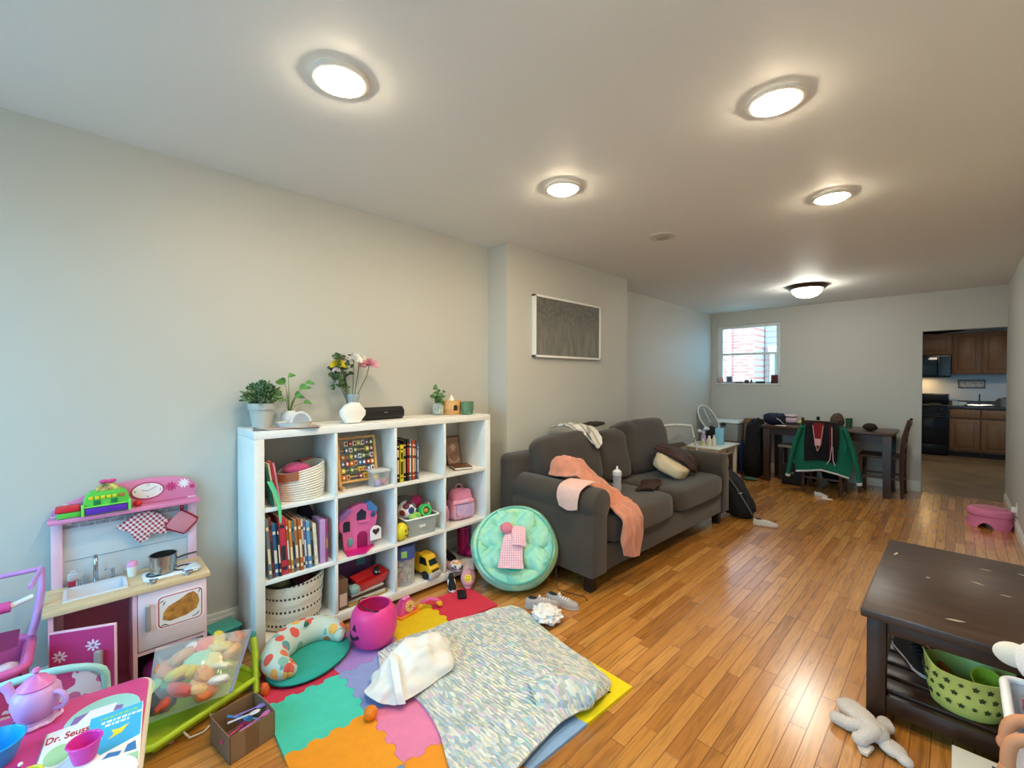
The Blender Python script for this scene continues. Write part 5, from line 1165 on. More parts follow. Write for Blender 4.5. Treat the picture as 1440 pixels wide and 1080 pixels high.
# ------------------------------------------------------------------ white pillow bundle and small orange
wp = m('#efece6', .9, var=.03, vs=6, bump=.2, bs=40, sheen=.2)
pw = thing('white_pillow', 'crumpled white pillow with a folded strap lying on the blanket edge', 'pillow', (0, 0, .006))
bb = B(); bb.sheet([[(-1.64, .87, .026), (-1.69, .845, .034), (-1.735, .835, .04), (-1.775, .855, .034), (-1.80, .90, .026)],
    [(-1.595, .905, .03), (-1.66, .92, .085), (-1.735, .94, .105), (-1.81, .97, .075), (-1.865, .995, .03)],
    [(-1.585, .99, .034), (-1.645, 1.01, .115), (-1.73, 1.04, .14), (-1.82, 1.07, .105), (-1.885, 1.08, .034)],
    [(-1.595, 1.10, .036), (-1.65, 1.12, .12), (-1.735, 1.155, .142), (-1.82, 1.18, .10), (-1.88, 1.19, .036)],
    [(-1.61, 1.175, .036), (-1.66, 1.20, .10), (-1.735, 1.235, .115), (-1.80, 1.255, .08), (-1.85, 1.26, .036)],
    [(-1.635, 1.205, .034), (-1.675, 1.235, .05), (-1.735, 1.275, .058), (-1.785, 1.29, .046), (-1.82, 1.28, .034)]], 80, 64, .010, wr=.028, ws=10, seed=6, zmin=.0145, dirw=(1.5, .8, 1)); bb.obj('cover', wp, pw)
bb = B(); bb.sheet([[(-1.80, .985, .112), (-1.78, 1.0, .118)], [(-1.74, .955, .128), (-1.72, .975, .132)], [(-1.67, .925, .112), (-1.655, .95, .118)], [(-1.61, .905, .072), (-1.595, .93, .076)], [(-1.585, .905, .034), (-1.57, .93, .034)]], 26, 5, .014, wr=.004, ws=20); bb.obj('strap', wp, pw)
tag(B().ball((0, 0, 0), (.027, .027, .025), 24, 16, nz=.02).obj('orange', m('#f28410', .45, bump=.2, bs=200), None, (-1.625, .805, FZ+.0255)), 'small round orange on the teal tile in front of the white pillow', 'orange')
# ------------------------------------------------------------------ round tie-dye floor chair
tdm = ramp_noise('teal_tie_dye', [(.3, '#6fc4b2'), (.42, '#93d6c0'), (.52, '#a6dfc2'), (.6, '#b9e0a9'), (.7, '#86c8c9'), (.8, '#d2e3a0')], 7, rough=.85, detail=6, bump=.2, bscale=30, dist=1.2)
bbag = thing('round_floor_chair', 'round padded teal tie-dye floor chair leaning against the sofa', 'floor chair', (-2.05, 2.04, .252))
nv_ = V((.56, -.59, .62)).normalized(); uv_ = (V((0, 0, 1))-nv_*nv_.z).normalized(); rv_ = uv_.cross(nv_)
QB = MX(((rv_.x, uv_.x, nv_.x, 0), (rv_.y, uv_.y, nv_.y, 0), (rv_.z, uv_.z, nv_.z, 0), (0, 0, 0, 1)))   # local: x right, y up the back, z out
bbag.matrix_world = MX.Translation((-2.05, 2.04, .252)) @ QB
bb = B(); bb.lathe([(0, -.10), (.16, -.105), (.24, -.085), (.288, -.03), (.292, .01), (.268, .055), (.225, .07), (.12, -.005), (0, -.01)], 64)
for v in bb.bm.verts: v.co *= 1+.07*NZ.noise(v.co*4.2); v.co.y *= .93
bb.obj('outer_shell', tdm, bbag)
for k in range(6):
    a = 90-122+k*(244/5)
    c = V((.145*cos(R(a)), .145*sin(R(a)), .040)); bb = B(); bb.ball((0, 0, 0), (.112, .078, .052), 28, 16, e=.85, nz=.2, seed=k+3, M=MX.Rotation(R(a), 4, 'Z')); bb.obj('cushion_lobe', tdm, bbag, c)
bb = B(); bb.ball((0, -.05, .0), (.10, .15, .05), 24, 12, e=.8, nz=.05); bb.obj('seat_panel', m('#3fae92', .85, var=.06), bbag)
bb = B(); bb.tube([(.246*cos(R(a)), .246*sin(R(a)), .064) for a in range(0, 360, 8)], .006, 8, closed=True); bb.obj('piping', m('#5fb0a0', .8), bbag)
gp = stripes('pink_gingham', '#f3cfd3', '#e39aa6', 70, (1, 0, 0), .5, .9, (0, 1, 0))
dr_ = thing('pink_dress', 'pink checked baby dress with a ruffle lying in the round floor chair', 'dress', (0, 0, 0)); dr_.matrix_world = bbag.matrix_world.copy()
bb = B(); bb.sheet([[(-.06, .06, .115), (-.0, .065, .12), (.055, .055, .115)], [(-.075, .0, .13), (-.01, .0, .135), (.055, -.01, .13)], [(-.09, -.08, .115), (-.02, -.08, .12), (.05, -.085, .118)], [(-.105, -.16, .10), (-.02, -.165, .108), (.06, -.165, .105)]], 26, 26, .006, wr=.007, ws=18); bb.obj('skirt', gp, dr_)
bb = B(); bb.sheet([[(-.03, .085, .128), (.03, .095, .13), (.07, .085, .125)], [(-.015, .03, .146), (.03, .03, .15), (.07, .025, .143)], [(-.015, -.03, .144), (.035, -.035, .147), (.075, -.04, .14)]], 20, 20, .006, wr=.006, ws=20, seed=3); bb.obj('bodice', gp, dr_)
bb = B(); bb.ball((-.055, .08, .135), (.042, .035, .02), 22, 12, nz=.25, ns=4); bb.obj('ruffle', m('#dd7f8d', .9), dr_)
# trainers and white cloth beside it
trainer('sneaker', (-1.725, 1.945, .0005), 48, .205, '#b3a9a6', '#d9d0c8', 'grey kids trainer nearest the round floor chair', laces='#e9e4de', tongue='#d8d0ca')
trainer('sneaker', (-1.655, 2.045, .0005), 20, .205, '#b0a5a2', '#dcd3cb', 'grey kids trainer with white laces, farther right beside the other', laces='#f0ece6', tongue='#d8d0ca')
bb = B(); bb.ball((0, 0, 0), (.085, .075, .042), 44, 28, nz=.35, ns=3.2, seed=5)
for v in bb.bm.verts: v.co += v.co.normalized()*.012*NZ.noise(v.co*45)
tag(bb.obj('white_cloth', m('#efe9e2', .95, bump=.4, bs=90), None, (-1.605, 1.85, .046)), 'crumpled white ruffled cloth on the floor in front of the grey trainers', 'cloth')
# thin lead from behind the floor chair
tag(B().tube([(-1.86, 2.235, .20), (-1.85, 2.225, .08), (-1.80, 2.18, .006), (-1.72, 2.20, .005), (-1.62, 2.23, .005), (-1.58, 2.20, .005)], .0028, 6).obj('thin_cord', m('#5a4030', .6), None), 'thin dark cord running down the sofa side onto the floor', 'cord')

# ------------------------------------------------------------------ pink play table and what stands on it
TA = -8
tb_ = thing('play_table', 'pink childrens table with pale aqua legs in the front left corner', 'table', (-1.50, -.20, 0), TA)
bb = B(); bb.prism(rrect(-.30, -.30, .30, .30, .035, 6), .43, .449, bev=.004); bb.obj('tabletop', ramp_noise('pink_top', [(.35, '#c93a80'), (.6, '#d8488c'), (.75, '#cf4189')], 4, rough=.4), tb_)
bb = B(); P = rrect(-.302, -.302, .302, .302, .036, 6); bb.tube([(x, y, .437) for x, y in P], .0085, 8, closed=True); bb.obj('edge_band', m('#e3d8c4', .5), tb_)
aq = m('#9fd3cf', .4)
for x in (-.25, .25):
    for y in (-.25, .25): B().cyl((x, y, .43), (x*1.06, y*1.08, 0), .019, .014, 16).obj('leg', aq, tb_)
TT = .4495
bb = B(); bb.prism([(-.16+.085*cos(R(a)), .21+.155*sin(R(a))*.5+.0) for a in range(0, 360, 12)], .449, .4496)
bb.mi = 1; bb.prism([(-.19, .15), (-.13, .14), (-.11, .20), (-.13, .245), (-.18, .25), (-.2, .2)], .4496, .4500)
bb.mi = 2; bb.prism([(-.20, .18), (-.16, .16), (-.13, .185), (-.16, .23), (-.2, .235)], .45, .4503)
bb.obj('painted_oval', [m('#9ed6cf', .5), m('#8d6cae', .5), m('#efeaf4', .5)], tb_)
bb = B()
for i in range(26):
    rnd = random.Random(i); x, y, r_ = rnd.uniform(-.28, -.05), rnd.uniform(-.27, .02), rnd.uniform(.005, .009); bb.prism([(x+r_*cos(R(a)), y+r_*sin(R(a))) for a in range(0, 360, 45)], .449, .4495)
bb.obj('painted_dots', m('#f1d3e2', .5), tb_)
# book
bk_ = thing('picture_book', 'white and blue picture book lying on the pink table', 'book', (-1.488, .005, TT), 84)
BW, BHh = .19, .25
bb = B(); bb.box(-BW/2, -BHh/2, 0, BW/2, BHh/2, .002, .0005).box(-BW/2, -BHh/2, .009, BW/2, BHh/2, .011, .0005).box(-BW/2, -BHh/2, 0, -BW/2+.002, BHh/2, .011); bb.obj('cover', m('#f4f3f1', .3), bk_)
B().box(-BW/2+.002, -BHh/2+.003, .002, BW/2-.003, BHh/2-.003, .009).obj('pages', pagem, bk_)
z_ = .011
bb = B(); bb.prism([(-.012, BHh/2-.002), (BW/2-.002, BHh/2-.002), (BW/2-.002, -.02), (.02, -.045), (-.012, .02)], z_, z_+.0004); bb.obj('blue_panel', m('#3fb3ea', .3), bk_)
bb = B(); bb.prism([(-.06+.032*cos(R(a)), .02+.045*sin(R(a))) for a in range(0, 360, 15)], z_, z_+.0004); bb.mi = 1; bb.prism([(-.06+.025*cos(R(a)), .02+.037*sin(R(a))) for a in range(0, 360, 15)], z_+.0004, z_+.0008); bb.obj('green_oval', [m('#e6efe0', .4), m('#a8cf9c', .4)], bk_)
textobj('title_text', 'Dr. Seuss', .029, m('#b8203c', .4), MX.Translation((-.051, .088, z_+.0002)) @ MX.Diagonal((.72, 1.25, 1, 1)), bk_, .0003, .0006)
bb = B()
for j, (y, x0, x1, c) in enumerate(((.10, .008, .078, 0), (.082, .012, .084, 1), (.066, .02, .07, 1))):
    x = x0; k = 0
    while x < x1:
        w_ = .004+.003*((k*7+j) % 3); bb.mi = c; bb.prism([(x, y-.004), (x+w_, y-.005), (x+w_+.001, y+.005), (x+.001, y+.004)], z_+.0004, z_+.0008); x += w_+.003; k += 1
bb.obj('cover_lettering', [m('#8fcf6a', .4), m('#f3f6f8', .4)], bk_)
B().prism([(.03, .005), (.055, .015), (.07, .045), (.05, .035), (.035, .04), (.04, .02)], z_+.0004, z_+.0008).obj('yellow_shape', m('#f2e23c', .4), bk_)
B().prism([(-.02, -.125+.004), (BW/2-.003, -.121), (BW/2-.003, -.085), (.05, -.08), (.0, -.10)], z_+.0004, z_+.0008).obj('green_strip', m('#a9dbb0', .4), bk_)
for P_ in ([(.02, -.075), (.05, -.085), (.06, -.06), (.035, -.05)], [(.065, -.07), (.088, -.075), (.085, -.04), (.07, -.045)]): B().prism(P_, z_+.0008, z_+.0012).obj('blue_shape', m('#3f7fc0', .4), bk_)
# toy tea things
tpt = thing('toy_teapot', 'lilac toy teapot with a pink lid on the far corner of the pink table', 'toy teapot', (-1.728, -.098, TT), -130)
lil = m('#d59fd6', .3)
B().lathe([(0, 0), (.034, 0), (.043, .004), (.036, .014), (.044, .035), (.050, .058), (.047, .08), (.036, .095), (.034, .096), (0, .096)], 36).obj('body', lil, tpt)
bb = B(); bb.lathe([(.048, .0005), (.052, .006), (.046, .012)], 36); 
for v in bb.bm.verts:
    a = math.atan2(v.co.y, v.co.x); f = 1+.05*cos(9*a); v.co.x *= f; v.co.y *= f
bb.obj('foot_ruffle', m('#e3b4e0', .3), tpt)
B().lathe([(.036, .094), (.038, .099), (.028, .108), (.02, .118), (.008, .122), (.004, .128), (.009, .134), (.006, .142), (0, .144)], 28).obj('lid', m('#e07bbd', .3), tpt)
B().tube([(.044, 0, .05), (.060, 0, .062), (.068, 0, .083), (.080, 0, .10)], [.013, .011, .010, .013], 12).obj('spout', lil, tpt)
B().tube([(-.044, 0, .075)]+[(-.046-.028*sin(R(a)), 0, .055+.024*cos(R(a))) for a in range(20, 170, 25)]+[(-.042, 0, .03)], .006, 10).obj('handle', lil, tpt)
def toycup(loc, r, h, col, label, tilt=0):
    t = thing('toy_cup', label, 'toy cup', loc); t.rotation_euler = (R(tilt), 0, 0)
    B().lathe([(0, 0), (r*.68, 0), (r*.72, .004), (r*.98, h-.004), (r, h), (r*.93, h), (r*.66, .008), (0, .006)], 32).obj('body', m(col, .3), t); B().tube([(r*cos(R(a)), r*sin(R(a)), h) for a in range(0, 360, 15)], .0025, 6, closed=True).obj('rim', m(col, .25), t); return t
toycup((-1.452, -.006, TT+.0125), .031, .044, '#e23aa8', 'bright pink toy cup standing on the picture book')
toycup((-1.455, -.098, TT+.0005), .024, .03, '#e6cc3a', 'yellow toy cup beside the picture book on the pink table')
t = toycup((-1.605, -.165, TT+.0005), .056, .05, '#1f9be0', 'large blue toy bowl on the pink table')
t = thing('white_plate', 'white toy plate at the front edge of the picture book', 'plate', (-1.335, .015, TT+.0125)); B().lathe([(0, 0), (.04, 0), (.066, .008), (.068, .010), (.064, .011), (.038, .003), (0, .003)], 36).obj('dish', m('#f2f6f6', .3), t)
for i, (x, y) in enumerate(((-1.548, -.115),)): tag(B().ball((0, 0, 0), .005, 12, 8).obj('white_bead', m('#f2efee', .3), None, (x, y, TT+.0055)), 'tiny white bead beside the blue bowl on the pink table', 'bead')
# small chair behind the table
ch = thing('kids_chair', 'childrens chair with pale aqua frame and pink back behind the pink table', 'chair', (-1.985, -.10, 0), -8)
bb = B(); bb.tube([(.09, -.16, 0), (.088, -.16, .3), (.09, -.155, .44)]+[(.09, -.155*cos(R(a)), .44+.055*sin(R(a))) for a in range(15, 180, 15)]+[(.09, .155, .44), (.088, .16, .3), (.09, .16, 0)], .011, 10); bb.obj('back_frame', aq, ch)
bb = B(); bb.sheet([[(.09, -.14, .33), (.075, 0, .335), (.09, .14, .33)], [(.09, -.145, .42), (.075, 0, .43), (.09, .145, .42)], [(.09, -.11, .475), (.08, 0, .483), (.09, .11, .475)]], 10, 14, .008); bb.obj('backrest', ramp_noise('chair_print', [(.42, '#cf3f78'), (.5, '#e9d6de'), (.58, '#d7709c')], 9, rough=.5, interp='CONSTANT'), ch)
bb = B(); bb.prism(rrect(-.16, -.15, .10, .15, .04), .235, .255, bev=.006); bb.obj('seat', m('#d9609b', .5), ch)
for x, y in ((-.13, -.13), (-.13, .13)): B().cyl((x, y, .235), (x*1.1, y*1.1, 0), .012, .012, 12).obj('leg', aq, ch)
# ------------------------------------------------------------------ toy shopping cart
sc1 = thing('toy_shopping_cart', 'pink and lilac toy shopping cart at the left edge beside the toy kitchen', 'toy shopping cart', (-2.36, -.27, 0), 0)
lav = m('#c58fd0', .4); cpk = m('#d9609f', .4)
def rr3(x0, y0, x1, y1, z, r=.03, dz=0): return [(x, y, z+dz*(y-y0)/(y1-y0)) for x, y in rrect(x0, y0, x1, y1, r, 4)]
bb = B(); bb.tube([(-.17, .145, .62), (-.17, -.14, .62)], .009, 10).tube([(-.17, .145, .62), (-.15, .145, .55), (-.10, .13, .44), (-.08, .12, .40)], [.010, .011, .012, .012], 10).tube([(.02, .125, .615), (-.17, .145, .62)], .008, 10); bb.obj('handle_frame', lav, sc1)
bb = B(); bb.tube([(-.02, -.16, .545), (-.02, .075, .55)], .019, 16); bb.obj('grip', m('#d84a90', .5), sc1)
bb = B(); bb.tube([(-.02, .075, .55), (-.03, .13, .565)], .009, 10); bb.obj('grip_end', m('#ece8ea', .4), sc1)
bb = B(); bb.tube(rr3(-.15, -.15, .13, .12, .375, .04), .014, 10, closed=True); bb.obj('basket_rim', cpk, sc1)
bb = B()
for (x0, y0, x1, y1) in ((-.14, -.14, .12, -.13), (-.14, .10, .12, .11), (-.14, -.14, -.13, .11), (.11, -.14, .12, .11)): bb.box(x0, y0, .20, x1, y1, .37, .003)
bb.box(-.14, -.14, .19, .12, .11, .20, .003); bb.obj('basket', m('#cf5d98', .45), sc1)
bb = B(); bb.box(.121, -.11, .24, .1235, -.03, .31, .001).box(.121, .0, .24, .1235, .075, .31, .001); bb.obj('basket_window', m('#571c40', .6), sc1)
bb = B(); bb.sheet([[(.02, -.15, .47), (.02, 0, .48), (.02, .10, .475)], [(.05, -.15, .42), (.055, 0, .42), (.045, .095, .425)]], 6, 16, .004, wr=.004, ws=20); bb.obj('cloth_banner', m('#7c2456', .8), sc1)
bb = B(); bb.tube([(.048, -.06+.006*i, .448+.009*sin(i*1.9)) for i in range(18)], .0028, 6); bb.obj('script_lettering', m('#f0e6ee', .6), sc1)
for x in (-.11, .09):
    for y in (-.12, .09):
        bb = B(); bb.cyl((x, y, .19), (x, y, .05), .008, seg=8); bb.obj('leg', lav, sc1)
        bb = B(); bb.lathe([(0, -.01), (.03, -.01), (.034, -.005), (.034, .005), (.03, .01), (0, .01)], 20, M=T((x, y, .035), rx=90)); bb.obj('wheel', m('#1d4a86', .5), sc1)
lump('plush_toy', (-2.36, -.25, .262), (.065, .065, .045), '#8a1644', 'dark red soft toy inside the toy shopping cart', 'toy', nz=.2, rough=.9)
lump('pink_plush', (-2.33, -.20, .345), (.026, .03, .024), '#e7c6cf', 'pale pink toy peeping over the rim of the shopping cart', 'toy', nz=.15)
# ------------------------------------------------------------------ lime tray, zip bag of play food
tr = thing('lime_tray', 'lime green plastic tray with a rope handle under the bag of play food', 'tray', (-2.197, .302, 0), 112)
lm = m('#a6c520', .35)
bb = B(); frust(bb, .215, .125, 0.012, .05, .88, 1, .006); bb.obj('body', lm, tr)
bb = B(); bb.tube([(x, y, .05) for x, y in rrect(-.218, -.128, .218, .128, .03, 5)], .012, 10, closed=True); bb.obj('rim', m('#b4d42a', .35), tr)
bb = B(); bb.tube([(-.10, -.125, .035), (-.09, -.15, .01), (-.05, -.165, .006), (-.01, -.155, .008), (.0, -.125, .035)], .0035, 8); bb.obj('rope_handle', m('#dcd6c4', .8), tr)
for x in (-.15, .15):
    for y in (-.07, .07): B().lathe([(0, 0), (.016, 0), (.014, .014), (0, .014)], 12, c=(x, y, 0)).obj('foot', lm, tr)
t = thing('lime_stick', 'lime green toy stick with a teal tip leaning by the bookcase', 'toy', (0, 0, 0))
B().tube([(-2.10, .520, .014), (-2.235, .548, .11), (-2.30, .556, .160)], [.012, .016, .013], 12).obj('shaft', lm, t); B().ball((-2.306, .556, .164), (.02, .015, .02), 14, 8).obj('tip', m('#2f8f86', .4), t)
lump('orange_toy', (-2.075, .545, .032), (.022, .018, .026), '#e8662a', 'orange net toy on the floor under the lime stick', 'toy', nz=.3)
# bag: two sheets pillowed apart, leaning back on the toy kitchen
c00, c10, c11, c01 = V((-2.115, .15, .075)), V((-2.355, .205, .235)), V((-2.275, .545, .215)), V((-2.045, .415, .10))
bag = thing('zip_bag', 'clear zip bag full of play food lying on the lime tray', 'bag', (0, 0, 0))
nb = (c01-c00).cross(c10-c00).normalized()
def bagpt(u, v, s, k=.09): 
    p_ = c00*(1-u)*(1-v)+c10*u*(1-v)+c11*u*v+c01*(1-u)*v
    return p_+nb*s*k*(sin(pi*u)*sin(pi*v))**.5*(1 if v < .85 else 1)
filmm = film('#eef0ee', .86, .10)
bb = B()
for s in (1, -.45):
    n0 = len(bb.bm.faces); G = [[bb.bm.verts.new(bagpt(i/18, j/18, s)+nb*.005*NZ.noise(V((i*.6, j*.6, s)))) for j in range(19)] for i in range(19)]
    for i in range(18):
        for j in range(18): bb.bm.faces.new((G[i][j], G[i+1][j], G[i+1][j+1], G[i][j+1]))
    bb._done(n0)
bb.obj('film', filmm, bag, recalc=False)
bb = B(); bb.tube([c01.lerp(c11, i/12)+nb*.006 for i in range(13)], .0055, 8, flat=.5); bb.obj('zip_strip', m('#8d94b8', .35), bag)
foods = [(.22, .14, '#4a4744', (.045, .04, .026), 'dark grey toy mushroom cap low in the zip bag'), (.45, .10, '#a9dba9', (.05, .016, .012), 'mint green toy leaf at the left of the zip bag'), (.25, .36, '#d9665c', (.05, .03, .022), 'coral red toy slice at the bottom of the zip bag'),
         (.48, .30, '#e6d24a', (.034, .03, .02), 'yellow toy pepper in the middle left of the zip bag'), (.45, .45, '#ddc23f', (.022, .02, .02), 'small mustard yellow toy piece in the middle of the zip bag'), (.58, .52, '#9fd3b2', (.045, .03, .018), 'pale green toy lettuce in the middle of the zip bag'), (.36, .62, '#dfa06a', (.036, .028, .02), 'tan toy bread roll low in the zip bag'),
         (.42, .80, '#ece6c0', (.030, .030, .012), 'round cream toy egg slice near the zip'), (.72, .30, '#cf9a6a', (.04, .035, .022), 'brown toy loaf at the upper left of the zip bag'), (.82, .40, '#eee2dc', (.022, .02, .018), 'white and pink toy shrimp high in the zip bag'), (.80, .55, '#e86a58', (.034, .03, .022), 'red toy tomato high in the zip bag'),
         (.88, .66, '#ecd03c', (.05, .02, .018), 'yellow toy banana along the top of the zip bag'), (.72, .72, '#e6d28a', (.036, .032, .02), 'pale yellow toy waffle at the right of the zip bag'), (.62, .85, '#e3b98a', (.032, .026, .018), 'beige toy biscuit beside the zip'), (.84, .86, '#c98a70', (.026, .024, .018), 'reddish brown toy sausage at the top right of the zip bag'), (.60, .16, '#d98f5a', (.03, .028, .02), 'orange brown toy nugget at the left of the zip bag'), (.20, .58, '#e7c08a', (.036, .03, .02), 'golden toy bun near the lower edge of the zip bag'), (.22, .80, '#f0ebe2', (.03, .028, .016), 'white toy dumpling at the lower right of the zip bag'), (.16, .20, '#c5533f', (.034, .026, .018), 'brick red toy meat at the lower left of the zip bag'), (.52, .66, '#eddc9a', (.03, .028, .02), 'pale yellow toy cheese right of the toy lettuce'), (.12, .68, '#d9793f', (.034, .024, .018), 'orange toy carrot slice at the lower edge of the zip bag'), (.34, .22, '#4f8f5c', (.024, .02, .016), 'dark green toy broccoli low in the zip bag')]
for i, (u, v, c, r, lb) in enumerate(foods):
    p_ = bagpt(u, v, .42); d_ = nb.to_track_quat('Z', 'Y').to_euler()
    r = tuple(q*1.28 for q in r[:2])+(r[2]*1.1,); o = lump('play_food', p_, r, c, lb, 'play food', nz=.16, seed=i, e=.8); o.rotation_euler = (d_.x, d_.y, d_.z+i*1.3)
# ------------------------------------------------------------------ cardboard box of toy cutlery
CBX = (-1.888, .420, 0); cb_ = thing('cardboard_box', 'small open cardboard box of toy cutlery beside the teal foam tile', 'box', CBX, 10)
cbm = m('#8f7257', .85, var=.07, vs=10); a_, b_, h_ = .085, .078, .098
bb = B(); bb.box(-a_, -b_, 0, a_, b_, .003).box(-a_, -b_, 0, a_, -b_+.003, h_).box(-a_, -b_, 0, -a_+.003, b_, h_+.004).box(a_-.003, -b_, 0, a_, b_, h_); bb.prism([(-a_, 0), (a_, 0), (a_, h_+.003), (.02, h_+.012), (-a_+.03, h_+.01), (-a_, h_)], -b_, -b_+.003, M=MX(((1, 0, 0, 0), (0, 0, -1, 0), (0, 1, 0, 0), (0, 0, 0, 1)))); bb.obj('carton', cbm, cb_)
B().box(a_+.0002, -.025, .0, a_+.001, .02, h_).obj('packing_tape', m('#7e6248', .3), cb_)
def cutlery(i, x, y, z, rz, ry, col, kind, label):
    t = thing('toy_'+kind, label, 'toy '+kind, (CBX[0]+x, CBX[1]+y, z)); t.rotation_euler = (0, R(ry), R(rz))
    mm = m(col, .35)
    B().tube([(-.055, 0, 0), (-.02, 0, .001), (.02, 0, .002)], [.006, .0045, .0035], 8, flat=.5).obj('handle', mm, t)
    bb = B()
    if kind == 'spoon': bb.ball((.038, 0, .002), (.02, .0125, .004), 18, 8)
    elif kind == 'fork': bb.prism([(.02, -.003), (.028, -.010), (.055, -.010), (.055, -.006), (.035, -.006), (.035, -.002), (.055, -.002), (.055, .002), (.035, .002), (.035, .006), (.055, .006), (.055, .010), (.028, .010), (.02, .003)], 0, .003)
    else: bb.prism([(.02, -.003), (.06, -.007), (.065, .0), (.055, .007), (.02, .004)], 0, .003)
    bb.obj('head', mm, t)
cutlery(0, .018, .0, .096, 60, -14, '#dcd6dc', 'spoon', 'white toy spoon lying across the top of the cardboard box')
cutlery(1, -.012, -.008, .080, 32, -4, '#3b8ed0', 'fork', 'blue toy fork in the cardboard box, lying lengthwise')
cutlery(2, .0, .025, .068, 38, 6, '#5aa6dc', 'knife', 'light blue toy knife in the cardboard box')
cutlery(3, -.018, .030, .086, 75, -6, '#8a77c4', 'spoon', 'violet toy spoon at the back of the cardboard box')
cutlery(4, .038, .035, .074, 95, -10, '#e37fc4', 'spoon', 'pink toy spoon at the right of the cardboard box')
cutlery(5, .02, -.032, .058, 120, 4, '#d8428a', 'fork', 'dark pink toy fork low in the cardboard box')
cutlery(6, -.02, .0, .048, 10, 0, '#5a4a8a', 'knife', 'dark violet toy knife deep in the cardboard box')
t = thing('pink_hair_clip', 'small pink bow hair clip on the floor by the cardboard box', 'hair clip', (-2.075, .215, .0005), 20)
for s in (-1, 1): B().ball((s*.016, 0, .006), (.015, .010, .006), 14, 8, nz=.2).obj('bow_loop', m('#f0a0b0', .5), t)
B().ball((0, 0, .008), (.006, .006, .006), 10, 6).obj('knot', m('#e27f96', .5), t)
# ------------------------------------------------------------------ things on the sofa
twm = m('#cf8568', .95, var=.08, vs=14, bump=.35, bs=260, sheen=.4)
tw = [[(-2.035, 2.41, .685), (-2.035, 2.46, .70), (-2.025, 2.51, .69), (-2.01, 2.56, .64)],
      [(-2.03, 2.365, .685), (-2.02, 2.43, .79), (-1.99, 2.52, .775), (-1.96, 2.60, .68)],
      [(-1.97, 2.355, .690), (-1.94, 2.42, .80), (-1.90, 2.52, .78), (-1.87, 2.62, .66)],
      [(-1.87, 2.365, .690), (-1.85, 2.44, .76), (-1.81, 2.56, .72), (-1.76, 2.72, .57)],
      [(-1.77, 2.38, .690), (-1.76, 2.46, .71), (-1.71, 2.59, .62), (-1.66, 2.76, .525)],
      [(-1.66, 2.44, .56), (-1.65, 2.50, .57), (-1.61, 2.60, .55), (-1.58, 2.72, .515)],
      [(-1.56, 2.455, .525), (-1.55, 2.52, .53), (-1.53, 2.60, .525), (-1.525, 2.68, .505)],
      [(-1.485, 2.44, .46), (-1.475, 2.51, .47), (-1.465, 2.58, .47), (-1.47, 2.65, .45)],
      [(-1.475, 2.43, .33), (-1.455, 2.50, .34), (-1.45, 2.57, .34), (-1.46, 2.64, .33)],
      [(-1.48, 2.46, .235), (-1.46, 2.51, .225), (-1.455, 2.57, .215), (-1.465, 2.625, .21)]]
bb = B(); bb.sheet(tw, 64, 44, .012, wr=.024, ws=11, seed=2, dirw=(1, 1.6, .5))
tag(bb.obj('towel', twm), 'salmon pink towel draped over the near sofa arm and seat edge', 'towel')
bpos = B(); bpos.sheet([[(-1.83, 2.232, .535), (-1.755, 2.228, .52), (-1.685, 2.236, .535)], [(-1.845, 2.225, .60), (-1.76, 2.222, .60), (-1.675, 2.228, .60)], [(-1.84, 2.245, .665), (-1.755, 2.248, .665), (-1.665, 2.252, .662)], [(-1.825, 2.325, .695), (-1.74, 2.335, .698), (-1.645, 2.335, .695)], [(-1.79, 2.385, .690), (-1.71, 2.40, .690), (-1.63, 2.405, .688)]], 30, 20, .006, wr=.002, ws=20)
tag(bpos.obj('burp_cloth', m('#e8bcae', .95, bump=.5, bs=220, var=.04, vs=60)), 'pale pink burp cloth hanging over the outer side of the near sofa arm', 'cloth')
bt = thing('baby_bottle', 'clear baby bottle with white teat standing on the sofa seat', 'bottle', (-1.845, 2.955, .495))
B().lathe([(0, .001), (.03, 0), (.033, .006), (.033, .05), (.029, .07), (.033, .09), (.031, .125), (0, .125)], 28).obj('body', film('#c9cedf', .45, .1), bt)
B().lathe([(0, .004), (.0295, .004), (.0295, .045), (0, .045)], 24).obj('milk', m('#d98f88', .4), bt)
B().lathe([(.034, .124), (.036, .13), (.034, .155), (.022, .165), (.010, .172), (.008, .185), (.006, .195), (0, .197)], 28).obj('teat_cap', m('#e4e4ec', .35), bt)
cp = thing('throw_pillow', 'cream and dark brown pillow lying against the far sofa arm', 'pillow', (-1.80, 3.82, .60), 14)
bb = B(); bb.ball((0, 0, 0), (.15, .25, .075), 36, 20, e=.5, nz=.08); cp_r = bb.obj('cream_cover', m('#d9c5a4', .9, bump=.2, bs=120), cp, (0, 0, 0), (0, R(28), 0))
bb = B(); bb.sheet([[(-.14, -.14, .15), (-.145, .0, .165), (-.13, .22, .14)], [(-.04, -.19, .12), (-.03, 0, .135), (-.03, .26, .11)], [(.08, -.20, .075), (.10, 0, .08), (.09, .27, .06)], [(.15, -.13, .0), (.175, .05, -.03), (.16, .22, -.02)], [(.16, .0, -.06), (.18, .08, -.085), (.165, .18, -.075)]], 28, 30, .014, wr=.014, ws=10)
bb.obj('brown_throw', m('#3a1c0f', .7, var=.15, vs=10, bump=.2, bs=80), cp)
bb = B(); bb.sheet([[(-1.86, 3.35, .495), (-1.82, 3.42, .51), (-1.76, 3.5, .495)], [(-1.80, 3.22, .495), (-1.75, 3.28, .515), (-1.70, 3.36, .495)], [(-1.76, 3.08, .492), (-1.70, 3.12, .51), (-1.66, 3.18, .49)]], 24, 20, .016, wr=.018, ws=12, zmin=.488)
tag(bb.obj('brown_sleeve', m('#362017', .85)), 'dark brown garment lying across the middle of the sofa seat', 'garment')
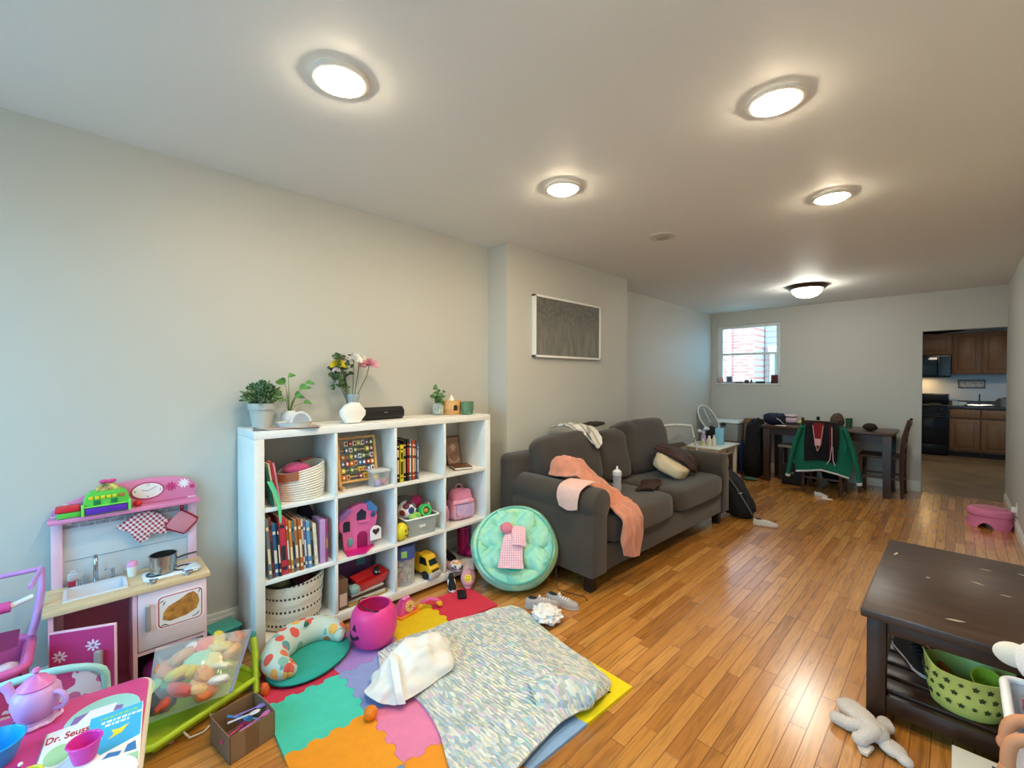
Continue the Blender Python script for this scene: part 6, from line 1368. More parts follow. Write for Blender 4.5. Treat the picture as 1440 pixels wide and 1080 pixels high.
scm = stripes('black_white_check', '#d9d4cb', '#2a2727', 14, (.3, .9, .2), .78, .9, (.5, -.3, .8))
bb = B(); bb.sheet([[(-2.42, 2.84, .955), (-2.40, 2.95, .965), (-2.38, 3.08, .95)], [(-2.34, 2.80, .985), (-2.30, 2.93, .985), (-2.28, 3.10, .965)], [(-2.22, 2.86, .965), (-2.19, 2.97, .96), (-2.18, 3.12, .955)], [(-2.12, 2.93, .90), (-2.10, 3.02, .87), (-2.10, 3.10, .885)], [(-2.055, 2.95, .83), (-2.05, 3.0, .80), (-2.05, 3.06, .84)]], 36, 30, .010, wr=.02, ws=12)
tag(bb.obj('scarf', scm), 'white and black checked scarf over the top of the back cushions', 'scarf')
lump('dark_cloth', (-2.27, 3.24, .965), (.075, .14, .020), '#37302d', 'dark crumpled cloth on top of the middle back cushion', 'cloth', nz=.35, rough=.9, seed=4)
# black bag on the floor at the far end
bg_ = thing('black_bag', 'black soft bag slumped on the floor at the far end of the sofa', 'bag', (-1.50, 4.66, 0))
bb = B(); bb.ball((0, 0, 0), (.20, .17, .235), 40, 26, nz=.14, ns=2.2, e=.75, seed=8)
for v in bb.bm.verts:
    k = (v.co.z+.235)/.47; v.co.x = v.co.x*(1-.62*k)-.13*k; v.co.z = v.co.z*.95+.222
    if v.co.z < .004: v.co.z = .004
bb.obj('body', m('#0d0d10', .75, bump=.15, bs=60), bg_)
bb = B(); bb.tube([(-.07, -.13, .40), (.02, -.155, .30), (.10, -.165, .18), (.15, -.14, .08)], .010, 8, flat=.5); bb.obj('strap', m('#55555a', .6), bg_)
B().tube([(.03, -.155, .26), (.065, -.165, .275)], .005, 6).obj('badge', m('#c9c9c9', .4), bg_)
trainer('white_shoe', (-1.235, 4.50, .0005), 20, .2, '#c8bfb2', '#bf9f8c', 'pale shoe on the floor at the foot of the black bag', 'shoe', laces='#eeeae2')
# ------------------------------------------------------------------ side table and baby things by the far wall
stm = m('#e3dccb', .45)
st_ = thing('side_table', 'small white side table with a drawer beyond the sofa', 'side table', (-2.385, 6.215, 0))
B().box(-.25, -.385, .438, .25, .385, .46, .006).obj('tabletop', stm, st_)
for x in (-.20, .20):
    for y in (-.33, .33): B().box(x-.022, y-.022, 0, x+.022, y+.022, .438, .003).obj('leg', stm, st_)
bb = B()
for a in ((-.178, -.34, .178, -.325), (-.178, .325, .178, .34), (-.21, -.308, -.195, .308)): bb.box(a[0], a[1], .33, a[2], a[3], .438)
bb.obj('apron', stm, st_)
d_ = B(); d_.box(.19, -.305, .335, .208, .305, .432, .003); d_ = d_.obj('drawer', stm, st_); B().lathe([(0, 0), (.012, 0), (.015, .012), (0, .018)], 16, M=T((.208, 0, .385), ry=90)).obj('knob', m('#8a6b45', .4), d_)
t = thing('tissue_box', 'tall light blue box standing on the white side table', 'box', (-2.285, 6.25, .461), 10); B().box(-.05, -.05, 0, .05, .05, .225, .004).obj('carton', m('#8fd3ee', .4), t); B().box(-.035, -.035, .2252, .035, .035, .228, .001).obj('lid', m('#7fb7cf', .4), t)
def bottle(name, loc, r, h, col, cap, label, cat='bottle'):
    t = thing(name, label, cat, loc); B().lathe([(0, 0), (r, 0), (r, h*.65), (r*.5, h*.78), (r*.5, h*.85), (0, h*.85)], 20).obj('body', m(col, .35), t); B().lathe([(0, h*.85), (r*.55, h*.85), (r*.55, h), (0, h)], 16).obj('cap', m(cap, .4), t)
bottle('lotion_bottle', (-2.36, 6.08, .461), .030, .13, '#e8dfc4', '#f0ece0', 'cream lotion bottle on the white side table, nearest the front')
bottle('lotion_bottle', (-2.31, 6.12, .461), .026, .14, '#ece6d6', '#d9d2bf', 'slim ivory lotion bottle beside the light blue box')
bottle('lotion_bottle', (-2.47, 6.16, .461), .034, .17, '#b7a1cf', '#ddd3e6', 'lilac lotion bottle on the white side table')
bottle('lotion_bottle', (-2.42, 6.02, .461), .026, .09, '#cfd39b', '#e9e6d0', 'short yellow green bottle on the white side table')
t = thing('white_flower_pot', 'white flowers in a small pot on the white side table', 'potted plant', (-2.52, 6.28, .461)); B().lathe([(0, 0), (.03, 0), (.036, .06), (0, .06)], 20).obj('pot', m('#d6cfe0', .4), t)
for i, (x, y, z) in enumerate(((-.03, -.06, .17), (.03, .0, .2), (.02, .09, .19), (-.02, .05, .15))):
    bb = B(); bb.tube([(0, 0, .05), (x*.6, y*.6, z*.6), (x, y, z)], .003, 6); bb.obj('stem', m('#7a8a6a', .6), t); bb = B(); bb.ball((x, y, z), (.03, .03, .022), 14, 8, nz=.35, ns=4, seed=i); bb.obj('flower', m('#e9e4ee', .7), t)
# lower clutter beneath the table
lump('magazine_pile', (-2.30, 5.98, .16), (.10, .12, .022), '#cfd5d8', 'pale folded paper in the rack under the white side table', 'paper', nz=.2)
bpy.data.objects['magazine_pile'].location.z = .2
t = thing('wire_rack', 'low grey wheeled rack under the white side table', 'rack', (-2.36, 6.19, 0)); B().box(-.13, -.24, .155, .13, .24, .17, .003).obj('shelf', m('#8c9198', .4), t)
for x in (-.11, .11):
    for y in (-.2, .2): B().tube([(x, y, .155), (x*1.1, y*1.05, .04)], .008, 8).obj('leg', m('#c9c4b8', .4), t); B().lathe([(0, -.008), (.02, -.008), (.02, .008), (0, .008)], 14, M=T((x*1.1, y*1.05, .021), rx=90)).obj('caster', m('#1b1b1d', .5), t)
lump('red_cloth', (-2.28, 6.22, .205), (.07, .08, .03), '#8a2232', 'dark red cloth on the rack under the white side table', 'cloth', nz=.25, rough=.9)
# baby swing
bs_ = thing('baby_swing', 'white framed baby swing with an oval mesh back in the far left corner', 'baby swing', (-2.61, 6.745, 0))
sw = m('#dcdcd6', .4)
OV = [(.075*cos(R(a))-.02-.10*sin(R(a)), .12*cos(R(a)), .76+.20*sin(R(a))) for a in range(0, 360, 12)]
bb = B(); bb.tube(OV, .012, 10, closed=True); bb.obj('back_ring', sw, bs_)
bb = B(); ctr = V((-.02, 0, .76)); vs = [bb.bm.verts.new(V(p)) for p in OV]; c_ = bb.bm.verts.new(ctr+V((-.03, .01, 0)))
for i in range(len(vs)): bb.bm.faces.new((vs[i], vs[(i+1) % len(vs)], c_))
bb._done(0); bb.obj('mesh_back', ramp_noise('grey_mesh', [(.4, '#7f8584'), (.6, '#a9aeac')], 90, rough=.9, alpha=.75), bs_, recalc=False)
bb = B(); bb.tube([(.03, .10, .62), (-.02, 0, .76), (-.08, -.05, .93)], .009, 8); bb.obj('back_rib', sw, bs_)
bb = B(); bb.ball((.01, .0, .53), (.10, .10, .13), 24, 14, nz=.1); bb.obj('seat_shell', m('#15151a', .8), bs_); B().ball((.105, -.03, .54), .012, 10, 8).obj('button', m('#e9e9e9', .4), bs_)
B().lathe([(0, 0), (.09, 0), (.095, .02), (.07, .05), (.05, .07), (.04, .35), (0, .35)], 32).obj('base', m('#a9aaa8', .5), bs_)
rk = thing('baby_rocker', 'low baby rocker with a curved white side bar behind the sofa end', 'baby rocker', (-2.50, 5.40, 0))
bb = B(); bb.tube(smooth([(-.18, -.32, .03), (-.19, -.33, .50), (-.18, -.28, .68), (-.14, -.14, .755), (-.06, .10, .765), (.03, .36, .74)]), .02, 12); bb.obj('side_bar', sw, rk)
bb = B(); bb.tube(smooth([(-.18, -.32, .035), (.0, -.30, .02), (.16, -.1, .02), (.2, .2, .02), (.16, .30, .3), (.03, .36, .74)]), .014, 10); bb.obj('base_frame', sw, rk)
bb = B(); bb.sheet([[(-.17, -.28, .62), (-.05, -.16, .56), (.08, -.02, .58)], [(-.12, -.08, .56), (-.02, .02, .49), (.10, .12, .53)], [(-.06, .16, .64), (.02, .22, .58), (.12, .29, .60)]], 20, 20, .012); bb.obj('seat_sling', m('#8e9494', .9), rk)
tt_ = thing('storage_tote', 'grey plastic storage tote with a white lid in the far left corner', 'storage tote', (-2.40, 6.88, 0)); tt_.location = (-2.46, 7.03, 0); tt_.rotation_euler = (0, 0, R(-90))
bb = B(); frust(bb, .14, .20, .44, .70, .93, 1, .004); bb.obj('body', m('#9fa19c', .4), tt_)
B().box(-.155, -.215, .70, .155, .215, .745, .012).obj('lid', m('#e6eef0', .35), tt_); B().box(.142, -.03, .66, .162, .03, .71, .003).obj('latch', m('#2a2c2e', .4), tt_)
B().box(-.13, -.19, 0, .13, .19, .437, .004).obj('lower_drawer', m('#6d5a45', .7), tt_)
t = thing('tall_carton', 'tall brown cardboard carton against the back wall behind the storage tote', 'box', (-2.10, 7.10, 0)); B().box(-.13, -.06, 0, .12, .06, .775, .004).obj('carton', m('#7d5d42', .85), t); B().box(-.12, -.0605, .70, .08, -.0602, .72).obj('packing_tape', m('#5c4030', .5), t)
# ------------------------------------------------------------------ dining corner
dkw = m('#3c2317', .4, var=.15, vs=8, stretch=(3, 3, .5))
dt = thing('dining_table', 'dark wooden dining table against the back wall', 'dining table', (-1.17, 6.82, 0))
B().box(-.68, -.31, .715, .68, .31, .75, .006).obj('tabletop', m('#4a3020', .3, var=.1, vs=5), dt)
for s in (-1, 1): B().box(-.60, s*.25-.012, .63, .60, s*.25+.012, .715).obj('apron', dkw, dt); B().box(s*.61-.012, -.2, .63, s*.61+.012, .2, .715).obj('apron', dkw, dt)
for x in (-.615, .615):
    for y in (-.255, .255): bb = B(); bb.prism([(x-.04, y-.04), (x+.04, y-.04), (x+.04, y+.04), (x-.04, y+.04)], 0, .715, bev=.004); [setattr(v.co, 'x', x+(v.co.x-x)*(.8+.2*v.co.z/.715)) for v in bb.bm.verts]; bb.obj('leg', dkw, dt)
def dining_chair(loc, rz, label, seatcol='#3c2317'):
    """ladder-back chair, sitter faces local +x"""
    t = thing('dining_chair', label, 'chair', loc, rz, 'dark wooden dining chairs'); w_ = m('#4a2e1e', .45, var=.12, vs=9)
    B().box(-.20, -.20, .44, .21, .20, .465, .008).obj('seat', m(seatcol, .6), t)
    for s in (-1, 1):
        B().tube([(-.20, s*.185, 0), (-.19, s*.185, .25), (-.19, s*.185, .46), (-.205, s*.185, .70), (-.25, s*.18, .90)], [.017, .019, .021, .019, .015], 8).obj('leg', w_, t)
        B().box(.165, s*.18-.018, 0, .20, s*.18+.018, .44, .003).obj('leg', w_, t)
        B().box(-.18, s*.182-.008, .20, .17, s*.182+.008, .225).obj('stretcher', w_, t)
    for z, x in ((.60, -.20), (.715, -.212), (.845, -.238)):
        bb = B(); bb.sheet([[(x-.004, -.175, z-.025), (x-.016, 0, z-.025), (x-.004, .175, z-.025)], [(x-.012, -.175, z+.025), (x-.024, 0, z+.028), (x-.012, .175, z+.025)]], 4, 12, .014); bb.obj('back_slat', w_, t)
    B().box(.168, -.165, .28, .185, .165, .30).obj('stretcher', w_, t); B().box(-.198, -.17, .17, -.182, .17, .19).obj('stretcher', w_, t)
    return t
dining_chair((-.625, 6.828, 0), 180, 'dark ladder-back dining chair at the right end of the dining table', '#4a3a30')
dining_chair((-1.12, 6.44, 0), 90, 'dining chair with a green jacket over its back in front of the dining table')
# green jacket over the back of the near chair
gj = m('#0d6b52', .85, var=.08, vs=6, bump=.1, bs=80)
J = thing('green_jacket', 'green jacket with white trim hung over the back of the near dining chair', 'jacket', (0, 0, 0))
bb = B(); yj = 6.145
bb.sheet([[(-1.30, yj+.02, .80), (-1.20, yj-.01, .845), (-1.09, yj-.015, .86), (-.98, yj-.01, .85), (-.88, yj+.02, .81)],
          [(-1.34, yj+.02, .62), (-1.22, yj-.03, .63), (-1.09, yj-.04, .64), (-.96, yj-.03, .64), (-.85, yj+.02, .63)],
          [(-1.38, yj+.03, .42), (-1.23, yj-.03, .42), (-1.09, yj-.045, .43), (-.95, yj-.03, .42), (-.82, yj+.03, .42)],
          [(-1.36, yj+.02, .26), (-1.24, yj-.02, .28), (-1.10, yj-.035, .315), (-.95, yj-.02, .285), (-.84, yj+.02, .25)]], 36, 40, .012, wr=.012, ws=8, dirw=(1.6, 1, .5)); bb.obj('body', gj, J)
for s, c in ((-1, -1.10), (1, -1.09)):
    bb = B(); bb.tube([(c+s*.20, yj+.01, .80), (c+s*.27, yj+.02, .58), (c+s*.32, yj+.01, .34), (c+s*.34, yj, .20)], [.05, .055, .05, .045], 14, flat=.5); bb.obj('sleeve', gj, J); B().tube([(c+s*.337, yj, .215), (c+s*.342, yj, .185)], .047, 14, flat=.55).obj('white_cuff', m('#d6dad4', .8), J)
bb = B(); bb.tube([(-1.355, yj-.005, .255), (-1.24, yj-.035, .28), (-1.10, yj-.052, .313), (-.95, yj-.035, .283), (-.845, yj-.005, .247)], .011, 8); bb.obj('white_hem', m('#d6dad4', .8), J)
H2 = thing('dark_hoodie', 'black and dark red top with lanyards hung over the green jacket', 'garment', (0, 0, 0))
bb = B(); yh = yj-.075
bb.sheet([[(-1.25, yh+.035, .845), (-1.09, yh+.01, .87), (-.93, yh+.035, .85)], [(-1.26, yh, .65), (-1.09, yh-.02, .65), (-.925, yh, .66)], [(-1.255, yh, .40), (-1.10, yh-.015, .43), (-.95, yh, .41)]], 30, 30, .014, wr=.012, ws=9, dirw=(1.8, 1, .5)); bb.obj('body', m('#0c0b10', .9), H2)
bb = B(); bb.sheet([[(-1.17, yh-.01, .85), (-1.12, yh-.02, .86), (-1.06, yh-.015, .85)], [(-1.16, yh-.035, .70), (-1.12, yh-.045, .69), (-1.07, yh-.04, .70)], [(-1.14, yh-.04, .60), (-1.11, yh-.045, .59), (-1.08, yh-.04, .60)]], 14, 12, .010); bb.obj('red_panel', m('#7a1016', .85), H2)
B().tube([(-1.0, yh-.02, .84), (-1.0, yh-.045, .65), (-1.0, yh-.045, .45)], [.02, .024, .02], 10, flat=.4).obj('red_scarf', m('#6a1226', .9), H2)
bb = B(); bb.tube([(-1.17, yh-.03, .83), (-1.14, yh-.055, .62), (-1.12, yh-.055, .54)], .004, 6); bb.tube([(-1.07, yh-.03, .83), (-1.09, yh-.055, .62), (-1.115, yh-.055, .54)], .004, 6); bb.obj('lanyard', m('#cfa9a4', .7), H2)
B().box(-1.145, yh-.062, .60, -1.09, yh-.058, .68, .001).obj('name_badge', m('#d9a6ac', .5), H2)
bb = B(); bb.tube([(-.985, yh-.05, .82), (-.98, yh-.065, .62), (-1.0, yh-.065, .45), (-1.03, yh-.06, .40)], .004, 6); bb.tube([(-.975, yh-.05, .60), (-.97, yh-.06, .45), (-.95, yh-.06, .39)], .004, 6); bb.obj('drawstring', m('#d9b3b6', .7), H2)
# on the table
DT = .751
t = thing('pink_cushion', 'pale pink folded cushion at the back of the dining table', 'cushion', (-1.61, 6.98, DT)); B().ball((0, 0, .045), (.10, .13, .045), 24, 12, e=.7, nz=.1).obj('cover', m('#c9aeb6', .9), t); B().ball((0, 0, .105), (.085, .11, .025), 22, 10, nz=.15).obj('top_fold', m('#d3bdc3', .9), t)
lump('yellow_cloth', (-1.42, 6.86, DT+.035), (.09, .09, .032), '#b9bf7a', 'pale yellow green cloth on the dining table', 'cloth', nz=.3, rough=.9)
lump('brown_hood', (-1.02, 6.56, DT+.10), (.07, .10, .10), '#4f3a2e', 'brown peaked hat or hood standing on the dining table behind the jacket', 'hat', nz=.12, rough=.9, seed=3)
t = thing('small_dark_bottle', 'small dark bottle with a pale cap on the dining table', 'bottle', (-1.25, 6.75, DT)); B().lathe([(0, 0), (.025, 0), (.025, .07), (.012, .085), (0, .085)], 16).obj('body', m('#d6d0c4', .5), t); B().lathe([(0, .085), (.018, .085), (.018, .13), (0, .13)], 14).obj('cap', m('#16161a', .4), t)
t = thing('green_tumbler', 'dark green tumbler near the wall on the dining table', 'tumbler', (-.97, 7.02, DT)); B().lathe([(0, 0), (.032, 0), (.04, .11), (.036, .11), (.03, .01), (0, .01)], 20).obj('body', m('#2f5f4c', .4), t)
lump('knit_hat', (-.72, 6.66, DT+.045), (.07, .065, .045), '#2a201c', 'dark knitted cap at the right end of the dining table', 'cap', nz=.1, rough=.9)
t = thing('navy_backpack', 'navy backpack lying on the left end of the dining table', 'backpack', (-1.745, 6.75, DT)); bb = B(); bb.ball((0, 0, .075), (.12, .16, .075), 30, 18, nz=.12, e=.7); bb.obj('body', m('#14152a', .8), t); B().tube([(.06, -.15, .09), (.10, -.13, .06), (.13, -.09, .012)], .012, 8, flat=.5).obj('strap', m('#c9ccd6', .6), t)
tag(B().box(-.06, -.04, 0, .06, .04, .003).obj('paper', m('#e9e9e6', .6), None, (-1.62, 6.55, DT), (0, 0, R(15))), 'small white paper on the front edge of the dining table', 'paper')
# beneath and beside the table
t = thing('winter_coat', 'black winter coat slumped over a chair at the left end of the dining table', 'coat', (-1.995, 6.70, 0))
bb = B(); bb.ball((0, 0, 0), (.125, .22, .41), 48, 36, nz=.2, ns=2.2, e=.75, seed=5)
for v in bb.bm.verts:
    k = (v.co.z+.41)/.82; v.co.x = v.co.x*(1.1-.25*k)+.03*k+.018*NZ.noise(V((v.co.x*9, v.co.y*9, v.co.z*3))); v.co.y *= 1.15-.45*k; v.co.x = min(v.co.x, .135); v.co.z = max(v.co.z+.40, .003)
bb.obj('body', m('#0b0b0f', .9), t)
lump('blue_bag', (-2.17, 6.80, .235), (.035, .06, .23), '#27418f', 'blue bag standing left of the black winter coat', 'bag', nz=.2, rough=.9)
t = thing('low_bench', 'low bench with a pale edge under the dining table', 'bench', (-1.50, 6.88, 0)); B().box(-.20, -.15, .445, .20, .15, .475, .003).obj('seat', m('#a79c8c', .5), t)
for x in (-.17, .17):
    for y in (-.12, .12): B().box(x-.02, y-.02, 0, x+.02, y+.02, .445).obj('leg', dkw, t)
t = thing('black_crate', 'black crate on the floor under the dining table', 'crate', (-1.47, 6.60, 0)); B().box(-.12, -.11, 0, .12, .11, .26, .01).obj('body', m('#0d0d0f', .6), t); B().lathe([(0, 0), (.015, 0), (.015, .006), (0, .006)], 12, M=T((0, -.1105, .16), rx=90)).obj('latch', m('#7d7d80', .4), t)
lump('dark_bag', (-1.10, 6.92, .135), (.14, .12, .12), '#100f12', 'black bag on the floor under the middle of the dining table', 'bag', nz=.12, rough=.8)
lump('pink_shoe', (-2.02, 6.44, .035), (.05, .10, .033), '#a8858b', 'dusty pink slipper on the floor before the winter coat', 'slipper', nz=.15); bpy.data.objects['pink_shoe'].location = (-2.09, 6.34, .037)
lump('green_cloth', (-1.95, 6.42, .02), (.09, .06, .022), '#3f6a58', 'dull green cloth on the floor at the left leg of the dining table', 'cloth', nz=.3, rough=.9)
trainer('white_slipper', (-1.10, 6.11, .0005), -25, .15, '#d9d4cc', '#e9e4da', 'small white shoe on the floor in front of the chair with the green jacket', 'shoe')
tag(B().prism([(-.05, -.02), (.04, -.03), (.06, .01), (-.03, .03)], 0, .004).obj('paper_scrap', m('#efe4d4', .7), None, (-1.03, 6.03, .0005)), 'scrap of pale paper on the floor near the small white shoe', 'paper')
# ------------------------------------------------------------------ window sill bits
SZ = WZ0+.001
def sill(x, fn): fn(x)
t = thing('sill_frame', 'dark red photo card propped at the right end of the window sill', 'photo', (-1.875, YB+.012, SZ)); B().box(-.045, -.006, 0, .045, .006, .125, .002).obj('card', ramp_noise('photo_card', [(.4, '#2a1c22'), (.6, '#6b2a2c')], 20), t)
t = thing('sill_photo', 'small pale framed photo at the left of the window sill', 'photo', (-2.50, YB+.014, SZ)); B().box(-.045, -.006, 0, .045, .006, .11, .002).obj('frame', m('#b9bcc6', .4), t); B().box(-.03, -.0075, .02, .03, -.006, .09).obj('print', m('#5c5f6b', .5), t)
lump('sill_stone', (-2.25, YB+.012, SZ+.025), (.035, .02, .028), '#4a3c3a', 'round dark ornament in the middle of the window sill', 'ornament', nz=.15)
lump('sill_box', (-2.06, YB+.010, SZ+.015), (.065, .018, .015), '#2c3130', 'long dark case lying on the window sill', 'case', e=.4, nz=.02)
lump('sill_tray', (-2.45, YB+.009, SZ+.011), (.065, .016, .0085), '#3e4644', 'flat dark tray on the left of the window sill', 'tray', e=.5, nz=.05); bpy.data.objects['sill_tray'].location.y = YB-.0; bpy.data.objects['sill_tray'].location.x = -2.36
t = thing('sill_bottle', 'tiny blue bottle on the window sill', 'bottle', (-2.185, YB+.012, SZ)); B().lathe([(0, 0), (.014, 0), (.014, .04), (.007, .05), (.007, .06), (0, .06)], 14).obj('body', m('#3b4a7a', .3), t)
lump('sill_plush', (-2.63, YB+.012, SZ+.05), (.04, .02, .05), '#d9a99c', 'peach ornament at the left end of the window sill', 'ornament', nz=.2)
# ------------------------------------------------------------------ kitchen beyond the doorway
oak = m('#7a5232', .45, var=.12, vs=7, stretch=(4, 4, .6)); oak2 = m('#6b4529', .45, var=.12, vs=7, stretch=(4, 4, .6))
def panel_door(parent, x0, x1, z0, z1, y, drawer=False):
    d = B(); d.box(x0, y-.02, z0, x1, y, z1, .003); d = d.obj('drawer' if drawer else 'door', oak, parent)
    if not drawer:
        bb = B(); f = .055; bb.box(x0+f, y-.022, z0+f, x1-f, y-.0195, z1-f, .001); bb.obj('groove', oak2, d); bb = B(); bb.box(x0+f+.015, y-.027, z0+f+.015, x1-f-.015, y-.0215, z1-f-.015, .004); bb.obj('raised_panel', oak, d)
    return d
YCF = 10.94
def base_cab(x0, x1, label):
    t = thing('base_cabinet', label, 'cabinet', (0, 0, 0)); B().box(x0, YCF, .09, x1, YK-.005, .85).obj('body', oak2, t); B().box(x0, YCF+.05, 0, x1, YK-.005, .09).obj('toe_kick', m('#2a1c14', .6), t)
    panel_door(t, x0+.012, x1-.012, .12, .66, YCF); panel_door(t, x0+.012, x1-.012, .69, .83, YCF, True)
base_cab(-.095, .285, 'oak base cabinet beside the stove in the kitchen'); base_cab(.287, .667, 'oak base cabinet at the right of the kitchen doorway view'); 
def wall_cab(x0, x1, z0, z1, label, d=.31):
    t = thing('wall_cabinet', label, 'cabinet', (0, 0, 0)); B().box(x0, YK-d, z0, x1, YK-.005, z1).obj('body', oak2, t); panel_door(t, x0+.012, x1-.012, z0+.015, z1-.015, YK-d)
wall_cab(-.85, -.07, 1.80, 2.19, 'short oak wall cabinet above the microwave'); wall_cab(-.068, .30, 1.45, 2.19, 'oak wall cabinet right of the microwave'); wall_cab(.302, .67, 1.45, 2.19, 'oak wall cabinet at the right of the kitchen doorway view')
t = thing('countertop', 'dark speckled worktop over the base cabinets', 'worktop', (0, 0, 0))
ctm = ramp_noise('dark_granite', [(.4, '#2c2c30'), (.6, '#4a484a'), (.7, '#6a6664')], 90, rough=.25)
B().box(-.10, YCF-.03, .852, .69, YK-.006, .89, .004).obj('slab', ctm, t); B().box(-.10, YK-.02, .89, .69, YK-.006, .97).obj('backsplash', ctm, t)
t = thing('microwave', 'black over-range microwave with a dark glass window', 'microwave', (-.46, 11.15, 1.395)); B().box(-.38, 0, 0, .38, .385, .40, .006).obj('body', m('#141417', .3), t); B().box(-.36, -.006, .04, .20, 0, .37, .002).obj('door_glass', m('#2c3a40', .08), t); B().box(.225, -.004, .03, .37, 0, .38).obj('control_panel', m('#20262a', .2), t); B().box(.205, -.028, .05, .22, -.006, .36, .004).obj('handle', m('#0c0c0e', .3), t)
t = thing('stove', 'black kitchen range below the microwave', 'stove', (-.475, 10.88, 0)); B().box(-.38, 0, .02, .375, .63, .90, .004).obj('body', m('#101013', .25), t); B().box(-.38, .54, .90, .375, .63, 1.09, .02).obj('back_panel', m('#101013', .25), t); B().box(-.36, -.03, .22, .355, 0, .74, .006).obj('oven_door', m('#15161c', .12), t); B().tube([(-.32, -.06, .70), (.32, -.06, .70)], .012, 10).obj('handle', m('#2a2a30', .2), t); B().box(-.36, -.02, .03, .355, 0, .2, .004).obj('drawer', m('#131318', .2), t)
for k in range(5): B().lathe([(0, 0), (.02, 0), (.017, .025), (0, .025)], 14, M=T((-.28+k*.14, 0, .82), rx=90)).obj('knob', m('#26262a', .3), t)
for x in (-.2, .2):
    for y in (.15, .4): B().lathe([(0, 0), (.09, 0), (.09, .012), (0, .012)], 20, c=(x, y, .9)).obj('burner', m('#0a0a0a', .6), t)
t = thing('wall_sign', 'small framed plaque on the kitchen wall above the worktop', 'plaque', (.185, YK-.004, 1.275)); bb = B()
for a in ((-.17, -.075, .17, -.06), (-.17, .06, .17, .075), (-.17, -.06, -.155, .06), (.155, -.06, .17, .06)): bb.box(a[0], -.02, a[1], a[2], 0, a[3], .002)
bb.obj('frame', m('#5a4a40', .5), t); B().box(-.156, -.012, -.061, .156, -.002, .061).obj('board', ramp_noise('plaque_print', [(.45, '#b9b3ab'), (.6, '#8f8882')], 26, (1, 1, 2)), t)
t = thing('kitchen_sink', 'stainless sink rim and tap in the dark worktop', 'sink', (.28, 11.24, .8995)); bb = B(); bb.tube([(x, y, .006) for x, y in rrect(-.19, -.17, .19, .17, .04, 4)], .008, 8, closed=True); bb.obj('rim', m('#c9ccce', .25, 1), t); B().prism(rrect(-.18, -.16, .18, .16, .04, 4), .0, .003).obj('bowl', m('#46494b', .6), t)
B().tube([(0, .12, .003), (0, .12, .16), (0, .08, .19), (0, .02, .17)], .011, 10).obj('tap', m('#8f9294', .2, 1), t)
for i, (x, y, r, h, c, lb) in enumerate(((-.02, 11.28, .04, .09, '#b9b9b4', 'pale canister on the kitchen worktop near the stove'), (.06, 11.33, .07, .07, '#cfcfca', 'white tub on the kitchen worktop left of the sink'), (.52, 11.3, .05, .14, '#4a4f52', 'dark bottle on the kitchen worktop right of the sink'), (.58, 11.22, .06, .16, '#6d7376', 'grey kettle at the right of the kitchen worktop'))):
    t = thing('canister' if i < 2 else 'bottle', lb, 'container', (x, y, .8905)); B().lathe([(0, 0), (r, 0), (r, h*.8), (r*.7, h*.86), (0, h*.86)], 20).obj('body', m(c, .4), t); B().lathe([(0, h*.86), (r*.6, h*.86), (r*.5, h), (0, h)], 16).obj('cap', m('#3a3a3c', .4), t)
# broken plaster above the wall cabinets
hp = [(-.85, 2.262), (-.6, 2.245), (-.42, 2.225), (-.25, 2.215), (-.12, 2.235), (.0, 2.24), (.12, 2.262), (.16, 2.285), (.05, 2.305), (-.2, 2.30), (-.5, 2.31), (-.85, 2.315)]
struct(B().prism([(x, z) for x, z in hp], 0, .006, M=MX.Translation((0, YK-.0005, 0)) @ FY).obj('wall_kitchen_hole', m('#17130f', .9)))
area('kitchen_fill_light', (.2, 9.6, 2.30), (0, 0, 0), .5, .5, 8, (1, .86, .68))  # unseen fill light without a fixture, added to brighten the kitchen
l = area('cooktop_lamp', (-.46, 11.33, 1.39), (0, 0, 0), .25, .12, 1.6, (1, .66, .28))
# ------------------------------------------------------------------ right wall: step stool and plug
ss = thing('step_stool', 'pink plastic childs step stool by the right wall', 'step stool', (.222, 5.99, 0))
pkA = m('#e27fa4', .4)
bb = B(); n0 = 0; seg = 64; rr = [(.145, .0), (.142, .06), (.138, .105), (.136, .125)]
bb.lathe([(.150, .0), (.143, .06), (.140, .105), (.150, .112), (.153, .135), (.146, .160), (.12, .172), (0, .172), (0, .165), (.115, .163), (.136, .13), (.132, .1), (.136, .06), (.143, .0), (.150, 0)], seg)
for v in bb.bm.verts:
    a = math.atan2(v.co.y, v.co.x)
    if v.co.z < .03: v.co.z = max(v.co.z, .055*max(0, cos(4*a+pi*.25))**.8+v.co.z)
    f = (v.co.x**4+v.co.y**4)
    v.co.x *= 1.0; v.co.y *= .92
bb.mi = 1
bb.obj('body', pkA, ss); B().lathe([(0, .172), (.115, .172), (.115, .176), (0, .176)], 40, sy=.92).obj('tread', m('#c56f8f', .6), ss)
t = thing('wall_plug', 'white plug in a socket low on the right wall by the step stool', 'plug', (XR-.0005, 5.93, .20)); B().box(-.006, -.035, -.055, 0, .035, .055, .002).obj('socket_plate', m('#eceae4', .4), t); B().box(-.035, -.018, -.025, -.006, .018, .02, .005).obj('plug_body', m('#f0efe9', .4), t)
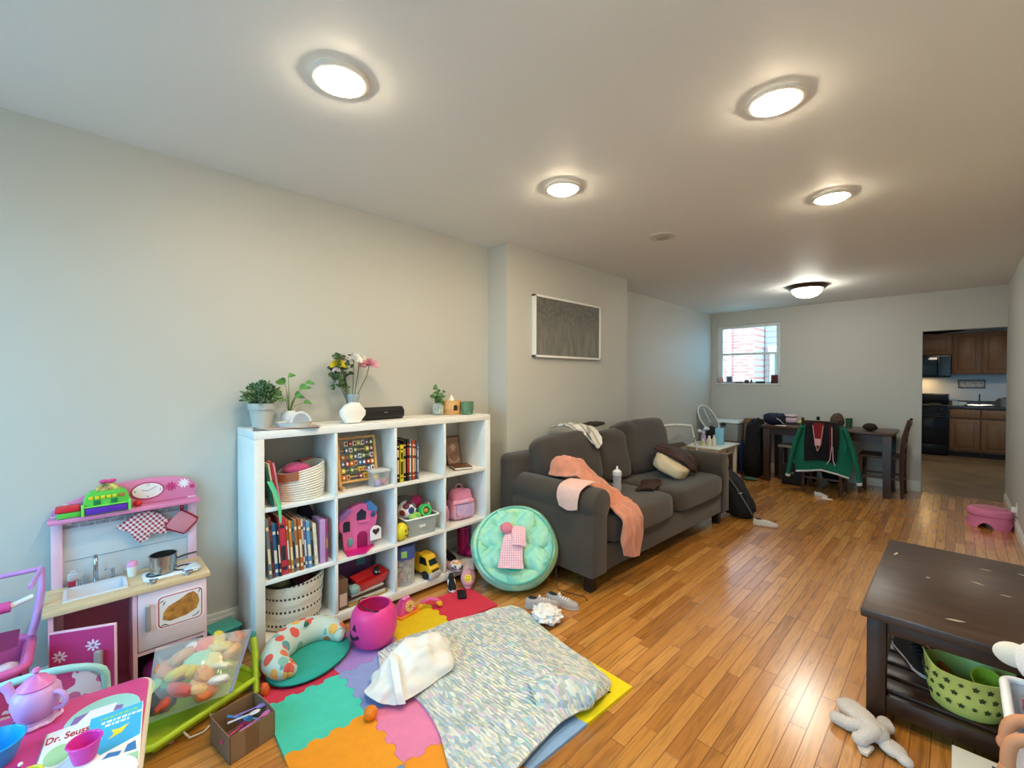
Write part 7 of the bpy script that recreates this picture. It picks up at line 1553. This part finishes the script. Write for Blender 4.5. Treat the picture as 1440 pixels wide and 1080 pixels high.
# ------------------------------------------------------------------ things on and near the coffee table
SHF = .1225
trainer('black_sneaker', (-.120, 2.60, SHF), -62, .27, '#17171b', '#cfcdc8', 'black sneaker with a white wave on the left of the coffee table shelf', 'shoe', laces='#2b2b30')
o = B(); 
trainer('black_sneaker', (-.005, 2.70, SHF), -58, .27, '#1b1b20', '#d3d1cb', 'black sneaker behind the lime basket on the coffee table shelf', 'shoe', laces='#2b2b30')
lb_ = thing('lime_basket', 'lime green oval plastic basket with flower cut-outs on the coffee table shelf', 'basket', (.035, 2.378, SHF), 12)
bm_ = m('#d3d873', .45); bb = B(); seg = 64
prof = [(0, .002), (.088, 0), (.098, .008), (.112, .07), (.121, .15), (.125, .154), (.121, .156), (.117, .15), (.108, .07), (.094, .012), (0, .008)]
bb.lathe(prof, seg, sy=.86)
for v in bb.bm.verts:
    a = math.atan2(v.co.y, v.co.x); k = max(0, (v.co.z-.09)/.066); v.co.z += k*.035*max(0, cos(2*a))**3
bb.obj('body', bm_, lb_)
bb = B(); hl = m('#3c4420', .7)
for row, z in enumerate((.05, .092, .128)):
    for k in range(20):
        a = 360/20*k+row*9; r_ = .098+.0285*(z/.156)**.8
        P = star((0, 0), .0105 if (k+row) % 3 else .0075, 5, .55)
        M_ = MX.Translation((r_*cos(R(a))*1.0, r_*sin(R(a))*.86, z)) @ MX.Rotation(math.atan2(sin(R(a))/.86, cos(R(a))), 4, 'Z') @ MX.Rotation(R(9), 4, 'Y') @ MX.Translation((-.0015, 0, 0)) @ FX
        bb.prism(P, 0, .0035, M=M_)
o = bb.obj('flower_cutouts', hl, lb_); o['kind'] = 'stuff'
t = thing('lime_cup', 'lime green cup lying tilted in the lime basket', 'cup', (.075, 2.385, SHF+.085)); t.rotation_euler = (R(35), R(10), 0); B().lathe([(0, 0), (.03, 0), (.042, .08), (.044, .082), (.039, .08), (.028, .005), (0, .005)], 28).obj('body', m('#b7cc3f', .4), t)
lump('toy_lemon', (.028, 2.325, SHF+.10), (.022, .022, .028), '#e3e02c', 'yellow lemon shaped toy in the lime basket', 'toy', nz=.05)
lump('toy_carrot', (-.02, 2.40, SHF+.10), (.012, .045, .012), '#e06a2c', 'orange carrot shaped toy in the lime basket', 'toy'); bpy.data.objects['toy_carrot'].rotation_euler = (R(25), 0, R(35))
lump('grey_toy', (.012, 2.395, SHF+.055), (.03, .03, .022), '#8f8478', 'greyish toy at the bottom of the lime basket', 'toy', nz=.2)
lump('red_toy', (-.02, 2.345, SHF+.04), (.022, .022, .022), '#b5433a', 'red toy at the bottom of the lime basket', 'toy', nz=.2)
# plush animal
pm = m('#d8ccc2', .95, bump=.5, bs=180, sheen=.6, var=.05)
pls = thing('plush_animal', 'off white soft plush animal lying on the floor by the coffee table leg', 'plush toy', (-.240, 2.135, 0), -33)
bb = B(); bb.ball((-.055, .035, .030), (.082, .046, .029), 28, 16, e=.85, nz=.05, M=MX.Rotation(R(-6), 4, 'Z')); bb.obj('ear', pm, pls)
bb = B(); bb.ball((.03, .005, .040), (.052, .046, .036), 24, 16, nz=.10); bb.obj('body', pm, pls)
for pts in ([(.03, .03, .045), (.035, .065, .045), (.005, .092, .032)], [(.0, -.02, .035), (-.025, -.045, .028), (-.062, -.055, .024)], [(.05, -.01, .055), (.055, -.045, .05), (.045, -.072, .030)]):
    bb = B(); bb.tube(pts, [.024, .024, .023], 14); bb.ball(pts[-1], (.026, .024, .022), 16, 10).ball(pts[0], .024, 14, 10); bb.obj('limb', pm, pls)
bb = B(); bb.ball((.095, .012, .022), (.045, .038, .019), 22, 12, nz=.10); bb.obj('ear', pm, pls); B().ball((.142, .005, .020), (.027, .021, .018), 16, 10).obj('foot', pm, pls)
bb = B(); bb.sheet([[(.03, -.06, .012), (.075, -.045, .016)], [(.045, -.085, .010), (.085, -.075, .012)], [(.075, -.105, .010), (.092, -.095, .010)]], 8, 6, .010); bb.obj('ear_flap', pm, pls)
# white box with a dark picture
wb = thing('white_box', 'flat white box with a dark picture on its lid in front of the coffee table', 'box', (.098, 2.065, 0)); B().box(-.10, -.13, 0, .10, .13, .07, .003).obj('carton', m('#ece9e3', .5), wb); B().box(-.005, -.10, .0702, .085, .10, .0712).obj('printed_picture', ramp_noise('dark_print', [(.45, '#3c3d48'), (.58, '#5d5e6a'), (.66, '#c9c9cc')], 22, interp='CONSTANT'), wb)
# white toy carrier with doll and soft rabbit
tc_ = thing('toy_carrier', 'white plastic doll carrier at the bottom right corner', 'doll carrier', (.235, 1.75, 0))
bb = B(); frust(bb, .13, .15, .0, .50, .86, 1, .006); bb.obj('tub', m('#e9ecf4', .35), tc_); bb = B(); bb.tube([(x, y, .502) for x, y in rrect(-.133, -.153, .133, .153, .03, 5)], .011, 10, closed=True); bb.obj('rim', m('#f0f2f7', .3), tc_)
rb_ = thing('plush_rabbit', 'white soft toy head with a round ear over the doll carrier', 'plush toy', (.205, 1.85, .57)); wpl = m('#ede8e8', .95, sheen=.5, bump=.3, bs=150)
B().ball((0, 0, .02), (.085, .08, .075), 26, 16, nz=.05).obj('head', wpl, rb_); B().ball((-.085, .03, .015), (.042, .02, .034), 18, 12).obj('ear', m('#e6dccb', .95, sheen=.5), rb_); B().ball((.06, -.03, .07), (.035, .03, .05), 18, 12).obj('ear', wpl, rb_)
dl = thing('doll', 'doll with tan limbs and a purple dress lying in the doll carrier', 'doll', (.19, 1.70, .52)); skin = m('#c98a63', .55)
bb = B(); bb.ball((.02, .02, .0), (.085, .09, .035), 22, 12, nz=.15); bb.obj('dress', m('#8a2a5c', .8), dl)
for p_, nm in (([(-.01, -.05, .015), (-.065, -.075, .020), (-.093, -.085, .0), (-.099, -.09, -.045)], 'arm'), ([(.0, -.08, .01), (-.055, -.135, .012), (-.093, -.145, -.01), (-.099, -.15, -.075)], 'leg')):
    bb = B(); bb.tube(smooth(p_, 4), .0135, 12); bb.ball(p_[-1], (.0165, .016, .019), 14, 10); bb.obj(nm, skin, dl)
# ------------------------------------------------------------------ picture settings
SC.view_settings.view_transform = 'Standard'; SC.view_settings.look = 'None'
SC.view_settings.gamma = 1; SC.view_settings.use_curve_mapping = False
SC.view_settings.exposure = 1.0
SC.cycles.max_bounces = 10; SC.cycles.transparent_max_bounces = 24; SC.cycles.sample_clamp_indirect = 6
